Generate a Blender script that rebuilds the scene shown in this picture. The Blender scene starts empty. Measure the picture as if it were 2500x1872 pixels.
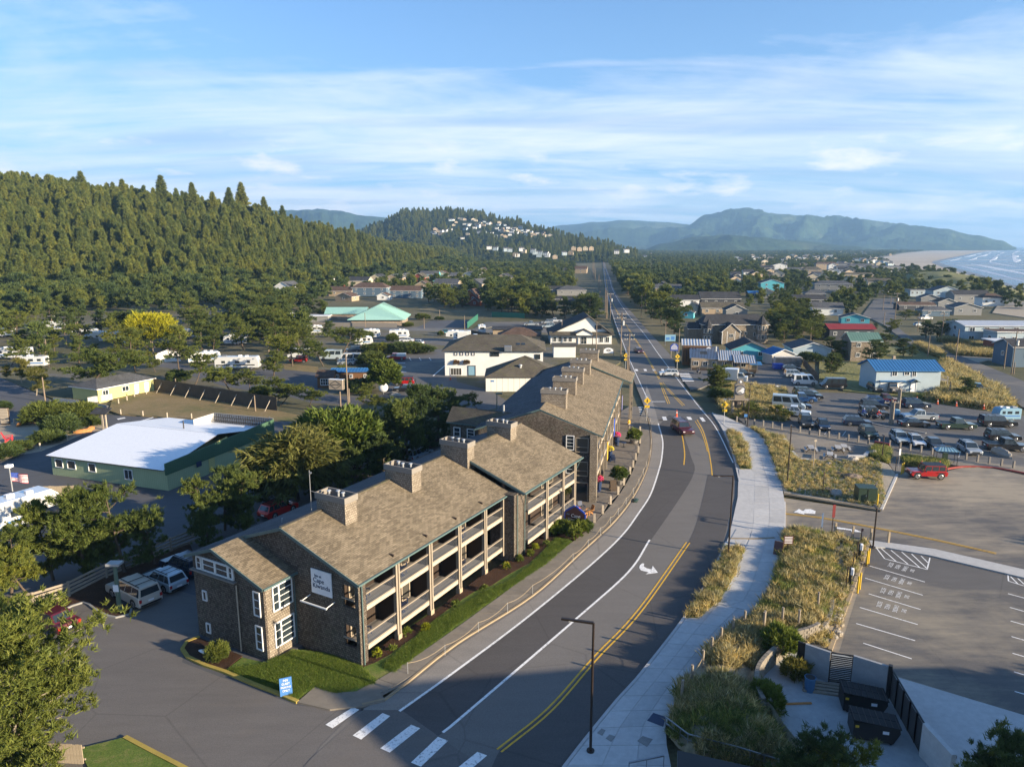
# Seaside inn beside a curved road: aerial view, built object by object
import bpy,bmesh,math,random
import numpy as np
from mathutils import Vector,Matrix,noise
from mathutils.geometry import tessellate_polygon
R=math.radians
rnd=random.Random(7)
SC=bpy.context.scene
COL=SC.collection
PIT=R(11.05);CH=30.0;FPX=1720.0
cam=bpy.data.cameras.new('camera');cam.sensor_width=36;cam.lens=36*FPX/2500
cam.clip_start=.5;cam.clip_end=60000
camo=bpy.data.objects.new('camera',cam);COL.objects.link(camo)
camo.location=(0,0,CH);camo.rotation_euler=(R(90)-PIT,0,0)
SC.camera=camo
SUN_AZ=R(-25.0)
SUN_EL=R(14.0)
sd=bpy.data.lights.new('sun','SUN');sd.energy=5.0;sd.angle=R(.55);sd.color=(1,.83,.60)
so=bpy.data.objects.new('sun',sd);COL.objects.link(so)
sdir=Vector((math.cos(SUN_EL)*math.cos(SUN_AZ),math.cos(SUN_EL)*math.sin(SUN_AZ),math.sin(SUN_EL)))
so.rotation_euler=(-sdir).to_track_quat('-Z','Y').to_euler();so.location=sdir*300
SKY_STRENGTH=.15;HAZE=1.05e-4
SC.view_settings.view_transform='Standard';SC.view_settings.look='None'
SC.view_settings.exposure=1.42;SC.view_settings.gamma=1;SC.view_settings.use_curve_mapping=False
SC.render.resolution_x=1024;SC.render.resolution_y=766
SC.cycles.max_bounces=5;SC.cycles.diffuse_bounces=2;SC.cycles.glossy_bounces=2
SC.cycles.transmission_bounces=2;SC.cycles.transparent_max_bounces=6;SC.cycles.volume_bounces=0
SC.cycles.caustics_reflective=False;SC.cycles.caustics_refractive=False
class NT:
 def __init__(s,nt):s.nt=nt;s.n=nt.nodes;s.l=nt.links;s.n.clear()
 def new(s,t,**kw):
  n=s.n.new(t)
  for k,v in kw.items():
   if k.startswith('i_'):
    key=k[2:].replace('_',' ')
    n.inputs[int(key) if key.isdigit() else key].default_value=v
   else:setattr(n,k,v)
  return n
 def link(s,a,b):s.l.new(a,b)
 def math(s,op,a,b=None,clamp=False):
  n=s.new('ShaderNodeMath',operation=op);n.use_clamp=clamp
  for i,v in enumerate((a,b)):
   if v is None:continue
   if hasattr(v,'is_linked'):s.link(v,n.inputs[i])
   else:n.inputs[i].default_value=v
  return n.outputs[0]
 def ramp(s,fac,stops):
  n=s.new('ShaderNodeValToRGB');e=n.color_ramp.elements
  while len(e)<len(stops):e.new(.5)
  for k,(p,c) in enumerate(stops):
   e[k].position=p;e[k].color=(c,c,c,1) if isinstance(c,(int,float)) else(*c,1)
  s.link(fac,n.inputs[0]);return n.outputs[0]
 def mix(s,f,a,b,bt='MIX'):
  n=s.new('ShaderNodeMix',data_type='RGBA',blend_type=bt)
  for i,v in((0,f),(6,a),(7,b)):
   if hasattr(v,'is_linked'):s.link(v,n.inputs[i])
   elif isinstance(v,(int,float)):n.inputs[i].default_value=v if i==0 else(v,v,v,1)
   else:n.inputs[i].default_value=(*v,1)
  return n.outputs[2]
 def noise(s,co,scale,detail=4,rough=.55,dist=0):
  n=s.new('ShaderNodeTexNoise');n.inputs['Scale'].default_value=scale
  n.inputs['Detail'].default_value=detail;n.inputs['Roughness'].default_value=rough
  n.inputs['Distortion'].default_value=dist
  if co is not None:s.link(co,n.inputs['Vector'])
  return n.outputs['Fac']
 def mapping(s,co,loc=(0,0,0),rot=(0,0,0),sc=(1,1,1)):
  n=s.new('ShaderNodeMapping');n.inputs['Location'].default_value=loc
  n.inputs['Rotation'].default_value=rot;n.inputs['Scale'].default_value=sc
  s.link(co,n.inputs[0]);return n.outputs[0]
W_=bpy.data.worlds.new('World');SC.world=W_;W_.use_nodes=True
t=NT(W_.node_tree)
sky=t.new('ShaderNodeTexSky',sky_type='NISHITA');sky.sun_disc=False
sky.sun_elevation=SUN_EL;sky.sun_rotation=R(90)-SUN_AZ;sky.altitude=30
sky.air_density=1.0;sky.dust_density=.6;sky.ozone_density=2.2
co=t.new('ShaderNodeTexCoord').outputs['Generated']
sx=t.new('ShaderNodeSeparateXYZ');t.link(co,sx.inputs[0])
zc=t.math('MAXIMUM',sx.outputs[2],.0)
den=t.math('ADD',zc,.10)
px_=t.math('DIVIDE',sx.outputs[0],den);py_=t.math('DIVIDE',sx.outputs[1],den)
cb=t.new('ShaderNodeCombineXYZ');t.link(px_,cb.inputs[0]);t.link(py_,cb.inputs[1])
big=t.noise(t.mapping(cb.outputs[0],(3.1,8.6,0),(0,0,R(-12)),(.42,.62,1)),1.0,8,.6,.5)
cir=t.noise(t.mapping(cb.outputs[0],(4,1,2),(0,0,R(35)),(.5,1.9,1)),1.1,9,.62,.9)
el=sx.outputs[2]
cov=t.ramp(el,[(0.0,.56),(.10,.62),(.20,.54),(.32,.28),(.60,.02)])
m1=t.math('ADD',big,t.math('MULTIPLY',t.math('SUBTRACT',cir,.5),.42))
m2=t.math('ADD',m1,t.math('SUBTRACT',cov,.55))
mask=t.ramp(m2,[(.38,0.0),(.55,.5),(.80,.95)])
shn=t.noise(t.mapping(cb.outputs[0],(9.3,4.4,1),(0,0,R(-8)),(.42,1.6,1)),.9,6,.5,.3)
dark=t.math('MULTIPLY',t.ramp(shn,[(.50,0.0),(.66,.75)]),t.ramp(el,[(0.02,.6),(.12,1.0),(.30,.35),(.5,0.0)]))
ccol=t.mix(dark,(.84,.88,.97),(.32,.44,.66))
skyc=t.mix(1.0,sky.outputs[0],(SKY_STRENGTH*.76,SKY_STRENGTH*.99,SKY_STRENGTH*1.28),'MULTIPLY')
veil=t.ramp(el,[(0.0,.80),(.12,.55),(.35,.12),(.7,0.0)])
skyv=t.mix(veil,skyc,(.27,.48,.76))
pol=t.new('ShaderNodeCombineXYZ')
az=t.math('ARCTAN2',sx.outputs[0],sx.outputs[1]);t.link(az,pol.inputs[0]);t.link(t.math('MULTIPLY',el,1.9),pol.inputs[1])
cu=t.noise(t.mapping(pol.outputs[0],(2.6,.13,0),(0,0,0),(5.5,9,1)),1.7,6,.55,.2)
cuf=t.math('MULTIPLY',t.ramp(cu,[(.55,0.0),(.70,.85)]),t.ramp(el,[(0.02,0.0),(.05,1.0),(.115,1.0),(.15,0.0)]))
c1=t.mix(mask,skyv,ccol)
c2=t.mix(cuf,c1,(.92,.90,.92))
bg=t.new('ShaderNodeBackground');t.link(c2,bg.inputs[0]);bg.inputs[1].default_value=.50
t.link(bg.outputs[0],t.new('ShaderNodeOutputWorld').inputs[0])
MATS={}
def newmat(name):
 m=bpy.data.materials.new(name);m.use_nodes=True;MATS[name]=m
 return m,NT(m.node_tree)
def finish(t,col,rough=.7,metal=0.,bump=None,bstr=.3,bdist=.02,spec=.5,trans=None,alpha=None):
 p=t.new('ShaderNodeBsdfPrincipled')
 if hasattr(col,'is_linked'):t.link(col,p.inputs['Base Color'])
 else:p.inputs['Base Color'].default_value=(*col,1)
 if hasattr(rough,'is_linked'):t.link(rough,p.inputs['Roughness'])
 else:p.inputs['Roughness'].default_value=rough
 p.inputs['Metallic'].default_value=metal;p.inputs['Specular IOR Level'].default_value=spec
 if bump is not None:
  b=t.new('ShaderNodeBump');b.inputs['Strength'].default_value=bstr;b.inputs['Distance'].default_value=bdist
  t.link(bump,b.inputs['Height']);t.link(b.outputs[0],p.inputs['Normal'])
 t.link(p.outputs[0],t.new('ShaderNodeOutputMaterial').inputs[0]);return p
def wco(t):return t.new('ShaderNodeNewGeometry').outputs['Position']
def uvco(t):return t.new('ShaderNodeUVMap').outputs[0]
def plain(name,c,rough=.6,metal=0.,var=.12,scale=3.,spec=.5):
 m,t=newmat(name);o=t.new('ShaderNodeTexCoord').outputs['Object']
 n=t.noise(o,scale,4)
 a=tuple(x*(1-var) for x in c);b=tuple(min(1,x*(1+var)) for x in c)
 finish(t,t.mix(n,a,b),rough,metal,spec=spec);return m
def ground_mat(name,stops,s1,s2,fine,bstr=.3,rough=.9,bdist=.03):
 """two octaves of world-space patches plus grain"""
 m,t=newmat(name);w=wco(t)
 n=t.math('ADD',t.math('MULTIPLY',t.noise(w,s1,5,.6),.62),t.math('MULTIPLY',t.noise(w,s2,5,.65),.38))
 c=t.ramp(n,stops);g=t.noise(w,fine,3,.7)
 c=t.mix(1.0,c,t.ramp(g,[(.25,.62),(.75,1.25)]),'MULTIPLY')
 finish(t,c,rough,bump=g,bstr=bstr,bdist=bdist,spec=.3);return m
def asphalt(name,base,sand=.0,sandcol=(.30,.255,.19),wear=.35):
 m,t=newmat(name);w=wco(t)
 n=t.noise(w,.16,5,.6,.4);g=t.noise(w,14,3,.8);st=t.noise(t.mapping(w,(0,0,0),(0,0,R(-30)),(.25,1.6,1)),.8,5,.6)
 a=tuple(x*(1-wear) for x in base);b=tuple(x*(1+wear) for x in base)
 c=t.mix(t.math('MULTIPLY',t.math('ADD',n,st),.5),a,b)
 c=t.mix(1.0,c,t.ramp(g,[(.2,.70),(.8,1.30)]),'MULTIPLY')
 v=t.new('ShaderNodeTexVoronoi',feature='DISTANCE_TO_EDGE');v.inputs['Scale'].default_value=.12
 t.link(t.mix(.12,w,t.new('ShaderNodeTexNoise').outputs['Color']),v.inputs['Vector'])
 cr=t.ramp(v.outputs['Distance'],[(0.0,.80),(.008,1.0)])
 c=t.mix(1.0,c,cr,'MULTIPLY')
 if sand>0:
  s=t.math('ADD',t.noise(w,.055,6,.62,.8),t.math('MULTIPLY',t.math('SUBTRACT',t.noise(t.mapping(w,(0,0,0),(0,0,R(24)),(.35,1.5,1)),.5,6,.7),.5),.55))
  c=t.mix(t.ramp(s,[(.58-sand,0.0),(.86-sand,.9)]),c,sandcol)
 finish(t,c,.82,bump=g,bstr=.25,bdist=.01,spec=.35);return m
asphalt('asphalt_lot',(.091,.091,.095));asphalt('asphalt_drive',(.137,.126,.116),sand=.03,sandcol=(.17,.145,.12))
asphalt('asphalt_dark',(.085,.078,.074),wear=.3);asphalt('asphalt_old',(.160,.148,.134),wear=.25)
asphalt('asphalt_sandy',(.143,.130,.117),sand=.2);asphalt('asphalt_shoulder',(.247,.227,.202),sand=.04)
asphalt('asphalt_entry',(.107,.100,.095),sand=.23,sandcol=(.36,.30,.215));asphalt('asphalt_bays',(.115,.107,.099),sand=.10,sandcol=(.33,.28,.20));asphalt('asphalt_far',(.114,.111,.108),sand=.05)
def concrete(name,c,stain=.2):
 m,t=newmat(name);w=wco(t)
 r_=t.new('ShaderNodeObjectInfo').outputs['Random']
 n=t.noise(w,.5,6,.65,.5);g=t.noise(w,18,3,.7);k=t.noise(w,2.3,5,.7)
 cc=t.mix(n,tuple(x*(1-stain) for x in c),tuple(x*(1+stain*.6) for x in c))
 cc=t.mix(1.0,cc,t.ramp(k,[(.3,.86),(.7,1.06)]),'MULTIPLY')
 cc=t.mix(1.0,cc,t.ramp(r_,[(0,.90),(1,1.08)]),'MULTIPLY')
 finish(t,cc,.85,bump=g,bstr=.15,bdist=.008,spec=.3);return m
concrete('concrete_new',(.50,.49,.47),.12);concrete('concrete_old',(.235,.205,.165),.25)
concrete('concrete_grey',(.27,.265,.25));concrete('concrete_yellow',(.40,.30,.07),.35)
concrete('concrete_wall',(.30,.31,.32),.2);concrete('kerb_tan',(.33,.26,.17),.25);concrete('kerb_red',(.33,.07,.06),.3)
concrete('yard_concrete',(.36,.38,.38),.3);concrete('patio',(.22,.19,.155),.25)
def paint(name,c,wearp=.5):
 m,t=newmat(name);w=wco(t);n=t.noise(w,5,6,.75)
 finish(t,t.mix(t.ramp(n,[(.52,0.0),(.52+wearp*.3,.75)]),c,(.09,.088,.085)),.7,spec=.3);return m
paint('paint_white',(.82,.81,.78),.5);paint('paint_yellow',(.72,.42,.04),.5);paint('paint_faded',(.52,.50,.46),.45)
ground_mat('sand',[(.3,(.30,.25,.18)),(.7,(.47,.40,.30))],.03,.5,6)
ground_mat('beach_sand',[(.3,(.36,.30,.23)),(.7,(.54,.47,.38))],.004,.02,.2)
ground_mat('wet_sand',[(.3,(.12,.10,.085)),(.7,(.18,.16,.14))],.01,.03,.2,rough=.35)
ground_mat('lawn',[(.25,(.055,.10,.016)),(.5,(.11,.16,.026)),(.68,(.22,.20,.07))],.5,3.2,9,.9)
ground_mat('lawn_dry',[(.30,(.10,.12,.035)),(.5,(.23,.17,.075)),(.72,(.30,.22,.12))],.12,1.0,8,.5)
ground_mat('mulch',[(.3,(.035,.017,.009)),(.7,(.075,.037,.020))],.8,4,9,1.0,bdist=.08)
ground_mat('dirt',[(.3,(.10,.075,.05)),(.7,(.21,.165,.115))],.2,1.2,7,.5)
ground_mat('land',[(.25,(.05,.060,.024)),(.5,(.13,.115,.055)),(.75,(.25,.205,.13))],.02,.35,4,.5)
ground_mat('gravel',[(.3,(.13,.125,.115)),(.7,(.22,.21,.195))],.05,.5,9,.5)
ground_mat('dune_grass_ground',[(.25,(.11,.13,.035)),(.5,(.21,.20,.07)),(.75,(.36,.30,.15))],.035,.22,1.3,.8,bdist=.3)
ground_mat('mound_sand',[(.3,(.13,.115,.06)),(.5,(.27,.23,.145)),(.7,(.40,.34,.24))],.12,.8,4,.7)
ground_mat('camp_grass',[(.35,(.075,.080,.035)),(.5,(.13,.115,.06)),(.62,(.15,.14,.125))],.04,.35,3,.5)
ground_mat('forest_floor',[(.3,(.012,.020,.008)),(.7,(.03,.045,.018))],.02,.2,1.0,.6,bdist=.5)
def hillmat(name,a,b,c,sc):
 m,t=newmat(name);w=wco(t)
 n=t.noise(w,.0016*sc,6,.6,.4);g=t.noise(w,.02*sc,4,.75)
 cc=t.ramp(n,[(.36,a),(.55,b),(.70,c)])
 finish(t,t.mix(1.0,cc,t.ramp(g,[(.3,.5),(.7,1.4)]),'MULTIPLY'),.95,bump=g,bstr=1.,bdist=14/sc,spec=.1)
hillmat('hill_forest',(.022,.045,.026),(.040,.068,.03),(.13,.14,.065),1)
hillmat('hill_near',(.012,.022,.009),(.020,.034,.012),(.05,.06,.02),3)
m,t=newmat('sea_water');w=wco(t)
wv=t.noise(t.mapping(w,(0,0,0),(0,0,R(62)),(.012,.05,1)),1,6,.6);wf=t.noise(t.mapping(w,(0,0,0),(0,0,R(62)),(.004,.016,1)),1,5,.55,.6)
foam=t.math('MULTIPLY',t.ramp(wf,[(.52,0.0),(.60,.9)]),t.ramp(wv,[(.42,.15),(.6,1.0)]))
finish(t,t.mix(foam,(.045,.10,.15),(.62,.66,.68)),t.ramp(foam,[(0,.25),(1,.8)]),bump=wv,bstr=.6,bdist=1.5)
m,t=newmat('sea_foam');w=wco(t);n=t.noise(w,.05,6,.7)
finish(t,t.mix(n,(.45,.52,.58),(.78,.80,.82)),.7)
plain('river_water',(.10,.17,.24),.15)
def shingle(name,cols,bw,bh,mortar=.012,rough=.9,moss=None,bstr=.5,offs=.5):
 m,t=newmat(name);uv=uvco(t)
 b=t.new('ShaderNodeTexBrick');b.offset=offs;b.inputs['Scale'].default_value=1
 b.inputs['Brick Width'].default_value=bw;b.inputs['Row Height'].default_value=bh
 b.inputs['Mortar Size'].default_value=mortar;b.inputs['Mortar Smooth'].default_value=.3;b.inputs['Bias'].default_value=0
 b.inputs['Color1'].default_value=(*cols[0],1);b.inputs['Color2'].default_value=(*cols[1],1);b.inputs['Mortar'].default_value=(*[x*.35 for x in cols[0]],1)
 t.link(uv,b.inputs['Vector'])
 n=t.noise(wco(t),.45,5,.6);g=t.noise(uv,9,3,.7)
 c=t.mix(1.0,b.outputs['Color'],t.ramp(n,[(.3,.78),(.7,1.2)]),'MULTIPLY')
 c=t.mix(1.0,c,t.ramp(g,[(.25,.75),(.75,1.25)]),'MULTIPLY')
 if moss:c=t.mix(t.math('MULTIPLY',t.ramp(t.noise(wco(t),.9,6,.7),[(.52,0.0),(.66,.8)]),moss[1]),c,moss[0])
 h=t.math('ADD',t.math('MULTIPLY',t.math('SUBTRACT',1.0,b.outputs['Fac']),.7),t.math('MULTIPLY',g,.3))
 finish(t,c,rough,bump=h,bstr=bstr,bdist=.03,spec=.25);return m
shingle('roof_tan',((.135,.108,.072),(.235,.190,.130)),.42,.17,.010)
shingle('roof_brown',((.085,.075,.058),(.115,.10,.078)),.45,.18,moss=((.10,.11,.03),.5))
shingle('roof_dark',((.035,.036,.040),(.055,.056,.062)),.5,.2)
shingle('roof_grey',((.075,.078,.085),(.105,.108,.115)),.5,.2)  # grey roofs; also the inn's slopes turned from the sun, shade put into colour
shingle('roof_rust',((.085,.055,.042),(.12,.08,.06)),.5,.2)
shingle('wall_shingle',((.095,.075,.058),(.185,.155,.125)),.17,.17,.016,moss=((.06,.075,.05),.5),bstr=1.)
shingle('wall_shingle_light',((.20,.165,.125),(.30,.255,.20)),.2,.2,.016,bstr=.8)
shingle('wall_brick',((.30,.24,.185),(.36,.29,.23)),.4,.2)
def siding(name,c,pitch=.2,vertical=False,var=.12):
 m,t=newmat(name);uv=uvco(t);s=t.new('ShaderNodeSeparateXYZ');t.link(uv,s.inputs[0])
 f=t.math('FRACT',t.math('DIVIDE',s.outputs[0 if vertical else 1],pitch))
 l=t.ramp(f,[(0,.55),(.10,1.0),(.9,1.0),(1,.8)])
 n=t.noise(wco(t),.8,5)
 cc=t.mix(n,tuple(x*(1-var) for x in c),tuple(min(.9,x*(1+var)) for x in c))
 finish(t,t.mix(1.0,cc,l,'MULTIPLY'),.75,bump=f,bstr=.3,bdist=.02,spec=.3);return m
siding('siding_white',(.72,.72,.69));siding('siding_cream',(.55,.47,.34));siding('siding_blue',(.10,.15,.20));siding('siding_grey',(.25,.25,.24))
siding('siding_teal',(.10,.42,.50));siding('siding_red',(.24,.065,.035));siding('siding_tan',(.36,.28,.19));siding('siding_paleblue',(.38,.46,.50))
siding('siding_green',(.36,.42,.24),.3,True);siding('siding_yellow',(.52,.49,.20),.25);siding('siding_brown',(.17,.085,.04),.3,True)
siding('siding_dark',(.055,.06,.07));siding('siding_white_board',(.74,.72,.66),1.2,True,.05);siding('parapet_green',(.055,.12,.07),.35,True)
siding('wood_fence',(.085,.068,.05),.16,True,.3);siding('plank_dark',(.040,.026,.018),.22,True,.3)
siding('metal_blue',(.035,.16,.36),.3,True);siding('metal_red',(.30,.045,.05),.3,True);siding('metal_green',(.12,.22,.18),.3,True)
siding('metal_teal',(.30,.52,.46),.35,True,.06);siding('metal_white',(.62,.64,.66),.4,True);siding('metal_tan',(.40,.38,.33),.4,True)
siding('container_white',(.45,.44,.42),.25,True)
def wood(name,c,var=.35):
 m,t=newmat(name);o=t.new('ShaderNodeTexCoord').outputs['Object']
 n=t.noise(t.mapping(o,(0,0,0),(0,0,0),(1.2,1.2,5)),2.5,5,.65)
 finish(t,t.mix(n,tuple(x*(1-var) for x in c),tuple(x*(1+var) for x in c)),.85,bump=n,bstr=.3,spec=.25);return m
wood('wood_weathered',(.28,.235,.18));wood('wood_grey',(.22,.20,.175));wood('wood_pole',(.22,.17,.125));wood('wood_light',(.42,.36,.28))
wood('wood_orange',(.42,.20,.07));wood('wood_dark',(.07,.05,.035));wood('bark',(.10,.075,.055));wood('bark_pale',(.26,.22,.17));wood('wood_board',(.36,.29,.20))
for nm,c,r_,mt in(('trim_teal',(.085,.135,.13),.5,0),('trim_white',(.74,.74,.72),.5,0),('trim_dark',(.05,.045,.04),.6,0),('trim_tan',(.33,.27,.2),.7,0),('pole_brown',(.035,.024,.018),.4,.3),('pole_green',(.10,.15,.11),.6,0),('metal_grey',(.30,.31,.32),.4,.6),('metal_galv',(.45,.46,.46),.45,.5),('navy',(.012,.03,.085),.5,0),('black',(.012,.012,.013),.5,0),('rubber',(.014,.014,.015),.85,0),('yellow_paint',(.62,.40,.02),.5,0),('rope',(.42,.32,.19),.9,0),('sign_blue',(.05,.17,.42),.5,0),('sign_white',(.72,.74,.76),.5,0),('sign_brown',(.09,.035,.03),.5,0),('ink_navy',(.02,.04,.09),.6,0),('ink_white',(.8,.8,.8),.6,0),('ink_black',(.01,.01,.01),.6,0),('green_box',(.030,.055,.035),.45,.2),('flower_pink',(.55,.03,.13),.8,0),('flower_yellow',(.55,.42,.03),.8,0),('orange_cone',(.75,.10,.02),.6,0),('roof_membrane',(.78,.80,.82),.5,0),('flag_red',(.5,.03,.04),.8,0),('skin',(.45,.28,.2),.6,0),('cloth_red',(.4,.02,.02),.8,0),('cloth_blue',(.03,.06,.3),.8,0),('stone',(.32,.29,.25),.9,0),('stone_dark',(.14,.11,.09),.9,0),('tank_blue',(.20,.36,.46),.5,0),('curtain',(.55,.53,.48),.9,0),('iron_red',(.20,.03,.03),.6,.2),('banner_gold',(.55,.33,.03),.8,0),('banner_blue',(.02,.07,.40),.8,0),('banner_purple',(.17,.16,.30),.8,0),('bin_blue',(.05,.14,.26),.6,0),('taillight',(.35,.01,.01),.3,0),('headlight',(.7,.72,.74),.15,.2),('lamp_lens',(.6,.6,.55),.3,0),('green_mesh',(.02,.13,.09),.8,0),('tarp_blue',(.10,.30,.45),.6,0)):
 plain(nm,c,r_,mt)
m,t=newmat('glass');finish(t,(.025,.035,.042),.06,spec=.9)
m,t=newmat('glass_lit');finish(t,(.07,.065,.055),.12,spec=.7)
m,t=newmat('wheel_rim');finish(t,(.45,.45,.46),.3,.7)
CARCOL=dict(white=(.70,.71,.70),tanwhite=(.60,.55,.47),silver=(.36,.40,.43),palegrey=(.42,.50,.54),black=(.012,.013,.016),darkgrey=(.045,.05,.055),navy=(.015,.03,.065),blue=(.02,.08,.22),green=(.03,.055,.04),maroon=(.10,.012,.02),red=(.42,.012,.012),beige=(.32,.28,.22),teal=(.03,.16,.17),brown=(.10,.07,.05))
for k,c in CARCOL.items():
 m,t=newmat('car_'+k);p=finish(t,c,.28,.25,spec=.6);p.inputs['Coat Weight'].default_value=.6;p.inputs['Coat Roughness'].default_value=.08
def leaf(name,a,b,c,tr=.0):
 m,t=newmat(name)
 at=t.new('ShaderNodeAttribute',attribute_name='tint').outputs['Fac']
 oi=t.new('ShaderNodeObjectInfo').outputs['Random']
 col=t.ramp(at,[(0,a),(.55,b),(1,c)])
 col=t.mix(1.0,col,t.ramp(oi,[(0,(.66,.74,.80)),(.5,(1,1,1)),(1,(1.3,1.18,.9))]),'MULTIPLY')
 d=t.new('ShaderNodeBsdfPrincipled');t.link(col,d.inputs['Base Color']);d.inputs['Roughness'].default_value=.65;d.inputs['Specular IOR Level'].default_value=.25
 if tr>0:
  tl=t.new('ShaderNodeBsdfTranslucent');t.link(col,tl.inputs[0]);mx=t.new('ShaderNodeMixShader');mx.inputs[0].default_value=tr
  t.link(d.outputs[0],mx.inputs[1]);t.link(tl.outputs[0],mx.inputs[2]);t.link(mx.outputs[0],t.new('ShaderNodeOutputMaterial').inputs[0])
 else:t.link(d.outputs[0],t.new('ShaderNodeOutputMaterial').inputs[0])
 return m
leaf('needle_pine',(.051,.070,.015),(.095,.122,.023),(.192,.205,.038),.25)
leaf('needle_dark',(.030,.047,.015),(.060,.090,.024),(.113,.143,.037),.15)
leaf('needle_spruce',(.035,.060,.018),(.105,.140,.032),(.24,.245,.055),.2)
leaf('leaf_bright',(.12,.15,.012),(.26,.27,.015),(.42,.40,.02),.3)
leaf('leaf_green',(.05,.08,.012),(.11,.15,.02),(.19,.21,.04),.3)
leaf('leaf_olive',(.045,.055,.014),(.11,.12,.03),(.20,.18,.05),.3)
leaf('leaf_brown',(.10,.05,.02),(.16,.09,.03),(.22,.14,.05),.2)
leaf('grass_gold',(.20,.165,.06),(.44,.36,.16),(.70,.60,.34),.35)
leaf('grass_green',(.09,.13,.03),(.20,.24,.06),(.44,.40,.14),.35)
leaf('grass_lawn',(.07,.12,.016),(.13,.20,.025),(.24,.27,.06),.3)
CR={'p':(0,0,1),'z1':(0,1150,.436),'z2':(400,1150,.4359),'z3':(700,950,.4226),'z4':(1100,1150,.436),'z5':(1700,1150,.436),'z6':(1700,900,.3617),'z7':(1000,700,.332),'a1':(0,750,.3165),'a2':(600,650,.2712),'a3':(1100,600,.2712),'a4':(1600,650,.2415),'a5':(2000,650,.2415),'a6':(1800,500,.3165),'a7':(0,400,.4069),'a8':(800,480,.3617)}
def ray(c,x,y):
 o=CR[c];a=(o[0]+x*o[2]-1250)/FPX;b=(936-o[1]-y*o[2])/FPX
 return Vector((a,math.cos(PIT)+b*math.sin(PIT),-math.sin(PIT)+b*math.cos(PIT)))
def G(c,x,y,z=0.):
 d=ray(c,x,y);s=(z-CH)/d.z
 return Vector((d.x*s,d.y*s,z))
def G2(c,x,y,z=0.):p=G(c,x,y,z);return(p.x,p.y)
def HT(c,x,y,dist):
 d=ray(c,x,y);return CH+d.z*dist/d.y
class MB:
 def __init__(s):s.v=[];s.f=[];s.m=[];s.mats=[]
 def mi(s,m):
  if m not in s.mats:s.mats.append(m)
  return s.mats.index(m)
 def add(s,vs,fs,m):
  o=len(s.v);k=s.mi(m);s.v+=[tuple(v) for v in vs]
  for f in fs:s.f.append([o+i for i in f]);s.m.append(k)
 def box(s,a,b,m,T=None):
  x0,y0,z0=a;x1,y1,z1=b
  vs=[Vector(p) for p in((x0,y0,z0),(x1,y0,z0),(x1,y1,z0),(x0,y1,z0),(x0,y0,z1),(x1,y0,z1),(x1,y1,z1),(x0,y1,z1))]
  if T is not None:vs=[T@v for v in vs]
  s.add(vs,[(0,3,2,1),(4,5,6,7),(0,1,5,4),(1,2,6,5),(2,3,7,6),(3,0,4,7)],m)
 def prism(s,poly,z0,z1,m,mt=None,bottom=False):
  n=len(poly);ar=sum(poly[i][0]*poly[(i+1)%n][1]-poly[(i+1)%n][0]*poly[i][1] for i in range(n))
  if ar<0:poly=poly[::-1]
  lo=[(p[0],p[1],z0) for p in poly];hi=[(p[0],p[1],z1) for p in poly]
  s.add(lo+hi,[(i,(i+1)%n,n+(i+1)%n,n+i) for i in range(n)],m)
  tr=tessellate_polygon([[Vector(p) for p in hi]])
  fs=[]
  for a,b,c in tr:
   A,B,C_=hi[a],hi[b],hi[c]
   if(B[0]-A[0])*(C_[1]-A[1])-(B[1]-A[1])*(C_[0]-A[0])<0:a,c=c,a
   fs.append((a,b,c))
  s.add(hi,fs,mt or m)
 def beam(s,p,q,w,h,m,up=(0,0,1)):
  p=Vector(p);q=Vector(q);d=(q-p).normalized();up=Vector(up)
  r_=d.cross(up);r_=Vector((1,0,0)) if r_.length<1e-4 else r_.normalized();u=r_.cross(d)
  vs=[c+r_*a*w/2+u*b*h/2 for c in(p,q) for a,b in((-1,-1),(1,-1),(1,1),(-1,1))]
  s.add(vs,[(0,1,2,3),(7,6,5,4),(0,4,5,1),(1,5,6,2),(2,6,7,3),(3,7,4,0)],m)
 def cyl(s,p,q,r0,r1,m,n=8,caps=True):
  p=Vector(p);q=Vector(q);d=(q-p).normalized();a=Vector((1,0,0)) if abs(d.x)<.8 else Vector((0,1,0))
  x=d.cross(a).normalized();y=d.cross(x)
  vs=[p+(x*math.cos(k*2*math.pi/n)+y*math.sin(k*2*math.pi/n))*r0 for k in range(n)]+[q+(x*math.cos(k*2*math.pi/n)+y*math.sin(k*2*math.pi/n))*r1 for k in range(n)]
  fs=[(k,n+k,n+(k+1)%n,(k+1)%n) for k in range(n)]
  if caps:fs+=[tuple(range(n)),tuple(range(2*n-1,n-1,-1))]
  s.add(vs,fs,m)
 def tube(s,pts,r,m,n=6):
  for a,b in zip(pts,pts[1:]):s.cyl(a,b,r,r,m,n,False)
 def quad(s,pts,m):s.add(pts,[tuple(range(len(pts)))],m)
 def ellip(s,c,r,m,nu=10,nv=6,half=False,jit=0,seed=0):
  rr=random.Random(seed);vs=[];fs=[]
  v0=0 if not half else nv//2
  rows=list(range(v0,nv+1))
  for j in rows:
   ph=math.pi*j/nv-math.pi/2
   for i in range(nu):
    th=2*math.pi*i/nu;k=1+jit*(rr.random()-.5)
    vs.append((c[0]+r[0]*math.cos(ph)*math.cos(th)*k,c[1]+r[1]*math.cos(ph)*math.sin(th)*k,c[2]+r[2]*math.sin(ph)*k))
  for j in range(len(rows)-1):
   for i in range(nu):fs.append((j*nu+i,j*nu+(i+1)%nu,(j+1)*nu+(i+1)%nu,(j+1)*nu+i))
  s.add(vs,fs,m)
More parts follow.
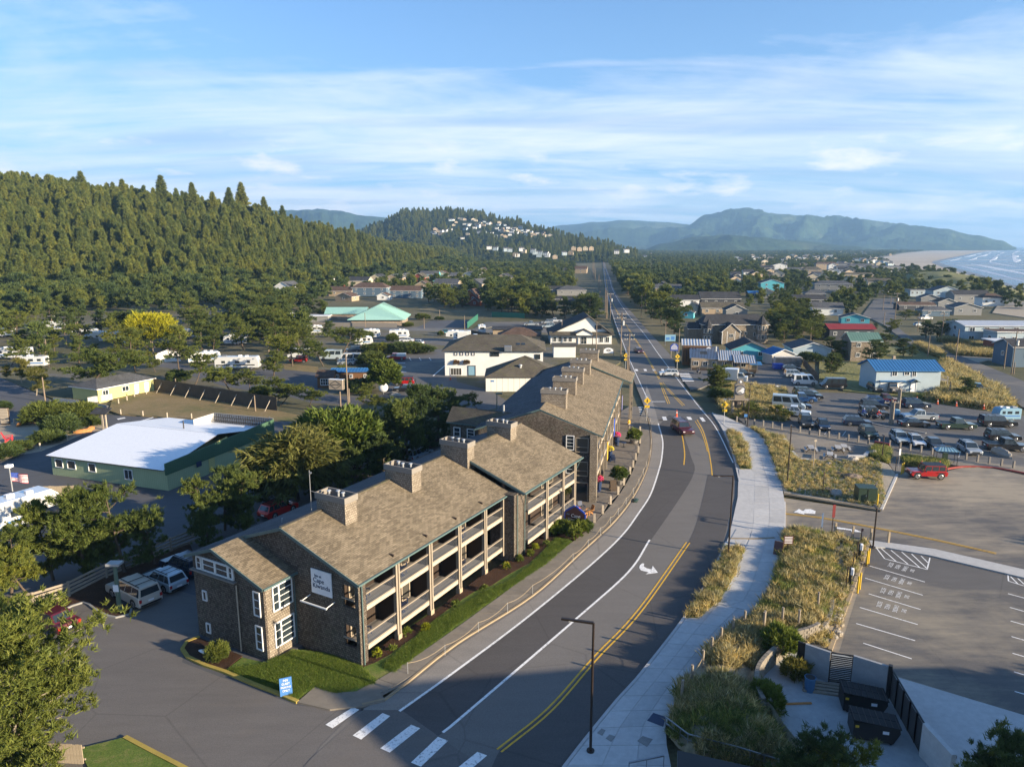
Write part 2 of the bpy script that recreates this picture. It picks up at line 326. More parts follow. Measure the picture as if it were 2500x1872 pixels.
 def mesh(s,name,smooth=False):
  me=bpy.data.meshes.new(name);me.from_pydata(s.v,[],s.f)
  for m in s.mats:me.materials.append(MATS[m])
  me.polygons.foreach_set('material_index',s.m)
  if smooth:me.polygons.foreach_set('use_smooth',[True]*len(s.f))
  me.update()
  uv=me.uv_layers.new(name='uv').data
  for p in me.polygons:
   n=p.normal
   if abs(n.z)>.995:tx=Vector((1,0,0));ty=Vector((0,1,0))
   else:tx=Vector((0,0,1)).cross(n).normalized();ty=n.cross(tx)
   for li in p.loop_indices:
    v=me.vertices[me.loops[li].vertex_index].co;uv[li].uv=(v.dot(tx),v.dot(ty))
  return me
 def build(s,name,parent=None,loc=None,rz=0,smooth=False,bevel=0):
  return ob(name,s.mesh(name,smooth),parent,loc,rz,bevel)
def ob(name,me,parent=None,loc=None,rz=0,bevel=0):
 o=bpy.data.objects.new(name,me);COL.objects.link(o)
 if parent:o.parent=parent
 if loc is not None:o.location=loc
 if rz:o.rotation_euler.z=rz
 if bevel:
  b=o.modifiers.new('bevel','BEVEL');b.width=bevel;b.segments=2;b.limit_method='ANGLE';b.angle_limit=R(35)
 return o
def tag(o,label=None,cat=None,group=None,kind=None):
 if label:o['label']=label
 if cat:o['category']=cat
 if group:o['group']=group
 if kind:o['kind']=kind
 return o
def thing(name,label,cat,loc=(0,0,0),rz=0,group=None):
 o=bpy.data.objects.new(name,None);COL.objects.link(o);o.empty_display_size=.3
 o.location=loc;o.rotation_euler.z=rz;return tag(o,label,cat,group)
def dup(o,loc=None,rz=None,label=None,parent=None,sc=None,group=None):
 c=o.copy();COL.objects.link(c)
 if parent is not None:c.parent=parent
 if loc is not None:c.location=loc
 if rz is not None:c.rotation_euler.z=rz
 if sc is not None:c.scale=sc if hasattr(sc,'__len__') else(sc,)*3
 if label:c['label']=label
 if group:c['group']=group
 for k in[x for x in o.children]:dup(k,parent=c)
 return c
def S(o):o['kind']='structure';return o
def spl(pts,step=1.5):
 """Catmull-Rom through 2-D points"""
 out=[];P=[Vector(p[:2]) for p in pts];P=[P[0]*2-P[1]]+P+[P[-1]*2-P[-2]]
 for i in range(1,len(P)-2):
  n=max(1,int((P[i+1]-P[i]).length/step))
  for k in range(n):
   q=k/n;a,b,c,d=P[i-1:i+3]
   out.append(.5*((2*b)+(-a+c)*q+(2*a-5*b+4*c-d)*q*q+(-a+3*b-3*c+d)*q**3))
 out.append(P[-2]);return[(v.x,v.y) for v in out]
def offs(line,d):
 out=[];n=len(line)
 for i in range(n):
  a=Vector(line[max(0,i-1)]);b=Vector(line[min(n-1,i+1)]);t_=(b-a).normalized()
  out.append((line[i][0]-t_.y*d,line[i][1]+t_.x*d))
 return out
def strip(name,L1,L2,z,m,parent=None,kind='structure',thick=0):
 """sheet between two lines (same number of points)"""
 mb=MB()
 for i in range(len(L1)-1):
  a,b,c,d=L1[i],L1[i+1],L2[i+1],L2[i]
  q=[(p[0],p[1],z) for p in(a,b,c,d)]
  ar=sum(q[k][0]*q[(k+1)%4][1]-q[(k+1)%4][0]*q[k][1] for k in range(4))
  if ar<0:q=q[::-1]
  mb.quad(q,m)
 if thick:
  for Ln in(L1,L2):
   for i in range(len(Ln)-1):
    a,b=Ln[i],Ln[i+1];mb.quad([(a[0],a[1],z-thick),(b[0],b[1],z-thick),(b[0],b[1],z),(a[0],a[1],z)],m)
  for i in(0,-1):
   a,b=L1[i],L2[i];mb.quad([(a[0],a[1],z-thick),(b[0],b[1],z-thick),(b[0],b[1],z),(a[0],a[1],z)],m)
 o=mb.build(name,parent)
 if kind and not parent:o['kind']=kind
 return o
def ribbon(name,line,w,z,m,parent=None,kind='structure',thick=0):return strip(name,offs(line,w/2),offs(line,-w/2),z,m,parent,kind,thick)
def poly(name,pts,z,m,kind='structure',thick=.3):
 mb=MB();mb.prism(list(pts),z-thick,z,m);o=mb.build(name)
 if kind:o['kind']=kind
 return o
def resample(line,n):
 d=[0]
 for a,b in zip(line,line[1:]):d.append(d[-1]+math.hypot(b[0]-a[0],b[1]-a[1]))
 out=[];j=0
 for k in range(n):
  s=d[-1]*k/(n-1)
  while j<len(d)-2 and d[j+1]<s:j+=1
  q=0 if d[j+1]==d[j] else(s-d[j])/(d[j+1]-d[j]);a,b=line[j],line[j+1]
  out.append((a[0]+(b[0]-a[0])*q,a[1]+(b[1]-a[1])*q))
 return out
def length(line):return sum(math.hypot(b[0]-a[0],b[1]-a[1]) for a,b in zip(line,line[1:]))
def inside(x,y,P):
 r_=False;j=len(P)-1
 for i in range(len(P)):
  if(P[i][1]>y)!=(P[j][1]>y) and x<(P[j][0]-P[i][0])*(y-P[i][1])/(P[j][1]-P[i][1])+P[i][0]:r_=not r_
  j=i
 return r_
def near(x,y,line,d):
 d2=d*d
 for a,b in zip(line,line[1:]):
  vx,vy=b[0]-a[0],b[1]-a[1];L=vx*vx+vy*vy or 1
  k=max(0,min(1,((x-a[0])*vx+(y-a[1])*vy)/L))
  if(x-a[0]-k*vx)**2+(y-a[1]-k*vy)**2<d2:return True
 return False
def L_(c,pts):return[G2(c,*p) for p in pts]
KEEP=[]
def scatter(name,pts,srcs,smin,smax,label,seed=1,tilt=.08,cat='trees'):
 """pts: (x, y, z, scale)"""
 me=bpy.data.meshes.new(name);me.from_pydata([p[:3] for p in pts],[],[])
 a=me.attributes.new('sc','FLOAT','POINT');a.data.foreach_set('value',[p[3] for p in pts])
 o=bpy.data.objects.new(name,me);COL.objects.link(o);tag(o,label,cat,kind='stuff')
 ng=bpy.data.node_groups.new(name,'GeometryNodeTree');N=ng.nodes;K=ng.links
 ng.interface.new_socket(name='Geometry',in_out='INPUT',socket_type='NodeSocketGeometry');ng.interface.new_socket(name='Geometry',in_out='OUTPUT',socket_type='NodeSocketGeometry')
 gi=N.new('NodeGroupInput');go=N.new('NodeGroupOutput');mp=N.new('GeometryNodeMeshToPoints');iop=N.new('GeometryNodeInstanceOnPoints');gg=N.new('GeometryNodeGeometryToInstance')
 for s_ in reversed(srcs):
  oi=N.new('GeometryNodeObjectInfo');oi.inputs['Object'].default_value=s_;oi.transform_space='ORIGINAL';oi.inputs['As Instance'].default_value=False
  K.new(oi.outputs['Geometry'],gg.inputs[0])
 K.new(gi.outputs[0],mp.inputs[0]);K.new(mp.outputs[0],iop.inputs['Points']);K.new(gg.outputs[0],iop.inputs['Instance']);iop.inputs['Pick Instance'].default_value=True
 ri=N.new('FunctionNodeRandomValue');ri.data_type='INT';pass
 ri.inputs[4].default_value=0;ri.inputs[5].default_value=len(srcs)-1;ri.inputs['Seed'].default_value=seed
 K.new(ri.outputs[2],iop.inputs['Instance Index'])
 rr=N.new('FunctionNodeRandomValue');rr.data_type='FLOAT_VECTOR';rr.inputs[0].default_value=(-tilt,-tilt,0);rr.inputs[1].default_value=(tilt,tilt,6.28);rr.inputs['Seed'].default_value=seed+5
 K.new(rr.outputs[0],iop.inputs['Rotation'])
 na=N.new('GeometryNodeInputNamedAttribute');na.data_type='FLOAT';na.inputs['Name'].default_value='sc'
 rs=N.new('FunctionNodeRandomValue');rs.data_type='FLOAT';rs.inputs[2].default_value=smin;rs.inputs[3].default_value=smax;rs.inputs['Seed'].default_value=seed+9
 mu=N.new('ShaderNodeMath');mu.operation='MULTIPLY';K.new(na.outputs[0],mu.inputs[0]);K.new(rs.outputs[1],mu.inputs[1]);K.new(mu.outputs[0],iop.inputs['Scale'])
 K.new(iop.outputs[0],go.inputs[0])
 md=o.modifiers.new('scatter','NODES');md.node_group=ng
 return o
def npmesh(name,V,F,mat,tint=None,smooth=False):
 me=bpy.data.meshes.new(name);V=np.asarray(V,dtype=np.float32);F=np.asarray(F,dtype=np.int32);k=F.shape[1]
 me.vertices.add(len(V));me.vertices.foreach_set('co',V.ravel());me.loops.add(F.size);me.loops.foreach_set('vertex_index',F.ravel())
 me.polygons.add(len(F));me.polygons.foreach_set('loop_start',np.arange(0,F.size,k,dtype=np.int32));me.polygons.foreach_set('loop_total',np.full(len(F),k,dtype=np.int32))
 if smooth:me.polygons.foreach_set('use_smooth',np.ones(len(F),dtype=bool))
 if tint is not None:
  a=me.attributes.new('tint','FLOAT','POINT');a.data.foreach_set('value',np.asarray(tint,dtype=np.float32))
 me.materials.append(MATS[mat]);me.update();me.validate();return me
def blades(centres,dirs,n,ln,wd,spread,rng,tint0):
 """n thin triangles round every centre, leaning to its dir: needle or leaf clumps"""
 C=np.repeat(centres,n,0);D=np.repeat(dirs,n,0);T0=np.repeat(tint0,n)
 L=np.repeat(ln,n)*(.6+.8*rng.random(len(C))) if hasattr(ln,'__len__') else ln*(.6+.8*rng.random(len(C)))
 r_=rng.normal(size=C.shape);d=D+r_*spread;d/=np.linalg.norm(d,axis=1)[:,None]+1e-9
 s=np.cross(d,rng.normal(size=C.shape));s/=np.linalg.norm(s,axis=1)[:,None]+1e-9
 st=C+rng.normal(size=C.shape)*(L[:,None]*.25);w=(L*wd)[:,None]
 V=np.stack([st-s*w,st+s*w,st+d*L[:,None]],1).reshape(-1,3);F=np.arange(len(V)).reshape(-1,3)
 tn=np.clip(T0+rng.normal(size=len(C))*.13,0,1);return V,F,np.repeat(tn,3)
def trunkmesh(name,segs,mat,n=7):
 mb=MB()
 for p,q,r0,r1 in segs:mb.cyl(p,q,r0,r1,mat,n,False)
 return mb.mesh(name,True)
def bend(p,d,L,n,rng,curl=.15,up=0.):
 pts=[np.array(p,float)];d=np.array(d,float)
 for i in range(n):
  d=d+rng.normal(size=3)*curl;d[2]+=up;d/=np.linalg.norm(d);pts.append(pts[-1]+d*L/n)
 return pts
def shore_pine(seed,h=8,r=3.2,base=.28,mat='needle_pine',dens=1.0,lean=.12,clump=.55,nb=70,flat=.55,bark='bark',layers=9,bw_=.085):
 """irregular coastal pine: curved trunk, spreading limbs that carry flat pads of needle clumps"""
 rng=np.random.default_rng(seed);segs=[];C=[];D=[];T=[]
 d0=np.array([rng.normal()*lean,rng.normal()*lean,1.]);tp=bend((0,0,-.2),d0,h*.97,7,rng,.07,.05)
 for i in range(7):segs.append((tp[i],tp[i+1],h*.022*(1-i/8),h*.022*(1-(i+1)/8)))
 lobes=rng.random(6)*.5+.65
 for k in range(int(layers*3*dens)):
  f=base+(1-base)*(k+.5)/(layers*3*dens)*.98;j=min(6,int(f*7));p=tp[j]+(tp[j+1]-tp[j])*(f*7-j)
  a=rng.random()*6.28;prof=(math.sin(math.pi*min(1,(f-base)/(1-base)*.72+.2)))**.8
  L=r*prof*(.55+.6*rng.random())*lobes[int(a/6.29*6)]+.25
  el_=.10+.55*(f-base)+rng.normal()*.12
  lp=bend(p,(math.cos(a),math.sin(a),el_),L,4,rng,.13,.035)
  for i in range(4):segs.append((lp[i],lp[i+1],h*.0065*(1-i/5)*(1.2-f*.6),h*.0065*(1-(i+1)/5)*(1.2-f*.6)))
  m=max(5,int(7+L*6.2*dens))
  for q in range(m):
   s=.35+.68*rng.random();i=min(3,int(s*4));b=lp[i]+(lp[i+1]-lp[i])*(s*4-i)
   off=rng.normal(size=3)*np.array([.42,.42,.17])*min(1.3,.35+L*.25)
   C.append(b+off+np.array([0,0,.12]));dd=off*.5+np.array([math.cos(a)*.35,math.sin(a)*.35,flat+.4]);D.append(dd/np.linalg.norm(dd))
   T.append(.25+.35*s+.25*rng.random())  # tint rises toward limb tips: sunlit ends, shaded inside put into colour
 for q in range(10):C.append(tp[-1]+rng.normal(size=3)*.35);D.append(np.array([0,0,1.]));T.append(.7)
 C=np.array(C);D=np.array(D);T=np.array(T)
 V,F,tn=blades(C,D,nb,clump*(.8+.4*rng.random(len(C))),bw_,.62,rng,T)
 return npmesh('crown',V,F,mat,tn),trunkmesh('trunk',segs,bark)
def spruce(seed,h=16,r=3.4,mat='needle_spruce',base=.12,nb=26,rows=20,wd=.10,bark='bark'):
 rng=np.random.default_rng(seed);segs=[((0,0,-.5),(0,0,h*.98),h*.013,.02)];C=[];D=[];T=[]
 for k in range(rows):
  f=base+(1-base)*k/rows;z=h*f;L=r*(1-f)**.78*(.8+.35*rng.random())+.2;n=max(4,int(6+6*(1-f)))
  a0=rng.random()*6.28
  for i in range(n):
   a=a0+6.28*i/n+rng.normal()*.2;l=L*(.7+.5*rng.random());u=np.array([math.cos(a),math.sin(a),0])
   m=max(2,int(l*2.0))
   for q in range(m):
    s=(q+.7)/m;C.append(np.array([0,0,z])+u*l*s+np.array([0,0,-.22*l*s+.10*l*s*s])+rng.normal(size=3)*.13);D.append(u*.8+np.array([0,0,.25]));T.append(.2+.5*s+.2*rng.random())  # outer needles tinted brighter: sunlit tips painted into the crown colour
 for q in range(5):C.append(np.array([0,0,h*(.94+.012*q)]));D.append(np.array([0,0,1.]));T.append(.7)
 V,F,tn=blades(np.array(C),np.array(D),nb,.85+.0*rng.random(len(C)),wd,.55,rng,np.array(T))
 return npmesh('crown',V,F,mat,tn),trunkmesh('trunk',segs,bark,5)
def bush(seed,r=(1,1,.8),mat='needle_dark',n=160,nb=30,clump=.3,wd=.12,z0=None,weep=0.):
 rng=np.random.default_rng(seed);d=rng.normal(size=(n,3));d/=np.linalg.norm(d,axis=1)[:,None];d[:,2]=np.where(d[:,2]<-.35,-d[:,2],d[:,2])
 k=1+.18*np.sin(d[:,0]*4+seed)*np.cos(d[:,1]*5+seed*2)+.10*rng.normal(size=n);rad=(.72+.28*rng.random(n))*k
 C=d*np.array(r)*rad[:,None]+np.array([0,0,r[2]*.75 if z0 is None else z0]);D=d+np.array([0,0,.5-weep])
 V,F,tn=blades(C,D,nb,clump*(.8+.4*rng.random(n)),wd,.6,rng,.35+.3*d[:,2]+.15*rng.random(n));V[:,2]=np.maximum(V[:,2],.01)  # tint climbs with height: light from above put into the leaf colour
 return npmesh('crown',V,F,mat,tn)
def ordn(i):
 w=['first','second','third','fourth','fifth','sixth','seventh','eighth','ninth','tenth','eleventh','twelfth','thirteenth','fourteenth','fifteenth','sixteenth','seventeenth','eighteenth','nineteenth','twentieth']
 return w[i] if i<20 else{2:'twenty',3:'thirty',4:'forty',5:'fifty',6:'sixty',7:'seventy'}[(i+1)//10]+'-'+w[i%10] if(i+1)%10 else{3:'thirtieth',4:'fortieth',5:'fiftieth',6:'sixtieth',7:'seventieth'}[(i+1)//10]
def left_to_right(L):
 for i,t_ in enumerate(sorted(L,key=lambda o:o.location.x/o.location.y)):t_['label']=ordn(i)+' from the left: '+t_['label']
CR.update({'b1':(1550,1100,.3165),'b2':(1050,950,.2717),'b3':(2050,1300,.1812),'b4':(1750,780,.1812),'b5':(1900,950,.2712),'b6':(1250,1350,.3152),'b7':(100,1350,.2415)})
def sheet(name,m,x0,y0,x1,y1,z):
 mb=MB();mb.quad([(x0,y0,z),(x1,y0,z),(x1,y1,z),(x0,y1,z)],m);return S(mb.build(name))
sheet('ground','land',-14000,-1500,16000,15500,-.30)
shore=L_('a6',[(2212,640),(2130,620),(2000,575),(1850,530),(1700,492),(1620,468),(1560,440),(1640,418),(1760,392),(1900,365),(2060,346)])
shore_line=[(460,-900),(420,60),(345,330)]+spl(shore,60)+[(5200,12000),(6400,15300)]
sh_r=resample(shore_line,300);strip('sea',sh_r,[(15900,-1400+16700*(i/299)) for i in range(300)],-.12,'sea_water')
wet=spl([(420,60),(345,330)]+shore,40)
strip('wet_beach',wet,offs(wet,12),-.10,'wet_sand')
beach_in=L_('a6',[(2212,665),(2100,640),(1960,600),(1800,560),(1640,530),(1480,505),(1330,505),(1230,470),(1140,420),(1100,408),(1290,372),(1580,346)])
bo=resample([(300,-900),(300,60),(250,330)]+beach_in,240)
bs=resample(shore_line[:-2],240)
strip('beach',bo,bs,-.16,'beach_sand')
for k,(d0,w,a,b) in enumerate([(14,5,.0,.85),(42,9,.05,.7),(80,7,0,.6),(120,12,.1,.75),(190,10,.0,.6),(270,14,.15,.6),(380,12,.0,.5)]):
 L=resample(wet,160);L=L[int(a*160):int(b*160)]
 rr=random.Random(k);L1=offs(L,-d0);L2=offs(L,-d0-w)
 mb=MB()
 for i in range(len(L1)-1):
  f=.5+.5*math.sin(i*.35+k*2)+.5*math.sin(i*.13+k);g=.5+.5*math.sin((i+1)*.35+k*2)+.5*math.sin((i+1)*.13+k)
  if f<.05 and g<.05:continue
  h0=.05+.8*max(0,f);h1=.05+.8*max(0,g)
  m0=[(L1[i][j]+(L2[i][j]-L1[i][j])*min(1,max(.1,f))) for j in(0,1)];m1=[(L1[i+1][j]+(L2[i+1][j]-L1[i+1][j])*min(1,max(.1,g))) for j in(0,1)]
  mb.quad([(*L1[i],-.10),(*L1[i+1],-.10),(*m1,h1*.6),(*m0,h0*.6)],'sea_foam')
  mb.quad([(*m0,h0*.6),(*m1,h1*.6),(m1[0]+(m1[0]-L1[i+1][0])*.3,m1[1]+(m1[1]-L1[i+1][1])*.3,-.11),(m0[0]+(m0[0]-L1[i][0])*.3,m0[1]+(m0[1]-L1[i][1])*.3,-.11)],'sea_foam')
 S(mb.build('breaking_wave'))
poly('bay_water',L_('a6',[(20,374),(380,374),(470,384),(360,404),(180,400),(20,396)]),-.10,'river_water',thick=.1)
poly('bay_sand',L_('a6',[(0,345),(60,350),(130,372),(20,376),(-40,372)]),-.08,'beach_sand',thick=.1)
poly('bay_spit',L_('a6',[(10,398),(180,402),(330,406),(200,414),(10,412)]),-.07,'beach_sand',thick=.1)
poly('bay_water_far',L_('a8',[(2085,341),(2212,340),(2260,344),(2212,351),(2110,348)]),-.10,'river_water',thick=.1)
def hill(name,tab,m,tree=0,n=90,nr=26,back=1.6,rough=.06,seed=0):
 """tab rows: (px_x, px_y of the skyline, foot distance Y, ridge distance Y)"""
 def prof(x):
  for a,b in zip(tab,tab[1:]):
   if a[0]<=x<=b[0]:
    q=(x-a[0])/(b[0]-a[0]);q2=q*q*(3-2*q);return[a[i]+(b[i]-a[i])*q2 for i in(1,2,3)]
  return tab[0][1:] if x<tab[0][0] else tab[-1][1:]
 V=[];Fc=[];X0,X1=tab[0][0],tab[-1][0]
 hts={}
 for i in range(n+1):
  x=X0+(X1-X0)*i/n;vy,yf,yr=prof(x);d=ray('p',x,vy);H=max(1,CH+d.z*yr/d.y-tree)
  dirx=ray('p',x,600);k=dirx.x/dirx.y
  for j in range(nr+1):
   f=j/nr*back;Y=yf+(yr-yf)*f;X=k*Y
   s=min(1,max(0,f));z=H*(s*s*(3-2*s))
   if f>1:z=H*max(.0,1-(f-1)**2*1.1)
   nz=noise.fractal(Vector((X/yr*11,Y/yr*11,seed)),.9,2.1,6)*H*rough*(.03+1.6*(1-abs(2*s-1)) if f<1 else .03)*1.5
   edge=min(1,min(i,n-i)/4)
   V.append((X,Y,-1+max(0,(z+nz)*1)))
 for i in range(n):
  for j in range(nr):
   a=i*(nr+1)+j;Fc.append((a,a+nr+1,a+nr+2,a+1))
 me=npmesh(name,V,Fc,m,smooth=True);o=ob(name,me);S(o);return o,V,n,nr
left_tab=[(-400,400,250,560),(-120,405,290,600),(0,418,330,640),(150,432,345,640),(300,455,360,650),(450,470,370,660),(560,492,390,680),(640,505,410,700),(720,530,430,760),(790,545,450,820),(850,560,480,900),(950,588,540,1050),(1060,602,620,1250),(1200,622,760,1400),(1350,636,950,1500)]
HL=hill('forest_hill',left_tab,'forest_floor',tree=17,n=80,nr=30,rough=.05)
mid_tab=[(780,600,1300,1900),(860,575,1300,2000),(920,550,1350,2100),(1000,515,1350,2150),(1090,512,1350,2150),(1150,520,1350,2100),(1250,540,1300,2000),(1330,560,1250,1900),(1400,578,1250,1850),(1480,594,1250,1800),(1540,615,1250,1750),(1580,635,1250,1700)]
HM=hill('town_hill',mid_tab,'hill_near',tree=10,n=70,nr=24,rough=.05,seed=3)
hill('far_hill',[(560,560,4500,6500),(680,518,4500,6500),(760,514,4500,6500),(830,522,4500,6500),(900,528,4500,6500),(1000,540,4500,6500)],'hill_forest',seed=5,rough=.2,n=120)
hill('far_hill',[(1290,565,5500,8500),(1380,549,5500,8500),(1450,545,5500,8500),(1540,540,5500,8500),(1620,542,5500,8500),(1700,550,5500,8500)],'hill_forest',seed=6,rough=.2,n=120)
hill('far_hill',[(1520,600,4600,7000),(1600,585,4600,7000),(1660,556,4600,7000),(1720,530,4600,7000),(1780,524,4600,7000),(1850,523,4600,7000),(1950,530,4600,7000),(2020,543,4600,7200),(2100,546,4600,7200),(2190,552,4800,7200),(2290,570,4800,7200),(2380,592,5000,7200)],'hill_forest',seed=7,n=200,nr=60,rough=.34)
hill('headland_hill',[(2010,598,4600,5600),(2080,585,4600,5800),(2130,570,4600,5900),(2190,551,4600,6000),(2240,553,4600,6000),(2300,560,4600,6000),(2380,574,4700,6000),(2440,586,4800,6000),(2482,603,5000,6000)],'hill_forest',seed=8,n=140,nr=40,rough=.22)
hill('foothill',[(1560,612,3300,4000),(1620,594,3300,4200),(1700,578,3300,4300),(1780,573,3300,4300),(1850,580,3300,4300),(1950,588,3300,4300),(2080,600,3300,4200),(2160,612,3300,4000)],'hill_forest',seed=9,n=140,nr=40,rough=.3)
dune_tab=[(2110,700,480,600),(2150,690,480,600),(2200,674,470,600),(2250,663,455,590),(2310,661,440,575),(2380,671,420,540),(2440,688,400,500),(2490,706,370,450),(2540,728,330,400)]
HD=hill('foredune',dune_tab,'dune_grass_ground',n=60,nr=20,back=1.35,rough=.10,seed=11)
Z1,Z2,Z3,Z4=.004,.012,.020,.028
RLk=L_('p',[(500,2300),(700,1960),(800,1790),(884,1725),(940,1712),(995,1669),(1114,1575),(1300,1457),(1418,1351),(1500,1275),(1548,1211),(1578,1148),(1589,1098),(1589,1065),(1586,1032),(1570,985),(1550,935)])+L_('a3',[(1625,1130),(1590,1000),(1500,760),(1440,580),(1402,420),(1384,300),(1374,200),(1368,150)])
RRk=L_('z4',[(380,2050),(640,1656),(930,1290),(1040,1170),(1290,850),(1440,620),(1545,400),(1575,300),(1610,150),(1615,20)])+L_('z6',[(240,570),(170,400),(105,300)])+L_('a4',[(560,1530),(330,1260),(210,1060)])+L_('a3',[(1990,1000),(1800,790),(1640,610),(1530,480),(1468,380),(1448,310),(1404,200),(1390,150)])
KL=spl(RLk,3);KR=spl(RRk,3)
strip('road',resample(KL,420),resample(KR,420),Z3,'asphalt_old')
WL=spl(L_('p',[(975,1736)])+L_('z4',[(0,1140),(415,830),(780,530),(960,360),(1050,240),(1120,130),(1165,0)])+L_('z7',[(1855,1250),(1860,1130),(1828,1005)]),1)
IL=spl(L_('p',[(1081,1788)])+L_('z4',[(0,1430),(700,830),(1000,560),(1115,385)]),1)
YL=spl(L_('z4',[(272,1565),(560,1330),(812,1045),(1060,780),(1330,400)]),1)
far_l=spl(L_('a3',[(1770,1375),(1610,1020),(1525,800),(1470,650),(1425,480),(1390,330),(1378,200)]),4)
far_r=spl(L_('p',[(1790,1130),(1745,1040),(1700,985)])+L_('a3',[(1890,1000),(1740,790),(1590,610),(1498,470),(1450,370),(1432,300),(1394,200)]),4)
far_y=spl(L_('a3',[(1880,1200),(1740,960),(1570,700),(1480,560),(1420,420),(1400,300),(1384,200)]),4)
ilx=offs(IL,0)
a_=spl(L_('p',[(900,1792)])+WL[::6][1:],2);b_=spl(L_('p',[(1020,1835)])+IL[::6]+L_('z7',[(2080,1400),(2070,1250),(2015,1090),(1950,900)]),2)
strip('road_lane',resample(offs(a_,-.1),150),resample(b_,150),Z3+.004,'asphalt_dark')
c_=spl(L_('z4',[(150,1900),(272,1565),(560,1330),(812,1045),(1060,780),(1330,400),(1400,200),(1440,20)]),2)
d_=spl(L_('z4',[(380,2000),(640,1640),(930,1270),(1040,1150),(1290,830),(1425,620),(1525,400),(1550,300),(1580,150),(1590,20)]),2)
strip('road_lane',resample(c_,120),resample(d_,120),Z3+.0075,'asphalt_dark')
strip('road_lane',resample(offs(far_l,0),200),resample(far_r,200),Z3+.006,'asphalt_far')
strip('road_lane',resample(spl(L_('z6',[(110,720),(95,560),(60,430),(10,330)]),2),40),resample(spl(L_('z6',[(280,760),(232,570),(160,400),(95,290)]),2),40),Z3+.008,'asphalt_dark')
sh0=resample(offs(spl(L_('p',[(884,1728),(995,1672),(1114,1578),(1300,1460),(1418,1354),(1500,1278),(1548,1214),(1578,1150),(1590,1100),(1590,1065),(1586,1032),(1570,985)]),2),-.12),120)
sh1=resample(offs(spl(L_('p',[(925,1760)])+WL[::8]+L_('p',[(1601,1000),(1580,940)]),2),.12),120)
strip('road_shoulder',sh0,sh1,Z3+.007,'asphalt_shoulder')
ZM=Z3+.014
def mark(name,line,w,m='paint_white',z=ZM):return ribbon(name,line,w,z,m)
mark('edge_line',WL,.20);mark('lane_line',IL,.20)
mark('centre_line',offs(YL,.17),.13,'paint_yellow');mark('centre_line',offs(YL,-.17),.13,'paint_yellow')
mark('edge_line',far_l,.16);mark('edge_line',far_r,.16);mark('centre_line',offs(far_y,.15),.13,'paint_yellow');mark('centre_line',offs(far_y,-.15),.13,'paint_yellow')
mark('centre_line',spl(L_('z6',[(5,345),(45,420),(75,520),(98,640),(107,720)]),1),.15,'paint_yellow')
mark('centre_line',spl(L_('z6',[(-8,355),(33,425),(64,515),(75,560)]),1),.12,'paint_yellow')
mark('centre_line',spl(L_('z7',[(2017,1310),(2022,1220),(2005,1100),(1985,1060)]),1),.16,'paint_yellow')
mark('centre_line',spl(L_('z7',[(1914,860),(1880,780),(1848,705)]),1),.13,'paint_yellow');mark('centre_line',spl(L_('z7',[(1900,862),(1866,780),(1840,705)]),1),.13,'paint_yellow')
mark('centre_line',spl(L_('z7',[(2022,872),(1940,790),(1862,705)]),1),.13,'paint_yellow');mark('centre_line',spl(L_('z7',[(2008,876),(1928,792),(1855,712)]),1),.13,'paint_yellow')
mark('stop_line',L_('z7',[(1780,845),(1880,845)]),.35)
def quadmark(name,c,pts,m='paint_white'):return poly(name,L_(c,pts),ZM,m,thick=.003)
for q in[[(905,1420),(1058,1322),(1095,1336),(945,1440)],[(1058,1480),(1225,1355),(1268,1372),(1105,1503)],[(1212,1552),(1385,1420),(1436,1440),(1265,1576)],[(1384,1632),(1535,1488),(1592,1510),(1440,1655)]]:
 quadmark('crosswalk_bar','z2',q)
quadmark('crosswalk_bar','z4',[(45,1656),(150,1572),(205,1592),(100,1680)])
for q in[[(1855,956),(1885,956),(1895,982),(1865,982)],[(1945,958),(1975,958),(1985,980),(1955,980)],[(2035,958),(2065,958),(2080,978),(2050,978)]]:quadmark('crosswalk_bar','z7',q)
quadmark('crosswalk_bar','a4',[(445,1528),(478,1528),(510,1568),(475,1570)])
for x in(1655,1720,1785,1848):quadmark('crosswalk_bar','z7',[(x,606),(x+20,606),(x+27,620),(x+6,620)])
for k in range(5):quadmark('crosswalk_bar','z7',[(1980+k*6,638+k*13),(2055+k*8,638+k*13),(2062+k*8,644+k*13),(1985+k*6,644+k*13)])
for k in range(4):quadmark('crosswalk_bar','z7',[(1625-k*4,884+k*16),(1712-k*2,884+k*16),(1714,891+k*16),(1622,891+k*16)])
def arrow(c,pts):return quadmark('turn_arrow',c,pts)
arrow('b6',[(1008,80),(990,95),(985,118),(1000,135),(1040,145),(1058,150),(1035,165),(1130,152),(1090,100),(1080,128),(1045,118),(1020,105),(1024,82)])
arrow('z5',[(545,230),(605,243),(603,236),(665,240),(668,224),(640,213),(610,214),(600,222),(592,222),(575,212)])
arrow('z5',[(778,312),(870,326),(872,318),(925,342),(865,340),(868,333),(776,322)])
poly('car_park_asphalt',L_('a1',[(-700,330),(0,540),(400,715),(560,775),(850,830),(1500,868),(2212,880),(2560,905),(3100,1000)])+L_('z7',[(700,1200),(1180,1400)])+L_('z2',[(720,1010),(1100,1100),(940,1240),(930,1335),(1110,1330)])+L_('p',[(860,1760),(760,1900),(600,2300),(-900,2300)])[:3]+[(-8,24),(-40,20),(-110,35),(-130,70)],Z1,'asphalt_lot')
poly('driveway',L_('z1',[(1656,1310),(1020,1070),(1030,990),(1110,930),(1110,700),(900,640),(730,770),(640,815),(540,770),(440,735),(300,790),(120,830),(-300,960)])[::-1]+L_('p',[(800,1728),(890,1738),(835,1780),(720,1930)])+[(-6,24),(-16,24),(-24,34),(-50,34)],Z2,'asphalt_drive')
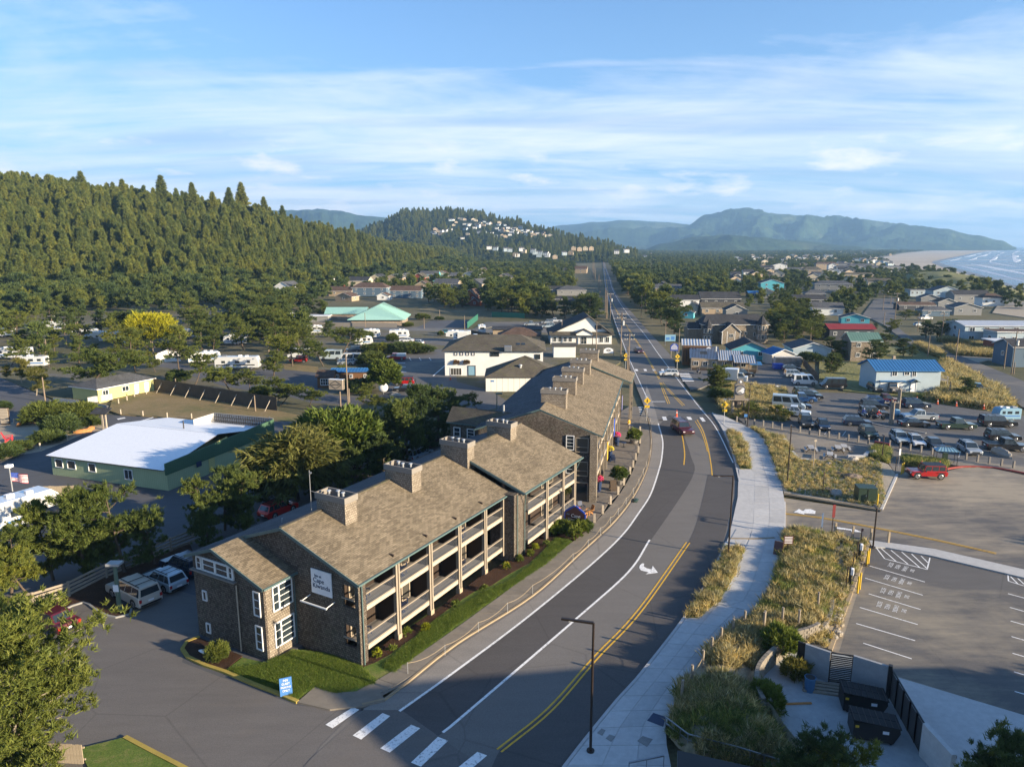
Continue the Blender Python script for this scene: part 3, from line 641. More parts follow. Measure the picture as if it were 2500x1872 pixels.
poly('road_apron',L_('p',[(890,1733),(980,1733),(1075,1800),(1180,1872),(1100,2300),(600,2300),(640,1990),(760,1850)]),Z3+.008,'asphalt_drive')
poly('camp_ground',L_('a1',[(-900,60),(0,90),(900,30),(1500,20),(2212,40),(3000,60)])+L_('a2',[(1900,520),(2212,590)])+L_('z7',[(900,285),(1150,240),(1180,420),(1600,420),(1545,560),(900,900),(700,930)])+L_('a2',[(1500,1330),(1250,1370),(700,1400)])+L_('a1',[(2160,800),(1270,630),(1180,540),(700,760),(400,700),(0,540),(-900,400)]),-.004,'camp_grass')
poly('car_park_asphalt',L_('a2',[(1280,870),(1460,775),(1880,735),(1900,1040),(2212,1120),(2400,1250),(2000,1330),(1500,1330),(1280,1230),(1250,1140),(1330,960)]),Z1+.012,'asphalt_far')
poly('camp_lane',L_('a1',[(820,400),(1300,470),(1700,600),(2212,700),(2212,640),(1750,555),(1400,440),(900,360)]),Z1,'asphalt_lot')
poly('camp_lane',L_('a2',[(350,920),(640,960),(700,1150),(1000,1180),(1250,1150),(1280,1200),(1000,1250),(600,1230),(200,1120),(0,1000),(100,930)]),Z1,'asphalt_lot')
poly('camp_lane',L_('a2',[(1050,680),(1700,700),(1880,730),(1950,700),(2212,640),(2212,600),(1900,650),(1100,640)]),Z1,'asphalt_far')
poly('sports_court',L_('a2',[(1530,555),(1670,490),(2060,480),(1990,560)]),Z1+.004,'asphalt_lot')
poly('gravel_lane',L_('a2',[(560,500),(960,560),(1500,580),(2300,600),(2300,560),(1990,570),(1530,545),(1000,530),(700,470)]),Z1,'gravel')
poly('car_park_asphalt',L_('z7',[(430,330),(560,260),(1120,255),(1180,300),(1010,340),(620,290)]),Z1+.008,'asphalt_far')
poly('dry_lawn',L_('a1',[(840,795),(870,700),(1190,645),(1260,640),(2150,800),(2450,860),(2400,885),(2212,880),(1500,862),(930,828)]),Z1+.03,'lawn_dry')
poly('dirt_verge',L_('a2',[(330,870),(650,905),(660,960),(350,930)]),Z1+.01,'lawn_dry')
poly('sandy_bed',L_('a1',[(0,900),(160,880),(400,890),(700,880),(840,930),(640,980),(500,1040),(320,1110),(150,1140),(0,1180),(-300,1100)]),Z1+.02,'sand')
poly('sandy_bed',L_('a1',[(220,860),(560,830),(760,840),(700,900),(560,920),(240,890)]),Z1+.016,'dirt')
for q in[[(900,860),(960,850),(970,856),(912,868)],[(960,912),(1180,848),(1186,852),(966,918)],[(1180,1316),(1300,1345),(1296,1350),(1176,1322)]]:quadmark('parking_line','a1',q)
for q in[[(1960,905),(2000,885),(2004,889),(1964,909)],[(2060,1005),(2130,985),(2133,990),(2064,1010)],[(1815,1262),(1880,1238),(1884,1243),(1820,1268)]]:quadmark('parking_line','a1',q)
for x,y in[(1340,870),(1345,905),(1350,948)]:quadmark('parking_line','a2',[(x,y),(x+95,y),(x+95,y+4),(x,y+4)])
quadmark('parking_line','a2',[(1682,985),(1838,852),(1843,855),(1690,990)])
for x in(1470,1560,1650):quadmark('parking_line','a2',[(x,825),(x+5,825),(x+22,850),(x+17,850)])
path_right=L_('z4',[(1160,1960),(1230,1656),(1195,1480),(1250,1330),(1400,1110),(1560,930)])+L_('z5',[(310,830),(400,700),(440,560),(480,430),(492,340),(492,200),(470,90)])+L_('z6',[(555,735),(500,560),(440,450),(340,395),(180,318)])+L_('a4',[(620,1500)])
PR=spl(path_right,1.2)
poly('car_park_asphalt',L_('z6',[(585,870),(1240,968),(1350,720),(1480,670),(1690,690),(1790,668),(2000,672),(2212,718),(2900,860)])+[(140,75),(140,18),(50,16),(27,35)]+L_('z5',[(1300,1450),(1080,1090),(880,1040),(750,1005),(968,408),(560,325),(490,335)]),Z1,'asphalt_entry')
poly('charging_bays',L_('z5',[(985,432),(1060,436),(1310,480),(1835,606),(2500,765),(2700,1590),(1835,1368),(1140,1150),(1000,1080),(800,1010),(960,500)]),Z1+.004,'asphalt_bays')
poly('upper_car_park',L_('z6',[(330,375),(560,395),(980,462),(1300,515),(1620,600),(2212,660),(3000,760),(3100,420),(2300,330),(1940,285),(1480,215),(1280,180),(1060,165),(830,160),(720,80)])+L_('b4',[(1130,620),(1100,560),(560,600)])+L_('a4',[(1000,1120),(700,1080),(480,1010),(330,1030),(200,1050),(360,1250),(460,1230),(700,1130),(950,1190),(980,1230),(1330,1270),(1220,1400),(1380,1560),(1000,1530),(800,1500)]),Z1+.004,'asphalt_far')
poly('plaza',L_('z6',[(180,320),(330,375),(560,397),(980,464),(1300,518),(1620,602),(2300,668),(2300,720),(2000,668),(1800,660),(1690,640),(1400,600),(1400,705),(1345,705),(1300,640),(1300,560),(1170,600),(1010,622),(830,625),(700,622),(650,560),(580,470),(440,425),(330,385)]),Z1+.012,'asphalt_sandy')
poly('beach_road',L_('a5',[(560,330),(760,320),(775,600),(1000,780),(1290,850),(1700,1010),(2070,1160),(2600,1400),(2600,1560),(2050,1420),(1890,1290),(1640,1090),(1300,930),(1000,840),(780,690),(650,590),(440,490)]),Z1,'asphalt_far')
poly('beach_lane',L_('a5',[(1290,850),(1500,830),(2600,900),(2600,960),(1700,950),(1500,1000)]),Z1-.002,'sand')
poly('grass_verge',L_('a5',[(1350,990),(1500,1060),(1650,1160),(1870,1280),(1960,1440),(1700,1440),(1200,1370),(850,1310),(420,1270),(240,1250),(260,1150),(0,1130),(0,960),(440,960),(440,900),(600,800),(980,820),(1240,930)]),-.05,'dune_grass_ground')
poly('grass_verge',L_('a5',[(1200,760),(1600,790),(1850,880),(2300,900),(2300,880),(1800,860),(1700,770),(1280,740)]),Z1+.008,'dune_grass_ground')
poly('grass_verge',L_('a5',[(1280,830),(1900,870),(1880,930),(1400,900)]),Z1+.010,'dune_grass_ground')
poly('sandy_yard',L_('a5',[(1750,470),(1850,330),(2100,300),(2600,320),(2600,560),(2100,520)]),.004,'sand')
poly('entry_strip',L_('z5',[(965,390),(1330,440),(1835,556),(2500,712),(2500,760),(1835,602),(1310,477),(1060,432),(985,430)]),.13,'concrete_new',thick=.2)
poly('loading_pad',L_('z5',[(1130,1160),(1835,1372),(2700,1600),(2700,2300),(1480,2000),(1380,1656),(1290,1450)]),.10,'concrete_new',thick=.2)
for a,b in[((966,408),(748,1006))]:ribbon('kerb',L_('z5',[a,b]),.30,.16,'kerb_tan',thick=.2)
ribbon('kerb',L_('z6',[(590,848),(900,900),(1245,958)]),.22,.15,'kerb_tan',thick=.2);ribbon('kerb',L_('z6',[(1248,955),(1355,716)]),.3,.16,'concrete_new',thick=.2)
ribbon('red_kerb',spl(L_('z6',[(1640,700),(1700,676),(1800,662),(1900,662),(2000,668),(2212,706),(2600,790)]),1),.25,.15,'kerb_red',thick=.2)
ribbon('kerb',spl(L_('z6',[(1150,360),(1250,385),(1400,410),(1550,437)]),1),.5,.12,'concrete_grey',thick=.2)
for q in[((960,527),(1280,620)),((945,598),(1268,694)),((965,686),(1256,774)),((915,762),(1240,858)),((895,852),(1225,948)),((935,962),(1207,1050)),((1745,685),(2020,760)),((1755,762),(2020,835)),((1760,838),(2030,915)),((1765,925),(2040,1005)),((1770,1018),(2060,1105)),((1778,1122),(2080,1215)),((1782,1232),(2090,1320)),((1005,425),(1055,490)),((1055,490),(1292,550)),((1292,550),(1308,485)),((1035,432),(1118,504)),((1090,442),(1185,520)),((1150,452),(1250,538)),((1205,463),(1292,545)),((1258,474),(1300,515)),((1745,582),(1748,615)),((1748,615),(1990,690)),((1760,590),(1800,630)),((1800,600),(1850,645)),((1850,612),(1905,660))]:
 mark('parking_line',L_('z5',q),.11,'paint_white',Z1+.010)
for k in(-.14,.14):mark('centre_line',offs(spl(L_('z5',[(462,236),(700,262),(1000,318),(1350,388),(1680,462)]),2),k),.11,'paint_yellow',.045)
for q in[((840,460),(1220,480)),((890,408),(860,452)),((1010,420),(985,455)),((1220,455),(1190,480)),((1310,520),(1290,560)),((1790,540),(1770,600))]:mark('parking_line',L_('z6',q),.12,'paint_faded',Z1+.012)
def text(name,s,size,loc,rot,m,parent=None,ext=.006,align='CENTER',sx=1.):
 cu_=bpy.data.curves.new(name,'FONT');cu_.body=s;cu_.size=size;cu_.extrude=ext;cu_.align_x=align;cu_.align_y='CENTER'
 o=bpy.data.objects.new(name,cu_);COL.objects.link(o);o.data.materials.append(MATS[m])
 dg=bpy.context.evaluated_depsgraph_get();me=bpy.data.meshes.new_from_object(o.evaluated_get(dg));bpy.data.objects.remove(o)
 o=bpy.data.objects.new(name,me);COL.objects.link(o);o.location=loc;o.rotation_euler=rot;o.scale=(sx,1,1)
 if not me.materials:me.materials.append(MATS[m])
 if parent:o.parent=parent
 return o
for(x,y) in[(1147,540),(1128,610),(1110,685),(1092,763)]:
 g=G('z5',x,y);e=(G('z5',x+60,y+16)-G('z5',x,y));an=math.atan2(e.y,e.x)
 for k,w in enumerate(['ELECTRIC','VEHICLE','CHARGING','ONLY']):
  p=g+e.normalized()*((k-1.5)*.62)
  S(text('bay_lettering',w,.50,(p.x,p.y,Z1+.012),(0,0,an-R(90)),'paint_white',ext=.001,sx=.52 if k<3 else .5))
SI=spl(L_('p',[(871,1690),(960,1640),(1082,1558),(1249,1436),(1401,1322),(1440,1290)])+L_('z7',[(1500,1590),(1600,1440),(1652,1330),(1690,1190),(1700,1060),(1685,985)]),1.4)
poly('lawn',L_('z2',[(345,1120),(440,1048),(575,1080),(720,1000),(1000,1030),(1110,1080)])+L_('z3',[(480,1560),(700,1380),(1000,1180),(1250,1010),(1450,880),(1560,830),(1650,880)])+[p for p in SI if p[1]<G('z3',1650,880).y-1.0][:0:-1]+L_('z2',[(1080,1240),(960,1250),(845,1215),(750,1282),(620,1228),(500,1185)]),.10,'lawn',thick=.3)
poly('mulch_bed',L_('z3',[(425,1618),(450,1580),(600,1450),(850,1290),(1100,1100),(1300,980),(1450,870),(1600,770),(1700,760),(1745,830),(1660,875),(1600,862),(1545,865),(1480,935),(1400,1010),(1290,1070),(1180,1140),(1090,1170),(980,1240),(860,1330),(760,1420),(680,1475),(600,1535),(520,1580)]),.125,'mulch',thick=.3)
poly('mulch_bed',L_('z2',[(108,1000),(125,960),(205,940),(440,1040),(345,1118),(230,1085),(140,1045)]),.12,'mulch',thick=.3)
yk=spl(L_('z2',[(200,932),(130,960),(104,1000),(135,1045),(230,1090),(345,1128),(500,1195),(620,1240),(750,1296)]),1)
ribbon('yellow_kerb',yk,.28,.16,'concrete_yellow',thick=.3)
poly('corner_paving',L_('z2',[(845,1215),(960,1250),(1080,1240),(1180,1190),(1240,1290),(1110,1322),(930,1342),(750,1300)]),.13,'concrete_old',thick=.3)
poly('mulch_bed',L_('z1',[(190,765),(340,780),(470,735),(560,790),(650,818),(725,800),(735,775),(660,735),(620,650),(820,560),(1080,450),(1060,400),(600,580),(380,690)]),.10,'mulch',thick=.2)
ribbon('kerb',spl(L_('z1',[(335,790),(465,738),(560,795),(650,822),(728,804),(738,775)]),.8),.18,.14,'concrete_grey',thick=.2)
poly('lawn',L_('z1',[(490,1656),(440,1560),(705,1495),(1040,1656),(1300,1800),(600,2000)]),.12,'lawn',thick=.3)
ribbon('yellow_kerb',spl(L_('z1',[(700,1495),(860,1580),(1020,1662),(1250,1790)]),1),.28,.17,'concrete_yellow',thick=.3)
poly('patio_paving',L_('b2',[(1180,1230),(1250,1000),(1420,1010),(1480,960),(1600,600),(1720,200),(1790,160),(1870,160),(1900,290),(1890,380),(1870,540),(1820,690),(1740,860),(1690,950),(1600,1030),(1560,1100),(1500,1180),(1420,1290),(1300,1330)]),.12,'patio',thick=.3)
strip('sidewalk_base',resample(spl(L_('p',[(884,1722),(995,1667),(1114,1573),(1300,1455),(1418,1349),(1500,1273),(1578,1147),(1589,1098),(1589,1065),(1572,995)]),1.5),120),resample(SI,120),.085,'concrete_old')
def slabs(name,A,B,nrow,ncol,z,m,thick=.16,gap=.018,jit=.004):
 root=thing(name,None,None);S(root);A=resample(A,nrow+1);B=resample(B,nrow+1)
 lerp=lambda p,q,k:(p[0]+(q[0]-p[0])*k,p[1]+(q[1]-p[1])*k)
 for i in range(nrow):
  for j in range(ncol):
   k0,k1=j/ncol,(j+1)/ncol
   q=[lerp(A[i],B[i],k0),lerp(A[i],B[i],k1),lerp(A[i+1],B[i+1],k1),lerp(A[i+1],B[i+1],k0)]
   cx=sum(p[0] for p in q)/4;cy=sum(p[1] for p in q)/4;r_=max(math.hypot(p[0]-cx,p[1]-cy) for p in q)
   if r_<.05:continue
   q=[(cx+(p[0]-cx)*(1-gap*1.4/r_),cy+(p[1]-cy)*(1-gap*1.4/r_)) for p in q]
   mb=MB();mb.prism([(p[0]-cx,p[1]-cy) for p in q],-thick,0,m);mb.build('slab',root,(cx,cy,z+rnd.uniform(-jit,jit)))
 return root
slabs('sidewalk',spl(L_('p',[(905,1706),(995,1662),(1114,1568),(1300,1452),(1418,1345),(1500,1269),(1548,1205),(1576,1148),(1586,1098),(1586,1065),(1582,1032),(1572,1000)]),1.5),SI,46,1,.13,'concrete_old')
ribbon('kerb',spl(L_('p',[(884,1722),(940,1709),(995,1667),(1114,1573),(1300,1455),(1418,1349),(1500,1273),(1548,1209),(1578,1147),(1589,1098),(1589,1065),(1584,1030),(1572,995)]),1.5),.17,.15,'kerb_tan',thick=.3)
kr_path=spl(L_('z4',[(380,2050),(655,1656),(945,1290),(1055,1170),(1305,850),(1380,730)]),1.2)
n0=30
pr_part=spl(L_('z4',[(1160,2050),(1235,1656),(1195,1480),(1250,1330),(1400,1110),(1560,930),(1720,800)]),1.2)
slabs('shared_path',kr_path,pr_part,15,3,.13,'concrete_new')
left2=spl(L_('z4',[(1382,728),(1500,735),(1560,640),(1645,450),(1690,330),(1700,150),(1700,20)])+L_('z6',[(370,682),(330,520),(280,440),(205,402),(120,320)]),1.2)
right2=spl(L_('z4',[(1722,798),(1770,740),(1810,640),(1850,480),(1868,340),(1872,200),(1850,60)])+L_('z6',[(555,735),(500,560),(440,450),(340,395),(180,318)]),1.2)
slabs('shared_path',left2,right2,34,2,.13,'concrete_new')
strip('path_base',resample(spl(L_('z4',[(380,2050),(640,1656),(930,1290),(1040,1170),(1290,850),(1440,620),(1545,400),(1575,300),(1610,150),(1615,20)])+L_('z6',[(240,570),(170,400),(105,300)]),1.5),150),resample(PR,150),.10,'concrete_new',thick=.1)
poly('path_edge',L_('z4',[(1690,330),(1600,330),(1560,400),(1640,440)])+L_('z4',[(1640,440)]),.128,'concrete_new',thick=.2)
poly('entry_apron',L_('z4',[(1575,300),(1690,335),(1705,150),(1700,20)])+L_('z6',[(370,682),(288,684),(292,770)])+L_('z4',[(1612,20),(1608,150)]),.126,'concrete_new',thick=.2)
poly('entry_apron',L_('z5',[(486,330),(500,325),(500,175),(486,170)]),.1,'concrete_new',thick=.2)
ribbon('tactile_band',L_('z4',[(1568,382),(1700,384),(1815,378)]),.35,.145,'kerb_tan',thick=.1)
KRb=spl(L_('z4',[(380,2050),(640,1656),(930,1290),(1040,1170),(1290,850),(1440,620),(1545,400)]),1.5)
ribbon('kerb',KRb,.2,.15,'concrete_new',thick=.2)
ribbon('kerb',spl(L_('z6',[(293,770),(243,570),(173,400),(108,300)]),1.5),.2,.14,'concrete_new',thick=.2)
planterA=L_('z4',[(1318,828),(1400,690),(1500,520),(1545,430),(1640,448),(1560,640),(1500,737),(1380,828)])
planterB=L_('z6',[(205,428),(250,560),(295,682),(372,682),(335,520),(285,442),(240,425)])
poly('planting_strip',planterA,.15,'dune_grass_ground');poly('planting_strip',planterB,.15,'dune_grass_ground')
poly('manhole_pad',L_('z4',[(1385,745),(1430,700),(1465,715),(1420,760)]),.17,'concrete_grey');poly('utility_slab',L_('z4',[(1500,535),(1530,500),(1580,505),(1560,545)]),.17,'concrete_new')
bedB=L_('z6',[(560,745),(592,842),(900,895),(1238,948),(1345,714),(1295,650),(1170,605),(1010,628),(830,632),(690,620),(640,560),(580,475),(440,425),(335,388),(345,400),(445,455),(505,560)])
poly('planting_bed',bedB,.13,'sand');bedA=L_('z5',[(494,345),(530,332),(640,338),(800,360),(962,412),(748,1000),(620,975),(690,930),(740,850),(755,560)])
poly('planting_bed',bedA,.12,'sand')
bedC=L_('z6',[(1395,640),(1400,600),(1560,620),(1700,645),(1680,672),(1560,665)]);poly('planting_bed',bedC,.13,'dune_grass_ground')
isl=L_('b4',[(150,1300),(60,1200),(20,1050),(120,900),(250,880),(500,900),(900,950),(940,1010),(860,1120),(960,1310),(900,1380),(600,1350),(280,1310)])
poly('planting_bed',isl,.10,'dune_grass_ground')
poly('bin_yard',L_('z5',[(560,960),(620,980),(750,1010),(880,1045),(1080,1100),(1320,1450),(1460,1800),(1200,2100),(700,1900),(400,1400),(330,1250),(360,1120)]),.02,'yard_concrete',thick=.2)
mound=spl(L_('z5',[(-120,1290),(0,1110),(70,1015),(200,892),(312,832),(400,705),(443,560),(482,430),(498,352),(600,345),(755,400),(757,560),(752,720),(748,860),(700,945),(600,985)])+L_('z5',[(560,975),(440,1022),(345,1112),(318,1200),(325,1310),(420,1420),(480,1520),(560,1700),(0,1620),(-150,1500)]),1.0)
mxy=L_('z5',[(-60,1250),(0,1110),(70,1015),(200,892),(312,832),(400,705),(443,560),(482,430)])
def edge_d(x,y,P):
 best=1e9
 for i in range(len(P)):
  a,b=P[i],P[(i+1)%len(P)];vx,vy=b[0]-a[0],b[1]-a[1];L=vx*vx+vy*vy or 1;k=max(0,min(1,((x-a[0])*vx+(y-a[1])*vy)/L))
  best=min(best,(x-a[0]-k*vx)**2+(y-a[1]-k*vy)**2)
 return math.sqrt(best)
def mound_h(x,y):
 d=edge_d(x,y,mound);f=min(1,max(.0,(58-y)/14));return .16+min(1,d/.5)*.15+f*min(1.15,.25+d*.45)+.12*noise.noise(Vector((x*.6,y*.6,3)))
xs=[p[0] for p in mound];ys=[p[1] for p in mound];st=.45;V=[];idx={};Fc=[]
nx=int((max(xs)-min(xs))/st)+2;ny=int((max(ys)-min(ys))/st)+2;INM={}
for i in range(nx):
 for j in range(ny):
  x=min(xs)+i*st;y=min(ys)+j*st
  ins=inside(x,y,mound);INM[i,j]=ins
for i in range(nx):
 for j in range(ny):
  if any(INM.get((i+a,j+b),False) for a in(-1,0,1) for b in(-1,0,1)):
   x=min(xs)+i*st;y=min(ys)+j*st
   if not INM[i,j]:
    best=min(mound,key=lambda p:(p[0]-x)**2+(p[1]-y)**2);x,y=best
   idx[i,j]=len(V);V.append((x,y,mound_h(x,y) if INM[i,j] else(.14 if y>47 or x<14 else .14+min(1.2,max(0,(58-y)/14)*1.0))))
for i in range(nx-1):
 for j in range(ny-1):
  q=[(i,j),(i+1,j),(i+1,j+1),(i,j+1)]
  if all(k in idx for k in q):Fc.append([idx[k] for k in q])
S(ob('grass_mound',npmesh('grass_mound',V,Fc,'mound_sand',smooth=True)))
class Frame:
 def __init__(s,O,ang):s.O=O;s.a=R(ang);s.u=(math.cos(s.a),math.sin(s.a));s.v=(-s.u[1],s.u[0])
 def P(s,u,v,z=0):return(s.O[0]+u*s.u[0]+v*s.v[0],s.O[1]+u*s.u[1]+v*s.v[1],z)
 def loc(s,x,y):dx,dy=x-s.O[0],y-s.O[1];return dx*s.u[0]+dy*s.u[1],dx*s.v[0]+dy*s.v[1]
def window(parent,c,n,w,h,fm='trim_white',gm='glass',bars=(1,1),fr=.09,name='window',sill=False):
 """window in a vertical wall: c centre, n = outward horizontal normal (2-D)"""
 n=Vector((n[0],n[1],0)).normalized();t_=Vector((-n.y,n.x,0));c=Vector(c);z=Vector((0,0,1))
 mb=MB();d=.06
 for a,b in(((-w/2,-h/2),(-w/2,h/2)),((w/2,-h/2),(w/2,h/2)),((-w/2-fr/2,-h/2),(w/2+fr/2,-h/2)),((-w/2-fr/2,h/2),(w/2+fr/2,h/2))):
  mb.beam(c+t_*a[0]+z*a[1]+n*d/2,c+t_*b[0]+z*b[1]+n*d/2,fr,d*1.6,fm,up=n)
 for k in range(1,bars[0]):x=-w/2+w*k/bars[0];mb.beam(c+t_*x-z*h/2+n*.03,c+t_*x+z*h/2+n*.03,.06,.06,fm,up=n)
 for k in range(1,bars[1]):y=-h/2+h*k/bars[1];mb.beam(c-t_*w/2+z*y+n*.028,c+t_*w/2+z*y+n*.028,.045,.05,fm,up=n)
 o=mb.build(name,parent)
 g=MB();g.quad([c-t_*w/2-z*h/2+n*.012,c+t_*w/2-z*h/2+n*.012,c+t_*w/2+z*h/2+n*.012,c-t_*w/2+z*h/2+n*.012],gm);g.build('pane',o)
 return o
def roof_slab(mb,pts,m,th=.16,fas='trim_teal'):
 """thick roof panel from its four top corners (eave a, eave b, ridge b, ridge a)"""
 P=[Vector(p) for p in pts];D=Vector((0,0,-th));n=len(P)
 mb.add(P,[tuple(range(n))],m);mb.add([p+D for p in P],[tuple(range(n-1,-1,-1))],fas)
 for i in range(n):mb.add([P[i],P[i]+D,P[(i+1)%n]+D,P[(i+1)%n]],[(0,1,2,3)],fas)
def adirondack(col='navy'):
 t_=thing('adirondack_chair','x','chair')
 b=MB()
 for k in range(5):b.box((-.27+k*.11,-.30,.30-.0),(-.18+k*.11,.22,.33),col)
 b.build('seat',t_)
 b=MB()
 for k in range(5):
  x=-.26+k*.108;h=.98+.05*(1-abs(k-2)/2);b.beam((x+.045,.20,.30),(x+.045,.46,h),.095,.022,col,up=(0,-1,0))
 b.build('backrest',t_)
 for s in(-1,1):
  a=MB();a.box((s*.34-.06,-.36,.55),(s*.34+.06,.36,.58),col);a.build('armrest',t_)
  l=MB();l.box((s*.34-.03,-.36,0),(s*.34+.03,-.28,.55),col);l.build('leg',t_)
  l=MB();l.beam((s*.30,.30,.0),(s*.30,-.1,.33),.05,.1,col);l.build('leg',t_)
 return t_
CHAIR0=adirondack();CHAIR_USED=[False]
def chair(loc,rz,label,group=None,col=None):
 if col:
  o=adirondack(col);o.location=loc;o.rotation_euler.z=rz
 elif not CHAIR_USED[0]:CHAIR_USED[0]=True;o=CHAIR0;o.location=loc;o.rotation_euler.z=rz
 else:o=dup(CHAIR0,loc,rz)
 o['label']=label
 if group:o['group']=group
 return o
A=Frame((-10.9,46.2),60.5)
inn=thing('inn_building','weathered shingle inn with tan roof, four chimneys and balconies beside the curved road','hotel building',(0,0,0))
EV,SL=6.75,.37
def aP(u,v,z=0):return Vector(A.P(u,v,z))
def wallq(mb,F_,pts,m):mb.quad([Vector(F_.P(*p)) for p in pts],m)
def gable_wall(mb,F_,u,v0,v1,zb,ze0,ze1,ridge=None,m='wall_shingle',th=.2):
 """vertical wall across the building at u, from v0 to v1; ridge=(v,z)"""
 top=[(u,v1,ze1)]+([(u,ridge[0],ridge[1])] if ridge else[])+[(u,v0,ze0)]
 f=[(u,v0,zb),(u,v1,zb)]+top
 P=[Vector(F_.P(*p)) for p in f];Q=[Vector(F_.P(p[0]+th,p[1],p[2])) for p in f];n=len(P)
 mb.add(P+Q,[tuple(range(n-1,-1,-1)),tuple(range(n,2*n))]+[(i,(i+1)%n,n+(i+1)%n,n+i) for i in range(n)],m)
RD=7.15;zr=EV+SL*RD
w_=MB()
gable_wall(w_,A,0,1.55,14.0,-.1,EV+SL*1.55-.18,EV+SL*.3-.16,(RD,zr-.18))
for(z0,z1) in((-.1,1.35),(3.05,4.45),(6.15,6.85)):
 P=[Vector(A.P(u,v,z)) for z in(z0,z1) for u in(0,.2) for v in(.35,1.55)]
 w_.add(P,[(0,1,3,2),(4,6,7,5),(0,4,5,1),(1,5,7,3),(3,7,6,2),(2,6,4,0)],'wall_shingle')
P=[Vector(A.P(u,v,z)) for z in(-.1,EV) for u in(-.02,.75) for v in(0,.35)]
w_.add(P,[(0,1,3,2),(4,6,7,5),(0,4,5,1),(1,5,7,3),(3,7,6,2),(2,6,4,0)],'wall_shingle')
gable_wall(w_,A,34.2,0.5,12.5,-.1,EV,EV,(5.6,9.2))
def lwall(mb,F_,u0,u1,v,z0,z1,m,th=.2):
 P=[Vector(F_.P(u,vv,z)) for z in(z0,z1) for u in(u0,u1) for vv in(v,v+th)]
 mb.add(P,[(0,1,3,2),(4,6,7,5),(0,4,5,1),(1,5,7,3),(3,7,6,2),(2,6,4,0)],m)
lwall(w_,A,0,34,13.9,-.1,EV+.1,'wall_shingle')
lwall(w_,A,.2,21.4,1.9,.95,7.3,'plank_dark');lwall(w_,A,21.4,34.1,.5,.95,7.4,'plank_dark')
lwall(w_,A,.2,21.4,1.2,-.1,.96,'wood_dark');lwall(w_,A,21.4,34.1,.0,-.1,.96,'wood_dark')
P=[Vector(A.P(u,v,z)) for z in(-.1,6.75) for u in(20.5,22.6) for v in(-1.15,1.5)]
w_.add(P,[(0,1,3,2),(4,6,7,5),(0,4,5,1),(1,5,7,3),(3,7,6,2),(2,6,4,0)],'wall_shingle')
AU=-2.85
gable_wall(w_,A,AU,6.45,14.15,-.1,6.05,6.75,(11.4,7.72));lwall(w_,A,AU+.2,0,6.45,-.1,6.05,'wall_shingle_light');lwall(w_,A,AU+.2,0,13.95,-.1,6.7,'wall_shingle')
w_.build('wall',inn)
r_=MB()
roof_slab(r_,[aP(-.3,-.28,EV-.10),aP(21.45,-.28,EV-.10),aP(21.45,RD,zr),aP(-.3,RD,zr)],'roof_tan')
roof_slab(r_,[aP(21.45,14.6,EV-.1),aP(-.3,14.6,EV-.1),aP(-.3,RD+.02,zr),aP(21.45,RD+.02,zr)],'roof_grey')  # left slope of the tan roof: its shade is put into the grey
r_.build('roof',inn)
R2,z2=6.1,9.75
r_=MB()
roof_slab(r_,[aP(21.5,-1.75,6.85),aP(35.0,-1.75,6.85),aP(35.0,R2,z2),aP(21.5,R2,z2)],'roof_tan',.2)
roof_slab(r_,[aP(35.0,13.6,6.95),aP(21.5,13.6,6.95),aP(21.5,R2+.02,z2),aP(35.0,R2+.02,z2)],'roof_grey',.2)  # slope away from the sun: tan shingles darkened to grey for shade
r_.build('roof',inn)
r_=MB()
roof_slab(r_,[aP(AU-.35,6.05,6.02),aP(-.02,6.05,6.02),aP(-.02,11.4,7.90),aP(AU-.35,11.4,7.90)],'roof_tan')
roof_slab(r_,[aP(-.31,14.6,6.70),aP(AU-.35,14.6,6.70),aP(AU-.35,11.42,7.90),aP(-.31,11.42,7.90)],'roof_grey')  # annex slope facing inland: shade painted in as a grey roof colour
r_.build('roof',inn)
rc=MB();rc.beam(aP(-.3,RD,zr+.03),aP(21.45,RD,zr+.03),.3,.06,'roof_brown');rc.beam(aP(21.5,R2,z2+.03),aP(35,R2,z2+.03),.3,.06,'roof_brown');rc.build('ridge_cap',inn)
for a,b in((aP(-.35,-.36,EV-.16),aP(21.4,-.36,EV-.16)),(aP(21.4,-1.85,6.76),aP(35.05,-1.85,6.76)),(aP(AU-.35,5.97,5.95),aP(0,5.97,5.95))):
 g=MB();g.beam(a,b,.13,.13,'trim_teal');g.build('gutter',inn)
for pts in([(.25,-.10,6.6),(.25,-.10,.1)],[(21.0,-1.25,6.7),(21.0,-1.25,.1)],[(21.75,-1.8,6.75),(22.4,-1.28,5.3),(22.4,-1.28,.1)],[(34.6,-1.8,6.75),(34.3,-1.2,5.2),(34.3,-1.2,.2)],[(.05,6.38,5.9),(-.08,6.38,.1)],[(AU-.1,9.2,5.4),(AU-.1,9.2,.1)]):
 g=MB();g.tube([aP(*p) for p in pts],.055,'trim_teal' if pts[0][1]!=9.2 else 'wood_light');g.build('downspout',inn)
for a,b in((aP(-.34,-.3,EV-.2),aP(-.34,RD,zr-.1)),(aP(-.34,RD,zr-.1),aP(-.34,11.6,zr-.1-SL*4.45)),(aP(AU-.39,6.05,5.93),aP(AU-.39,11.4,7.82)),(aP(AU-.39,11.4,7.82),aP(AU-.39,14.6,6.62)),(aP(21.42,-1.75,6.70),aP(21.42,R2,z2-.12))):
 g=MB();g.beam(a,b,.06,.24,'trim_teal');g.build('bargeboard',inn)
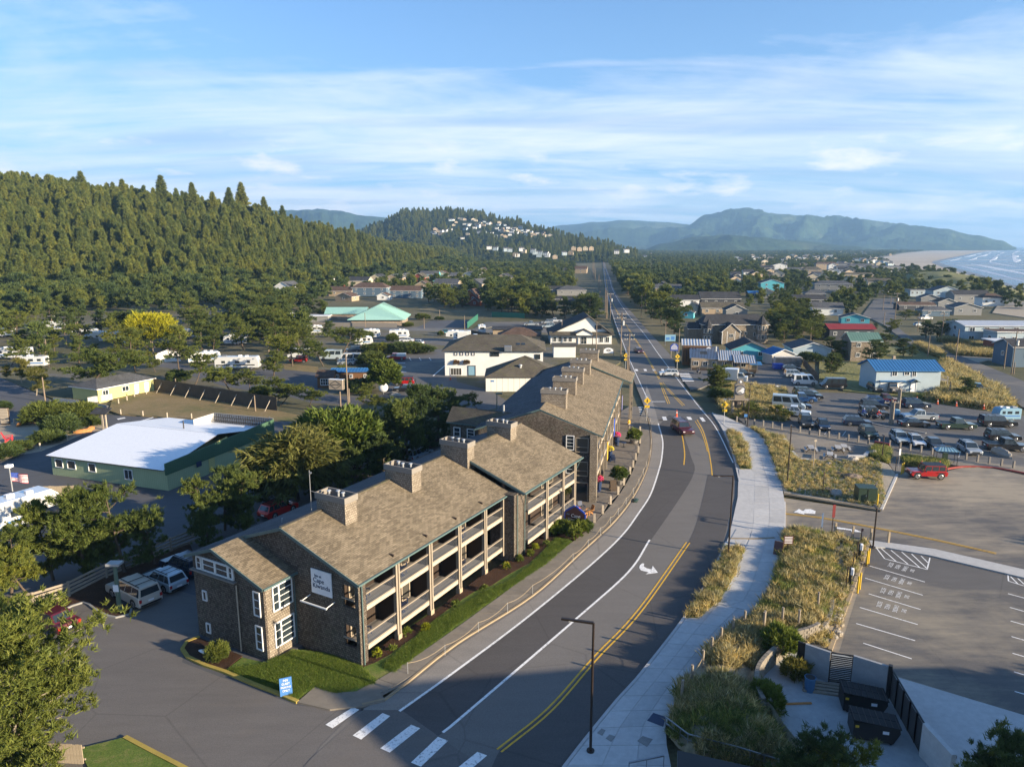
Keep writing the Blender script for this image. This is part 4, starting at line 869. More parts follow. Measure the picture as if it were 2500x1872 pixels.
def chimney(F_,u,v,ln,zt,wd=1.35,parent=None,zb=8.2):
 b=MB();P=lambda du,dv,z:Vector(F_.P(u+du,v+dv,z))
 c=[(0,0),(wd,0),(wd,ln),(0,ln)]
 def prism_(mb,cs,z0,z1,m):
  k=len(cs);lo=[P(a,b_,z0) for a,b_ in cs];hi=[P(a,b_,z1) for a,b_ in cs];mb.add(lo+hi,[(i,(i+1)%k,k+(i+1)%k,k+i) for i in range(k)]+[tuple(range(k,2*k))],m)
 prism_(b,c,zb-.9,zt-.55,'wall_shingle_light');ch=b.build('chimney',parent)
 b=MB();e=.09
 for(a0,a1,b0,b1) in((-e,wd+e,-e,.03),(-e,wd+e,ln-.03,ln+e),(-e,.03,.03,ln-.03),(wd-.03,wd+e,.03,ln-.03)):
  prism_(b,[(a0,b0),(a1,b0),(a1,b1),(a0,b1)],zt-.50,zt,'wood_grey')
 b.build('chimney_screen',ch)
 rr=random.Random(int(u*10))
 for k in range(3):
  b=MB();q=P(wd*.5+rr.uniform(-.2,.2),ln*(.25+.22*k),0);b.cyl((q.x,q.y,zt-.6),(q.x,q.y,zt+.12),.10,.10,'metal_galv',8);b.cyl((q.x,q.y,zt+.12),(q.x,q.y,zt+.2),.19,.12,'metal_galv',8);b.build('flue',ch)
 return ch
for u in(4.0,12.5):chimney(A,u,4.7,3.0,10.75,parent=inn)
chimney(A,21.0,4.4,3.2,11.0,1.25,parent=inn);chimney(A,29.6,4.4,3.0,11.05,1.3,parent=inn)
b=MB();q=aP(3.7,8.0);b.tube([(q.x,q.y,8.8),(q.x,q.y,12.6)],.035,'metal_grey');b.tube([(q.x,q.y,10.9),tuple(aP(4.3,6.9,10.5))],.02,'metal_grey');b.cyl((q.x,q.y,12.3),(q.x+.15,q.y,12.4),.07,.07,'metal_grey');b.build('antenna_mast',inn)
for u,v in((2.0,9.5),(7.5,8.6),(9.5,10.2),(15.5,8.8),(18.5,9.4),(25,8)):
 q=aP(u,v);z=zr-SL*(v-RD);b=MB();b.cyl((q.x,q.y,z-.1),(q.x,q.y,z+.35),.05,.05,'metal_galv');b.build('roof_vent',inn)
def deck(F_,u0,u1,z,vf,vb,parent):
 b=MB();P=lambda u,v,zz:Vector(F_.P(u,v,zz))
 b.beam(P(u0,vf,z-.14),P(u1,vf,z-.14),.10,.40,'wood_light');b.beam(P(u0,vf+.06,z-.0),P(u1,vf+.06,z),.26,.05,'wood_weathered')
 b.build('deck_beam',parent)
 b=MB();q=[P(u0,vf+.05,z),P(u1,vf+.05,z),P(u1,vb,z),P(u0,vb,z)];b.add(q+[p-Vector((0,0,.12)) for p in q],[(0,1,2,3),(7,6,5,4)],'wood_grey');b.build('deck_floor',parent)
 r=MB();r.beam(P(u0,vf,z+1.0),P(u1,vf,z+1.0),.16,.05,'wood_weathered');r.beam(P(u0,vf,z+.94),P(u1,vf,z+.94),.05,.12,'wood_weathered');ro=r.build('rail',parent)
 c=MB()
 for k in range(6):c.tube([P(u0,vf,z+.16+k*.125),P(u1,vf,z+.16+k*.125)],.012,'metal_grey',4)
 c.build('cable',ro)
def post(F_,u,v,z1,parent,zb=.55,base=True):
 b=MB();P=lambda a,c,zz:Vector(F_.P(a,c,zz))
 for s in(-.16,.16):b.beam(P(u+s,v,zb),P(u+s,v,z1),.16,.30,'wood_weathered',up=Vector(F_.v+(0,)))
 b.beam(P(u,v+.02,zb),P(u,v+.02,z1),.16,.16,'wood_weathered',up=Vector(F_.v+(0,)))
 o=b.build('post',parent)
 if base:b=MB();b.beam(P(u,v,-.1),P(u,v,zb),.46,.40,'wood_board',up=Vector(F_.v+(0,)));b.build('post_footing',o)
us=[4.25,8.5,12.75,17.0]
for u in us:post(A,u,0,EV-.05,inn)
post(A,20.4,0,EV-.05,inn,base=False)
for u in(26.8,30.7):post(A,u,-1.4,EV+.1,inn,zb=.1,base=False)
post(A,33.9,-1.3,EV+.1,inn,zb=.1,base=False)
edges=[.75]+us+[20.4]
for a,b_ in zip(edges,edges[1:]):
 for z in(1.40,4.50):deck(A,a+.25 if a>1 else a,b_-.25,z,0,1.9,inn)
e2=[22.6,26.8,30.7,33.9]
for a,b_ in zip(e2,e2[1:]):
 for z in(1.40,4.50):deck(A,a+.2,b_-.25,z,-1.4,.5,inn)
def room_back(F_,u0,u1,z,v,parent,mirror,seed):
 """glazed door with white frame beside dark plank wall"""
 k=.75 if mirror else(u1-u0)-.95
 c=F_.P(u0+k,v-.04,z+1.05);n=(-F_.v[0],-F_.v[1])
 d=window(parent,c,n,1.0,2.1,'trim_tan','glass_lit',(1,1),.12,'balcony_door')
for i,(a,b_) in enumerate(zip(edges,edges[1:])):
 for z in(1.40,4.50):room_back(A,a,b_,z,1.9,inn,i%2==0,i)
for i,(a,b_) in enumerate(zip(e2,e2[1:])):
 for z in(1.40,4.50):room_back(A,a,b_,z,.5,inn,i%2==0,i)
for u in us:
 b=MB();P=[Vector(A.P(uu,v,z)) for z in(1.3,7.0) for uu in(u-.07,u+.07) for v in(.2,1.9)];b.add(P,[(0,1,3,2),(4,6,7,5),(0,4,5,1),(1,5,7,3),(3,7,6,2),(2,6,4,0)],'plank_dark');b.build('party_wall',inn)
nU=(-A.u[0],-A.u[1]);nV=(-A.v[0],-A.v[1])
window(inn,A.P(AU-.01,11.6,6.25),nU,4.0,1.0,bars=(1,1));
for k,(v,w) in enumerate(((13.35,.5),(12.2,1.35),(10.75,1.35),(9.72,.5))):window(inn,A.P(AU-.03,v,6.25),nU,w,.92,bars=(1,2))
b=MB();b.beam(A.P(AU-.14,9.2,5.62),A.P(AU-.14,14.2,5.62),.34,.1,'wood_grey');b.build('window_ledge',inn)
for v,z in((13.0,3.6),(12.9,.9)):window(inn,A.P(AU-.02,v,z),nU,.42,.75)
for z in(1.75,4.45):window(inn,A.P(AU-.02,7.15,z),nU,.62,1.85,gm='glass_lit',bars=(1,3))
for z in(1.7,4.6):
 window(inn,A.P(AU+1.05,6.43,z),nV,.55,1.9,bars=(1,3));window(inn,A.P(AU+1.98,6.43,z),nV,1.25,1.9,bars=(1,4))
for z in(2.2,5.3):
 b=MB();b.beam(A.P(-.04,.35,z-.15),A.P(-.04,1.55,z-.15),.1,.1,'wood_weathered');b.build('rail',inn)
sb=MB();c0=[(4.45,6.75),(2.45,6.75),(2.45,4.85),(4.45,4.85)]
P=[Vector(A.P(-.12,v,z)) for v,z in c0];Q=[Vector(A.P(-.05,v,z)) for v,z in c0];sb.add(P+Q,[(3,2,1,0),(4,5,6,7),(0,1,5,4),(1,2,6,5),(2,3,7,6),(3,0,4,7)],'sign_white')
sg=thing('inn_sign','white name board with dark blue serif lettering on the shingled gable','sign');sb.build('board',sg)
for s,v,z,sz in(('Inn at',3.75,6.28,.30),('Cape',3.7,5.92,.52),('Kiwanda',3.45,5.48,.50)):
 p=A.P(-.135,v,z);text('lettering',s,sz,p,(R(90),0,A.a-R(90)),'ink_navy',sg,ext=.008)
b=MB()
for v in(4.7,2.3):b.beam(A.P(-.05,v,4.55),A.P(-.95,v,4.45),.05,.05,'trim_white')
b.beam(A.P(-.95,4.8,4.45),A.P(-.95,2.2,4.45),.12,.08,'trim_white');b.build('sign_light_bar',sg)
ord_=['first','second','third','fourth','fifth','sixth','seventh','eighth']
bays=[(edges[i],edges[i+1],1.40+k*3.1,0,i,k) for i in range(5) for k in(0,1)]
cnt=0
TB=None
for a,b_,z,vf,i,k in bays:
 flo='upper' if k else 'lower'
 if i in(1,3):
  chair(A.P(a+1.0,vf+1.15,z),A.a-R(90)+R(200),f'navy chair left of its table on the {flo} balcony, {ord_[i]} bay from the gable')
  chair(A.P(a+2.2,vf+1.2,z),A.a+R(35),f'navy chair right of its table on the {flo} balcony, {ord_[i]} bay from the gable')
  t_=thing('balcony_table',f'small round dark table between chairs on the {flo} balcony, {ord_[i]} bay','table',A.P(a+1.6,vf+.75,z))
  b=MB();b.cyl((0,0,.6),(0,0,.64),.34,.34,'navy',14);b.build('table_top',t_);b=MB();b.cyl((0,0,.05),(0,0,.6),.04,.04,'navy');b.cyl((0,0,0),(0,0,.05),.2,.2,'navy',10);b.build('stem',t_)
 else:
  chair(A.P(a+.9,vf+1.0,z),A.a+R(20),f'lone navy chair on the {flo} balcony, {ord_[i]} bay from the gable')
B=Frame((9.5,79.7),76.8)
wing=thing('inn_building','three-storey stone-fronted inn wing with five chimneys near the crosswalk','hotel building')
BE,BR=8.55,6.5;bz=BE+SL*BR
w_=MB()
gable_wall(w_,B,0,0,14.0,-.1,BE-.1,BE-.3,(BR,bz-.18));lwall(w_,B,0,42.5,13.8,-.1,BE-.2,'wall_shingle');gable_wall(w_,B,42.6,0,14,-.1,BE-.1,BE-.3,(BR,bz-.2))
lwall(w_,B,.2,42.5,1.4,-.1,BE+.3,'wood_dark')
w_.build('wall',wing)
bP=lambda u,v,z=0:Vector(B.P(u,v,z))
r_=MB();roof_slab(r_,[bP(-.1,-1.1,BE-.3),bP(34.6,-.7,BE-.2),bP(34.6,BR,bz),bP(.5,BR,bz)],'roof_tan',.2);roof_slab(r_,[bP(34.6,14.5,BE-.4),bP(-.1,14.5,BE-.4),bP(.5,BR+.02,bz),bP(34.6,BR+.02,bz)],'roof_grey',.2);r_.build('roof',wing)  # inland slope is grey for its shade; same roof as the tan side
r_=MB();roof_slab(r_,[bP(34.65,-2.2,BE-.45),bP(43.8,-2.2,BE-.45),bP(43.8,5.6,bz+.05),bP(34.65,5.6,bz+.05)],'roof_tan',.22);roof_slab(r_,[bP(43.8,14.5,BE-.6),bP(34.65,14.5,BE-.6),bP(34.65,5.62,bz+.05),bP(43.8,5.62,bz+.05)],'roof_grey',.22);r_.build('roof',wing)  # grey half of this tan roof has the shade painted in
for u,zt in((4.6,12.5),(13.0,12.5),(20.6,12.5),(28.9,12.4),(40.0,12.4)):chimney(B,u,4.0,3.1,zt,1.3,parent=wing,zb=10)
g=MB();g.beam(bP(-.2,-1.15,BE-.38),bP(34.6,-.78,BE-.28),.13,.13,'trim_teal');g.build('gutter',wing)
for u in(.4,4.6,8.8,13,17.2,21.4,25.6,29.8,34):post(B,u,-.35,BE-.2,wing,zb=0,base=False)
for u in(38.3,42.5):post(B,u,-1.8,BE-.4,wing,zb=0,base=False)
ub=[.4,4.6,8.8,13,17.2,21.4,25.6,29.8,34]
for i,(a,b_) in enumerate(zip(ub,ub[1:])):
 for z in(3.1,6.0):deck(B,a+.25,b_-.25,z,-.35,1.4,wing);room_back(B,a,b_,z,1.4,wing,i%2==0,i)
 window(wing,B.P((a+b_)/2,1.36,1.3),(-B.v[0],-B.v[1]),2.2,2.2,'trim_tan','glass',(2,1),.12,'shop_window')
nB=(-B.u[0],-B.u[1])
window(wing,B.P(-.02,2.7,7.2),nB,.9,1.7,bars=(1,4));window(wing,B.P(-.02,2.7,4.2),nB,.9,1.5,bars=(1,3))
for z,zz in((5.5,7.0),(3.0,4.1)):
 w=window(wing,B.P(-.02,1.3,zz),nB,1.5,1.7,'trim_tan','glass_lit',(1,1),.1,'balcony_opening')
 b=MB();b.beam(B.P(-.06,.5,zz-.25),B.P(-.06,2.1,zz-.25),.07,.07,'wood_weathered');b.build('rail',w)
window(wing,B.P(-.02,1.3,1.2),nB,1.6,2.4,'trim_tan','glass',(1,1),.12,'doorway')
b=MB()
P=[Vector(B.P(u,v,z)) for z in(-.1,8.3) for u in(-.35,.5) for v in(-.55,.3)];b.add(P,[(0,1,3,2),(4,6,7,5),(0,4,5,1),(1,5,7,3),(3,7,6,2),(2,6,4,0)],'wall_shingle_light');b.build('corner_pier',wing)
lk=thing('link_building','shingled link block with long brown roof between the two inn wings','hotel building')
a0=Vector((-7.4,89.2,0));a1=Vector((6.2,82.9,0));dl=(a1-a0).normalized();dn=Vector((-dl.y,dl.x,0))*-1
w_=MB()
q=[a0+dn*1.3,a1+dn*1.3,a1-dn*1.6,a0-dn*1.6];w_.prism([(p.x,p.y) for p in q],-.1,8.0,'wall_shingle');
w_.add([q[1]+Vector((0,0,8)),q[2]+Vector((0,0,8)),(a1+Vector((0,0,9.35)))],[(0,1,2)],'wall_shingle_light');w_.add([q[0]+Vector((0,0,8)),q[3]+Vector((0,0,8)),(a0+Vector((0,0,9.35)))],[(0,2,1)],'wall_shingle_light');w_.build('wall',lk)
r_=MB();e0,e1=a0-dl*.4,a1+dl*.35;Z=lambda z:Vector((0,0,z))
roof_slab(r_,[e0+dn*1.7+Z(7.85),e1+dn*1.7+Z(7.85),e1+Z(9.55),e0+Z(9.55)],'roof_brown');roof_slab(r_,[e1-dn*2.0+Z(7.8),e0-dn*2.0+Z(7.8),e0-dn*.02+Z(9.55),e1-dn*.02+Z(9.55)],'roof_brown');r_.build('roof',lk)
window(lk,tuple(a1+dn*1.32-dl*1.3+Z(6.4)),(dn.x,dn.y),1.9,2.0,bars=(1,3));window(lk,tuple(a1+dl*.02-dn*.1+Z(6.6)),(dl.x,dl.y),1.9,2.4,bars=(1,3));window(lk,tuple(a0+dn*1.32+dl*3.0+Z(6.3)),(dn.x,dn.y),1.0,1.7,bars=(1,4));window(lk,tuple(a0+dn*1.32+dl*1.0+Z(6.3)),(dn.x,dn.y),.9,1.7,bars=(1,3))
b=MB();b.cyl(tuple(a0+dl*7+Z(9.3)),tuple(a0+dl*7+Z(10.4)),.13,.13,'metal_galv');b.build('flue',lk)
def wheel(parent,x,y,r,w=.22):
 b=MB();b.cyl((x,y-w/2,r),(x,y+w/2,r),r,r,'rubber',16);o=b.build('wheel',parent)
 s=1 if y>0 else-1
 b=MB();b.cyl((x,y+s*w/2,r),(x,y+s*(w/2+.012),r),r*.66,r*.60,'wheel_rim',12)
 for k in range(5):
  a=k*1.2566;b.box((-.03,-.004,.1*r),(.03,.004,.6*r),'black',Matrix.Translation((x,y+s*(w/2+.016),r))@Matrix.Rotation(a,4,'Y'))
 b.build('rim',o);return o
def lerp3(a,b,k):return tuple(a[i]+(b[i]-a[i])*k for i in range(3))
def panel(name,q,parent,m='glass',inset=.07,out=.012,split=None):
 P=[Vector(p) for p in q];c=sum(P,Vector())/4;n=(P[1]-P[0]).cross(P[3]-P[0]).normalized()
 if n.dot(c-Vector((c.x*.5,0,.9)))<0:n=-n
 w=(P[1]-P[0]).length;h=(P[3]-P[0]).length;ku,kv=min(.3,inset/w),min(.3,inset/h)
 mb=MB();U=split or[(0,1)]
 for a,b_ in U:
  a2=a+ku*(1 if a==0 else .5);b2=b_-ku*(1 if b_==1 else .5)
  f=lambda u,v:(P[0]*(1-u)+P[1]*u)*(1-v)+(P[3]*(1-u)+P[2]*u)*v+n*out
  mb.quad([f(a2,kv),f(b2,kv),f(b2,1-kv),f(a2,1-kv)],m)
 return mb.build(name,parent)
def car(kind):
 sp=dict(suv=(4.8,1.95,.28,.98,1.78,(-2.33,1.05),(-2.15,.28),.37,(-1.42,1.45),.92,.30),bigsuv=(5.6,2.05,.32,1.08,1.92,(-2.75,1.15),(-2.62,.55),.40,(-1.75,1.62),1.0,.34),crossover=(4.5,1.85,.27,.93,1.62,(-2.15,1.10),(-1.75,.30),.35,(-1.30,1.35),.86,.30),sedan=(4.75,1.83,.22,.86,1.43,(-1.75,1.10),(-1.05,.25),.33,(-1.38,1.42),.80,.25),hatch=(4.45,1.76,.22,.88,1.50,(-2.05,1.20),(-1.25,.20),.32,(-1.30,1.35),.80,.25),van=(5.9,2.05,.32,1.25,2.65,(-2.9,2.2),(-2.85,1.35),.36,(-1.75,1.9),1.05,.38),oldvan=(5.2,2.0,.32,1.15,2.25,(-2.5,2.0),(-2.42,1.35),.36,(-1.6,1.65),1.0,.38),jeep=(4.6,1.85,.45,1.08,1.85,(-2.05,.75),(-2.02,.50),.43,(-1.45,1.50),1.06,.50),pickup=(5.8,2.0,.35,1.05,1.88,(-.70,1.25),(-.55,.60),.41,(-1.85,1.85),.98,.40))[kind]
 L,W,z0,zb,zr_,cab,rf,wr,wx,zn,zc=sp
 t_=thing('parked_car','x','car');h=L/2;y=W/2
 prof=[(-h,zc+.12),(-h+.05,z0),(h-.12,z0),(h,zc+.1),(h-.02,zn-.12),(h-.22,zn),(cab[1]+.05,zb),(cab[0]-.02,zb),(-h+.06,zb-.02 if kind not in('sedan','pickup') else zb-.01),(-h+.01,zb-.2)]
 b=MB();k=len(prof);V=[]
 for yy,s in((-y,.965),(-y+.10,1.0),(y-.10,1.0),(y,.965)):
  for(px,pz) in prof:V.append((px*(1 if s==1 else .975),yy*(1 if s==1 else 1),zb-(zb-pz)*s if pz>z0+.3 else pz))
 F_=[]
 for j in range(3):
  for i in range(k):F_.append((j*k+i,j*k+(i+1)%k,(j+1)*k+(i+1)%k,(j+1)*k+i))
 F_+=[tuple(range(k-1,-1,-1)),tuple(range(3*k,4*k))];b.add(V,F_,'car_white')
 yb,yr_=y-.05,y-.22 if kind not in('van','oldvan','jeep') else y-.12
 lo=[(cab[0],-yb,zb),(cab[1],-yb,zb),(cab[1],yb,zb),(cab[0],yb,zb)];hi=[(rf[0],-yr_,zr_),(rf[1],-yr_,zr_),(rf[1],yr_,zr_),(rf[0],yr_,zr_)]
 b.add(lo+hi,[(0,1,5,4),(1,2,6,5),(2,3,7,6),(3,0,4,7),(4,5,6,7)],'car_white')
 if kind in('jeep',):b.box((rf[0]-.02,-yr_-.02,zr_-.02),(rf[1]+.02,yr_+.02,zr_+.05),'black')
 for sx in wx:
  for s in(-1,1):
   n=10;vs=[(sx+math.cos(math.pi*i/n)*(wr+.075),s*(y+.004),wr+math.sin(math.pi*i/n)*(wr+.075)) for i in range(n+1)]
   b.add(vs+[(sx+wr+.06,s*(y+.004),.3),(sx-wr-.06,s*(y+.004),.3)][:0],[tuple(range(n+1))],'black')
 if kind=='jeep':
  for sx in wx:
   for s in(-1,1):b.box((sx-wr-.12,s*y-.10 if s>0 else s*y-.10,2*wr+.06),(sx+wr+.12,s*y+.10,2*wr+.11),'black')
  b.cyl((-h-.02,0,1.0),(-h-.24,0,1.0),.38,.38,'rubber',14)
 if kind=='pickup':
  b.box((-h+.12,-y+.14,zb-.01),(-.78,y-.14,zb+.006),'black')
  for q in(((-h,-y,zb-.02),(-.72,-y+.12,zb+.03)),((-h,y-.12,zb-.02),(-.72,y,zb+.03)),((-h,-y+.1,zb-.02),(-h+.1,y-.1,zb+.03))):b.box(*q,'car_white')
 body=b.build('body',t_,bevel=.05)
 if kind in('suv','bigsuv','crossover','hatch'):
  rk=MB()
  for s in(-1,1):rk.beam((rf[0]+.15,s*(yr_-.08),zr_+.07),(rf[1]-.1,s*(yr_-.08),zr_+.07),.05,.05,'black')
  for xx in(.25,.6):xq=rf[0]+(rf[1]-rf[0])*xx;rk.beam((xq,-yr_+.08,zr_+.075),(xq,yr_-.08,zr_+.075),.06,.03,'black')
  rk.build('roof_rack',t_)
 panel('windscreen',[lo[1],lo[2],hi[2],hi[1]],t_);panel('rear_window',[lo[3],lo[0],hi[0],hi[3]],t_,inset=.14 if kind!='van' else .5)
 sp2={'suv':[(0,.28),(.28,.58),(.58,1)],'bigsuv':[(0,.33),(.33,.62),(.62,1)],'crossover':[(0,.25),(.25,.58),(.58,1)],'sedan':[(0,.45),(.45,1)],'hatch':[(0,.4),(.4,1)],'van':[(0,.36),(.36,.70),(.74,1)],'oldvan':[(.1,.38),(.42,.70),(.76,1)],'jeep':[(0,.33),(.33,.66),(.66,1)],'pickup':[(0,.42),(.42,1)]}[kind]
 ins=.09 if kind!='van' else .22
 panel('side_window',[lo[0],lo[1],hi[1],hi[0]],t_,inset=ins,split=sp2);panel('side_window',[lo[3],lo[2],hi[2],hi[3]],t_,inset=ins,split=sp2)
 for sx in wx:
  for s in(-1,1):wheel(t_,sx,s*(y-.10),wr)
 for s in(-1,1):
  b=MB();b.box((h-.16,s*(y-.28)-.17,zn-.27),(h+.012,s*(y-.28)+.17,zn-.13),'headlight');b.build('headlight',t_)
  b=MB();b.box((-h-.012,s*(y-.14)-.10,zb-.36),(-h+.12,s*(y-.14)+.10,zb-.08),'taillight');b.build('tail_light',t_)
  b=MB();b.box((cab[1]-.25,s*(y+.10)-.09,zb),(cab[1]-.12,s*(y+.10)+.09,zb+.15),'black');b.build('mirror',t_)
 b=MB();b.box((h-.06,-.5,zn-.34),(h+.014,.5,zn-.16),'black');b.box((h-.05,-y+.15,z0+.08),(h+.03,y-.15,z0+.22),'black' if kind in('jeep','pickup') else 'black');b.build('grille',t_)
 b=MB();b.box((-h-.03,-y+.15,z0+.06),(-h+.05,y-.15,z0+.2),'black');b.box((-h-.02,-.24,zb-.42),(-h+.02,.24,zb-.28),'ink_white');b.build('rear_bumper',t_)
 return t_
PROTO={};KIND=dict(suv='suv',bigsuv='suv',crossover='crossover',sedan='sedan',hatch='hatchback',van='van',oldvan='van',jeep='jeep',pickup='pickup truck')
def recolor(o,col):
 for ch in o.children:
  for s in ch.material_slots:
   if s.material and s.material.name.startswith('car_'):s.link='OBJECT';s.material=MATS['car_'+col]
def veh(kind,col,label,c,x,y,hd,group=None,dz=0,sc=1):
 p=G(c,x,y);KEEP.append((p.x,p.y,3.5));loc=(p.x,p.y,.03+dz)
 if kind not in PROTO:PROTO[kind]=o=car(kind);o.location=loc;o.rotation_euler.z=R(hd)
 else:o=dup(PROTO[kind],loc,R(hd))
 o.name={'van':'parked_van','oldvan':'parked_van','jeep':'parked_jeep','pickup':'pickup_truck'}.get(kind,'parked_car')
 o['label']=label;o['category']={'van':'van','oldvan':'van','pickup':'truck'}.get(kind,'car');recolor(o,col)
 if group:o['group']=group
 if sc!=1:o.scale=(sc,)*3
 return o
V_=veh
g1,g2,g3='cars parked behind the inn','cars parked in the right hand lots','vehicles parked in the campground'
V_('bigsuv','tanwhite','large cream SUV parked beside the green lamp post left of the inn','z1',752,712,146,g1)
V_('crossover','palegrey','pale silver crossover parked between the cream SUV and the inn corner','z1',925,640,148,g1)
V_('suv','navy','dark blue SUV half hidden behind the inn corner','z1',1030,560,148,g1)
V_('sedan','maroon','dark red car partly behind the big pine at the left edge','z1',305,860,150,g1)
V_('crossover','red','red car under the dark trees behind the inn','z1',1560,240,60,g1)
V_('crossover','white','white car under the trees behind the inn roof','z3',330,470,60,g1);V_('sedan','silver','silver car under the trees between two chimneys','z3',470,440,60,g1)
V_('suv','palegrey','pale SUV behind the inn roof near the second chimney','z3',760,400,60,g1);V_('bigsuv','maroon','dark maroon SUV under the trees behind the inn','z3',810,340,60,g1)
V_('crossover','white','white crossover driving over the far crosswalk','z7',1905,655,176)
V_('bigsuv','maroon','maroon SUV driving towards the camera past the inn','z7',2003,1070,-82)
V_('sedan','maroon','dark red car driving on the straight road beyond the crosswalk','z7',1685,485,-84)
V_('jeep','red','red jeep beside the black sedan in the shaded lot','a2',1425,1070,184,g3);V_('sedan','black','black sedan next to the red jeep','a2',1430,1125,182,g3)
V_('pickup','red','red pickup with a white canopy by the hedge','a2',1345,845,182,g3)
V_('van','white','white camper van with a dark window band behind the log cabin','a2',935,872,180,g3);V_('van','palegrey','pale camper van left of the white one under a pine','a2',770,840,184,g3)
V_('van','white','white van behind the small red jeep under the pines','a2',480,825,182,g3);V_('jeep','red','small red jeep in front of a white van under the pines','a2',480,868,182,g3)
V_('crossover','silver','silver car half behind the leaning pine in the campground','a2',905,888,180,g3)
V_('sedan','white','white car beside the tan trailer in the campground','a2',1448,682,182,g3);V_('hatch','white','white hatchback at the end of the campground hedge','a2',1540,705,170,g3)
V_('pickup','white','white pickup behind the camping trailer near the white shop','a2',2068,662,200,g3);V_('pickup','white','white pickup beside two big trailers and the yellow tree','a1',962,290,184,g3)
V_('hatch','teal','teal car on the gravel lane by the sports court','a2',1795,605,100,g3);V_('suv','navy','dark car behind the motorhome in the campground','a2',960,775,182,g3)
V_('pickup','white','white pickup at the end of the row behind the gabled shop','z7',1068,262,175,g3);V_('suv','silver','silver SUV behind the gabled shop','z7',1012,272,180,g3)
V_('suv','palegrey','pale SUV nearest the gabled shop in its back lot','z7',1018,302,180,g3);V_('pickup','silver','grey pickup in the back lot left of two SUVs','z7',895,288,180,g3)
V_('bigsuv','darkgrey','dark car parked far up the straight road by the poles','a3',1310,555,100);V_('jeep','red','orange red vehicle beside the far utility poles','a3',1342,540,95)
V_('jeep','red','red jeep with black roof parked alone in the sandy lot','z6',1548,735,176,g2)
V_('suv','darkgrey','dark grey SUV facing the bollards, left of the blue wagon','z6',737,382,-104,g2);V_('hatch','navy','dark blue wagon facing the bollards beside the grey SUV','z6',852,402,-104,g2)
V_('crossover','navy','dark blue wagon parked sideways above the bollards','z6',1083,382,-14,g2);V_('crossover','green','dark green car facing the bollards in front of the sideways wagon','z6',1158,455,-98,g2)
V_('crossover','palegrey','pale blue crossover facing the bollards left of the white hatchback','z6',1368,492,-100,g2);V_('hatch','white','white hatchback facing the bollards','z6',1474,510,-100,g2)
V_('sedan','darkgrey','dark sedan facing the bollards right of the white hatchback','z6',1600,530,-100,g2);V_('crossover','silver','blue grey SUV right of the glass shelter','z6',1838,565,-100,g2)
V_('pickup','silver','silver pickup beside the blue tank','z6',1500,345,176,g2);V_('sedan','black','black sedan below the silver pickup','z6',1465,388,-4,g2)
V_('pickup','green','dark green pickup in the shaded part of the lot','z6',1752,405,-4,g2);V_('bigsuv','black','long black SUV in front of the blue and white trailer','z6',2030,388,-6,g2)
V_('suv','black','black SUV near the right edge, second row','z6',2065,482,-8,g2);V_('pickup','black','black pickup behind the pale boulder at the right edge','z6',2085,548,-10,g2)
V_('suv','green','dark green SUV parked behind the blue pickup','z6',735,182,-6,g2);V_('pickup','blue','blue pickup beside the grassy island','z6',702,225,-12,g2);V_('suv','black','black SUV nose just beyond the blue pickup','z6',765,205,-12,g2)
V_('van','palegrey','pale teal van behind the shrubs at the bollards','z6',620,272,-22,g2);V_('pickup','white','white pickup in front of the pale van by the shrubs','z6',655,318,-24,g2);V_('hatch','navy','dark car between the van and the blue pickup','z6',690,268,-18,g2)
V_('oldvan','white','white camper van with three side windows near the fence','z6',727,108,-6,g2);V_('oldvan','black','black and tan camper van with roof rack by the fence','z6',920,132,176,g2)
V_('suv','silver','grey SUV behind the white camper van','a4',1410,1120,-4,g2);V_('crossover','black','black car beside the corrugated container','a4',1380,1062,-4,g2)
V_('suv','black','black SUV behind the long white box van','a4',885,1118,0,g2)
V_('crossover','blue','blue crossover at the back of the row beside the motorcycles','a5',585,1395,-12,g2);V_('suv','black','black SUV in the row behind the motorcycles','a5',550,1445,-12,g2);V_('suv','darkgrey','dark SUV just behind the motorcyclists','a5',545,1515,-12,g2)
V_('pickup','maroon','maroon pickup behind the blue crossover','a5',660,1385,-10,g2);V_('suv','navy','dark SUV beyond the wooden posts near the cones','a5',975,1430,-6,g2)
V_('pickup','teal','teal pickup parked in the dune grass by a small pine','a5',1590,1270,-30);V_('crossover','darkgrey','grey car left of the garage door of the blue roofed house','a5',560,1255,-95);V_('jeep','beige','beige vehicle with a loaded roof before the garage door','a5',735,1270,-95)
V_('hatch','silver','silver car by the beach road junction','a5',1010,605,10);V_('pickup','white','white pickup parked near the dark pines by the beach road','a5',1070,540,10)
p=G('a2',1345,845);o=thing('truck_canopy','white canopy fixed on the red pickup by the hedge','canopy',(p.x+1.7,p.y-.08,1.1),R(2));b=MB();b.prism([(-1.2,-.9),(1.2,-.9),(1.2,.9),(-1.2,.9)],0,.75,'car_white');b.build('shell',o,bevel=.06)
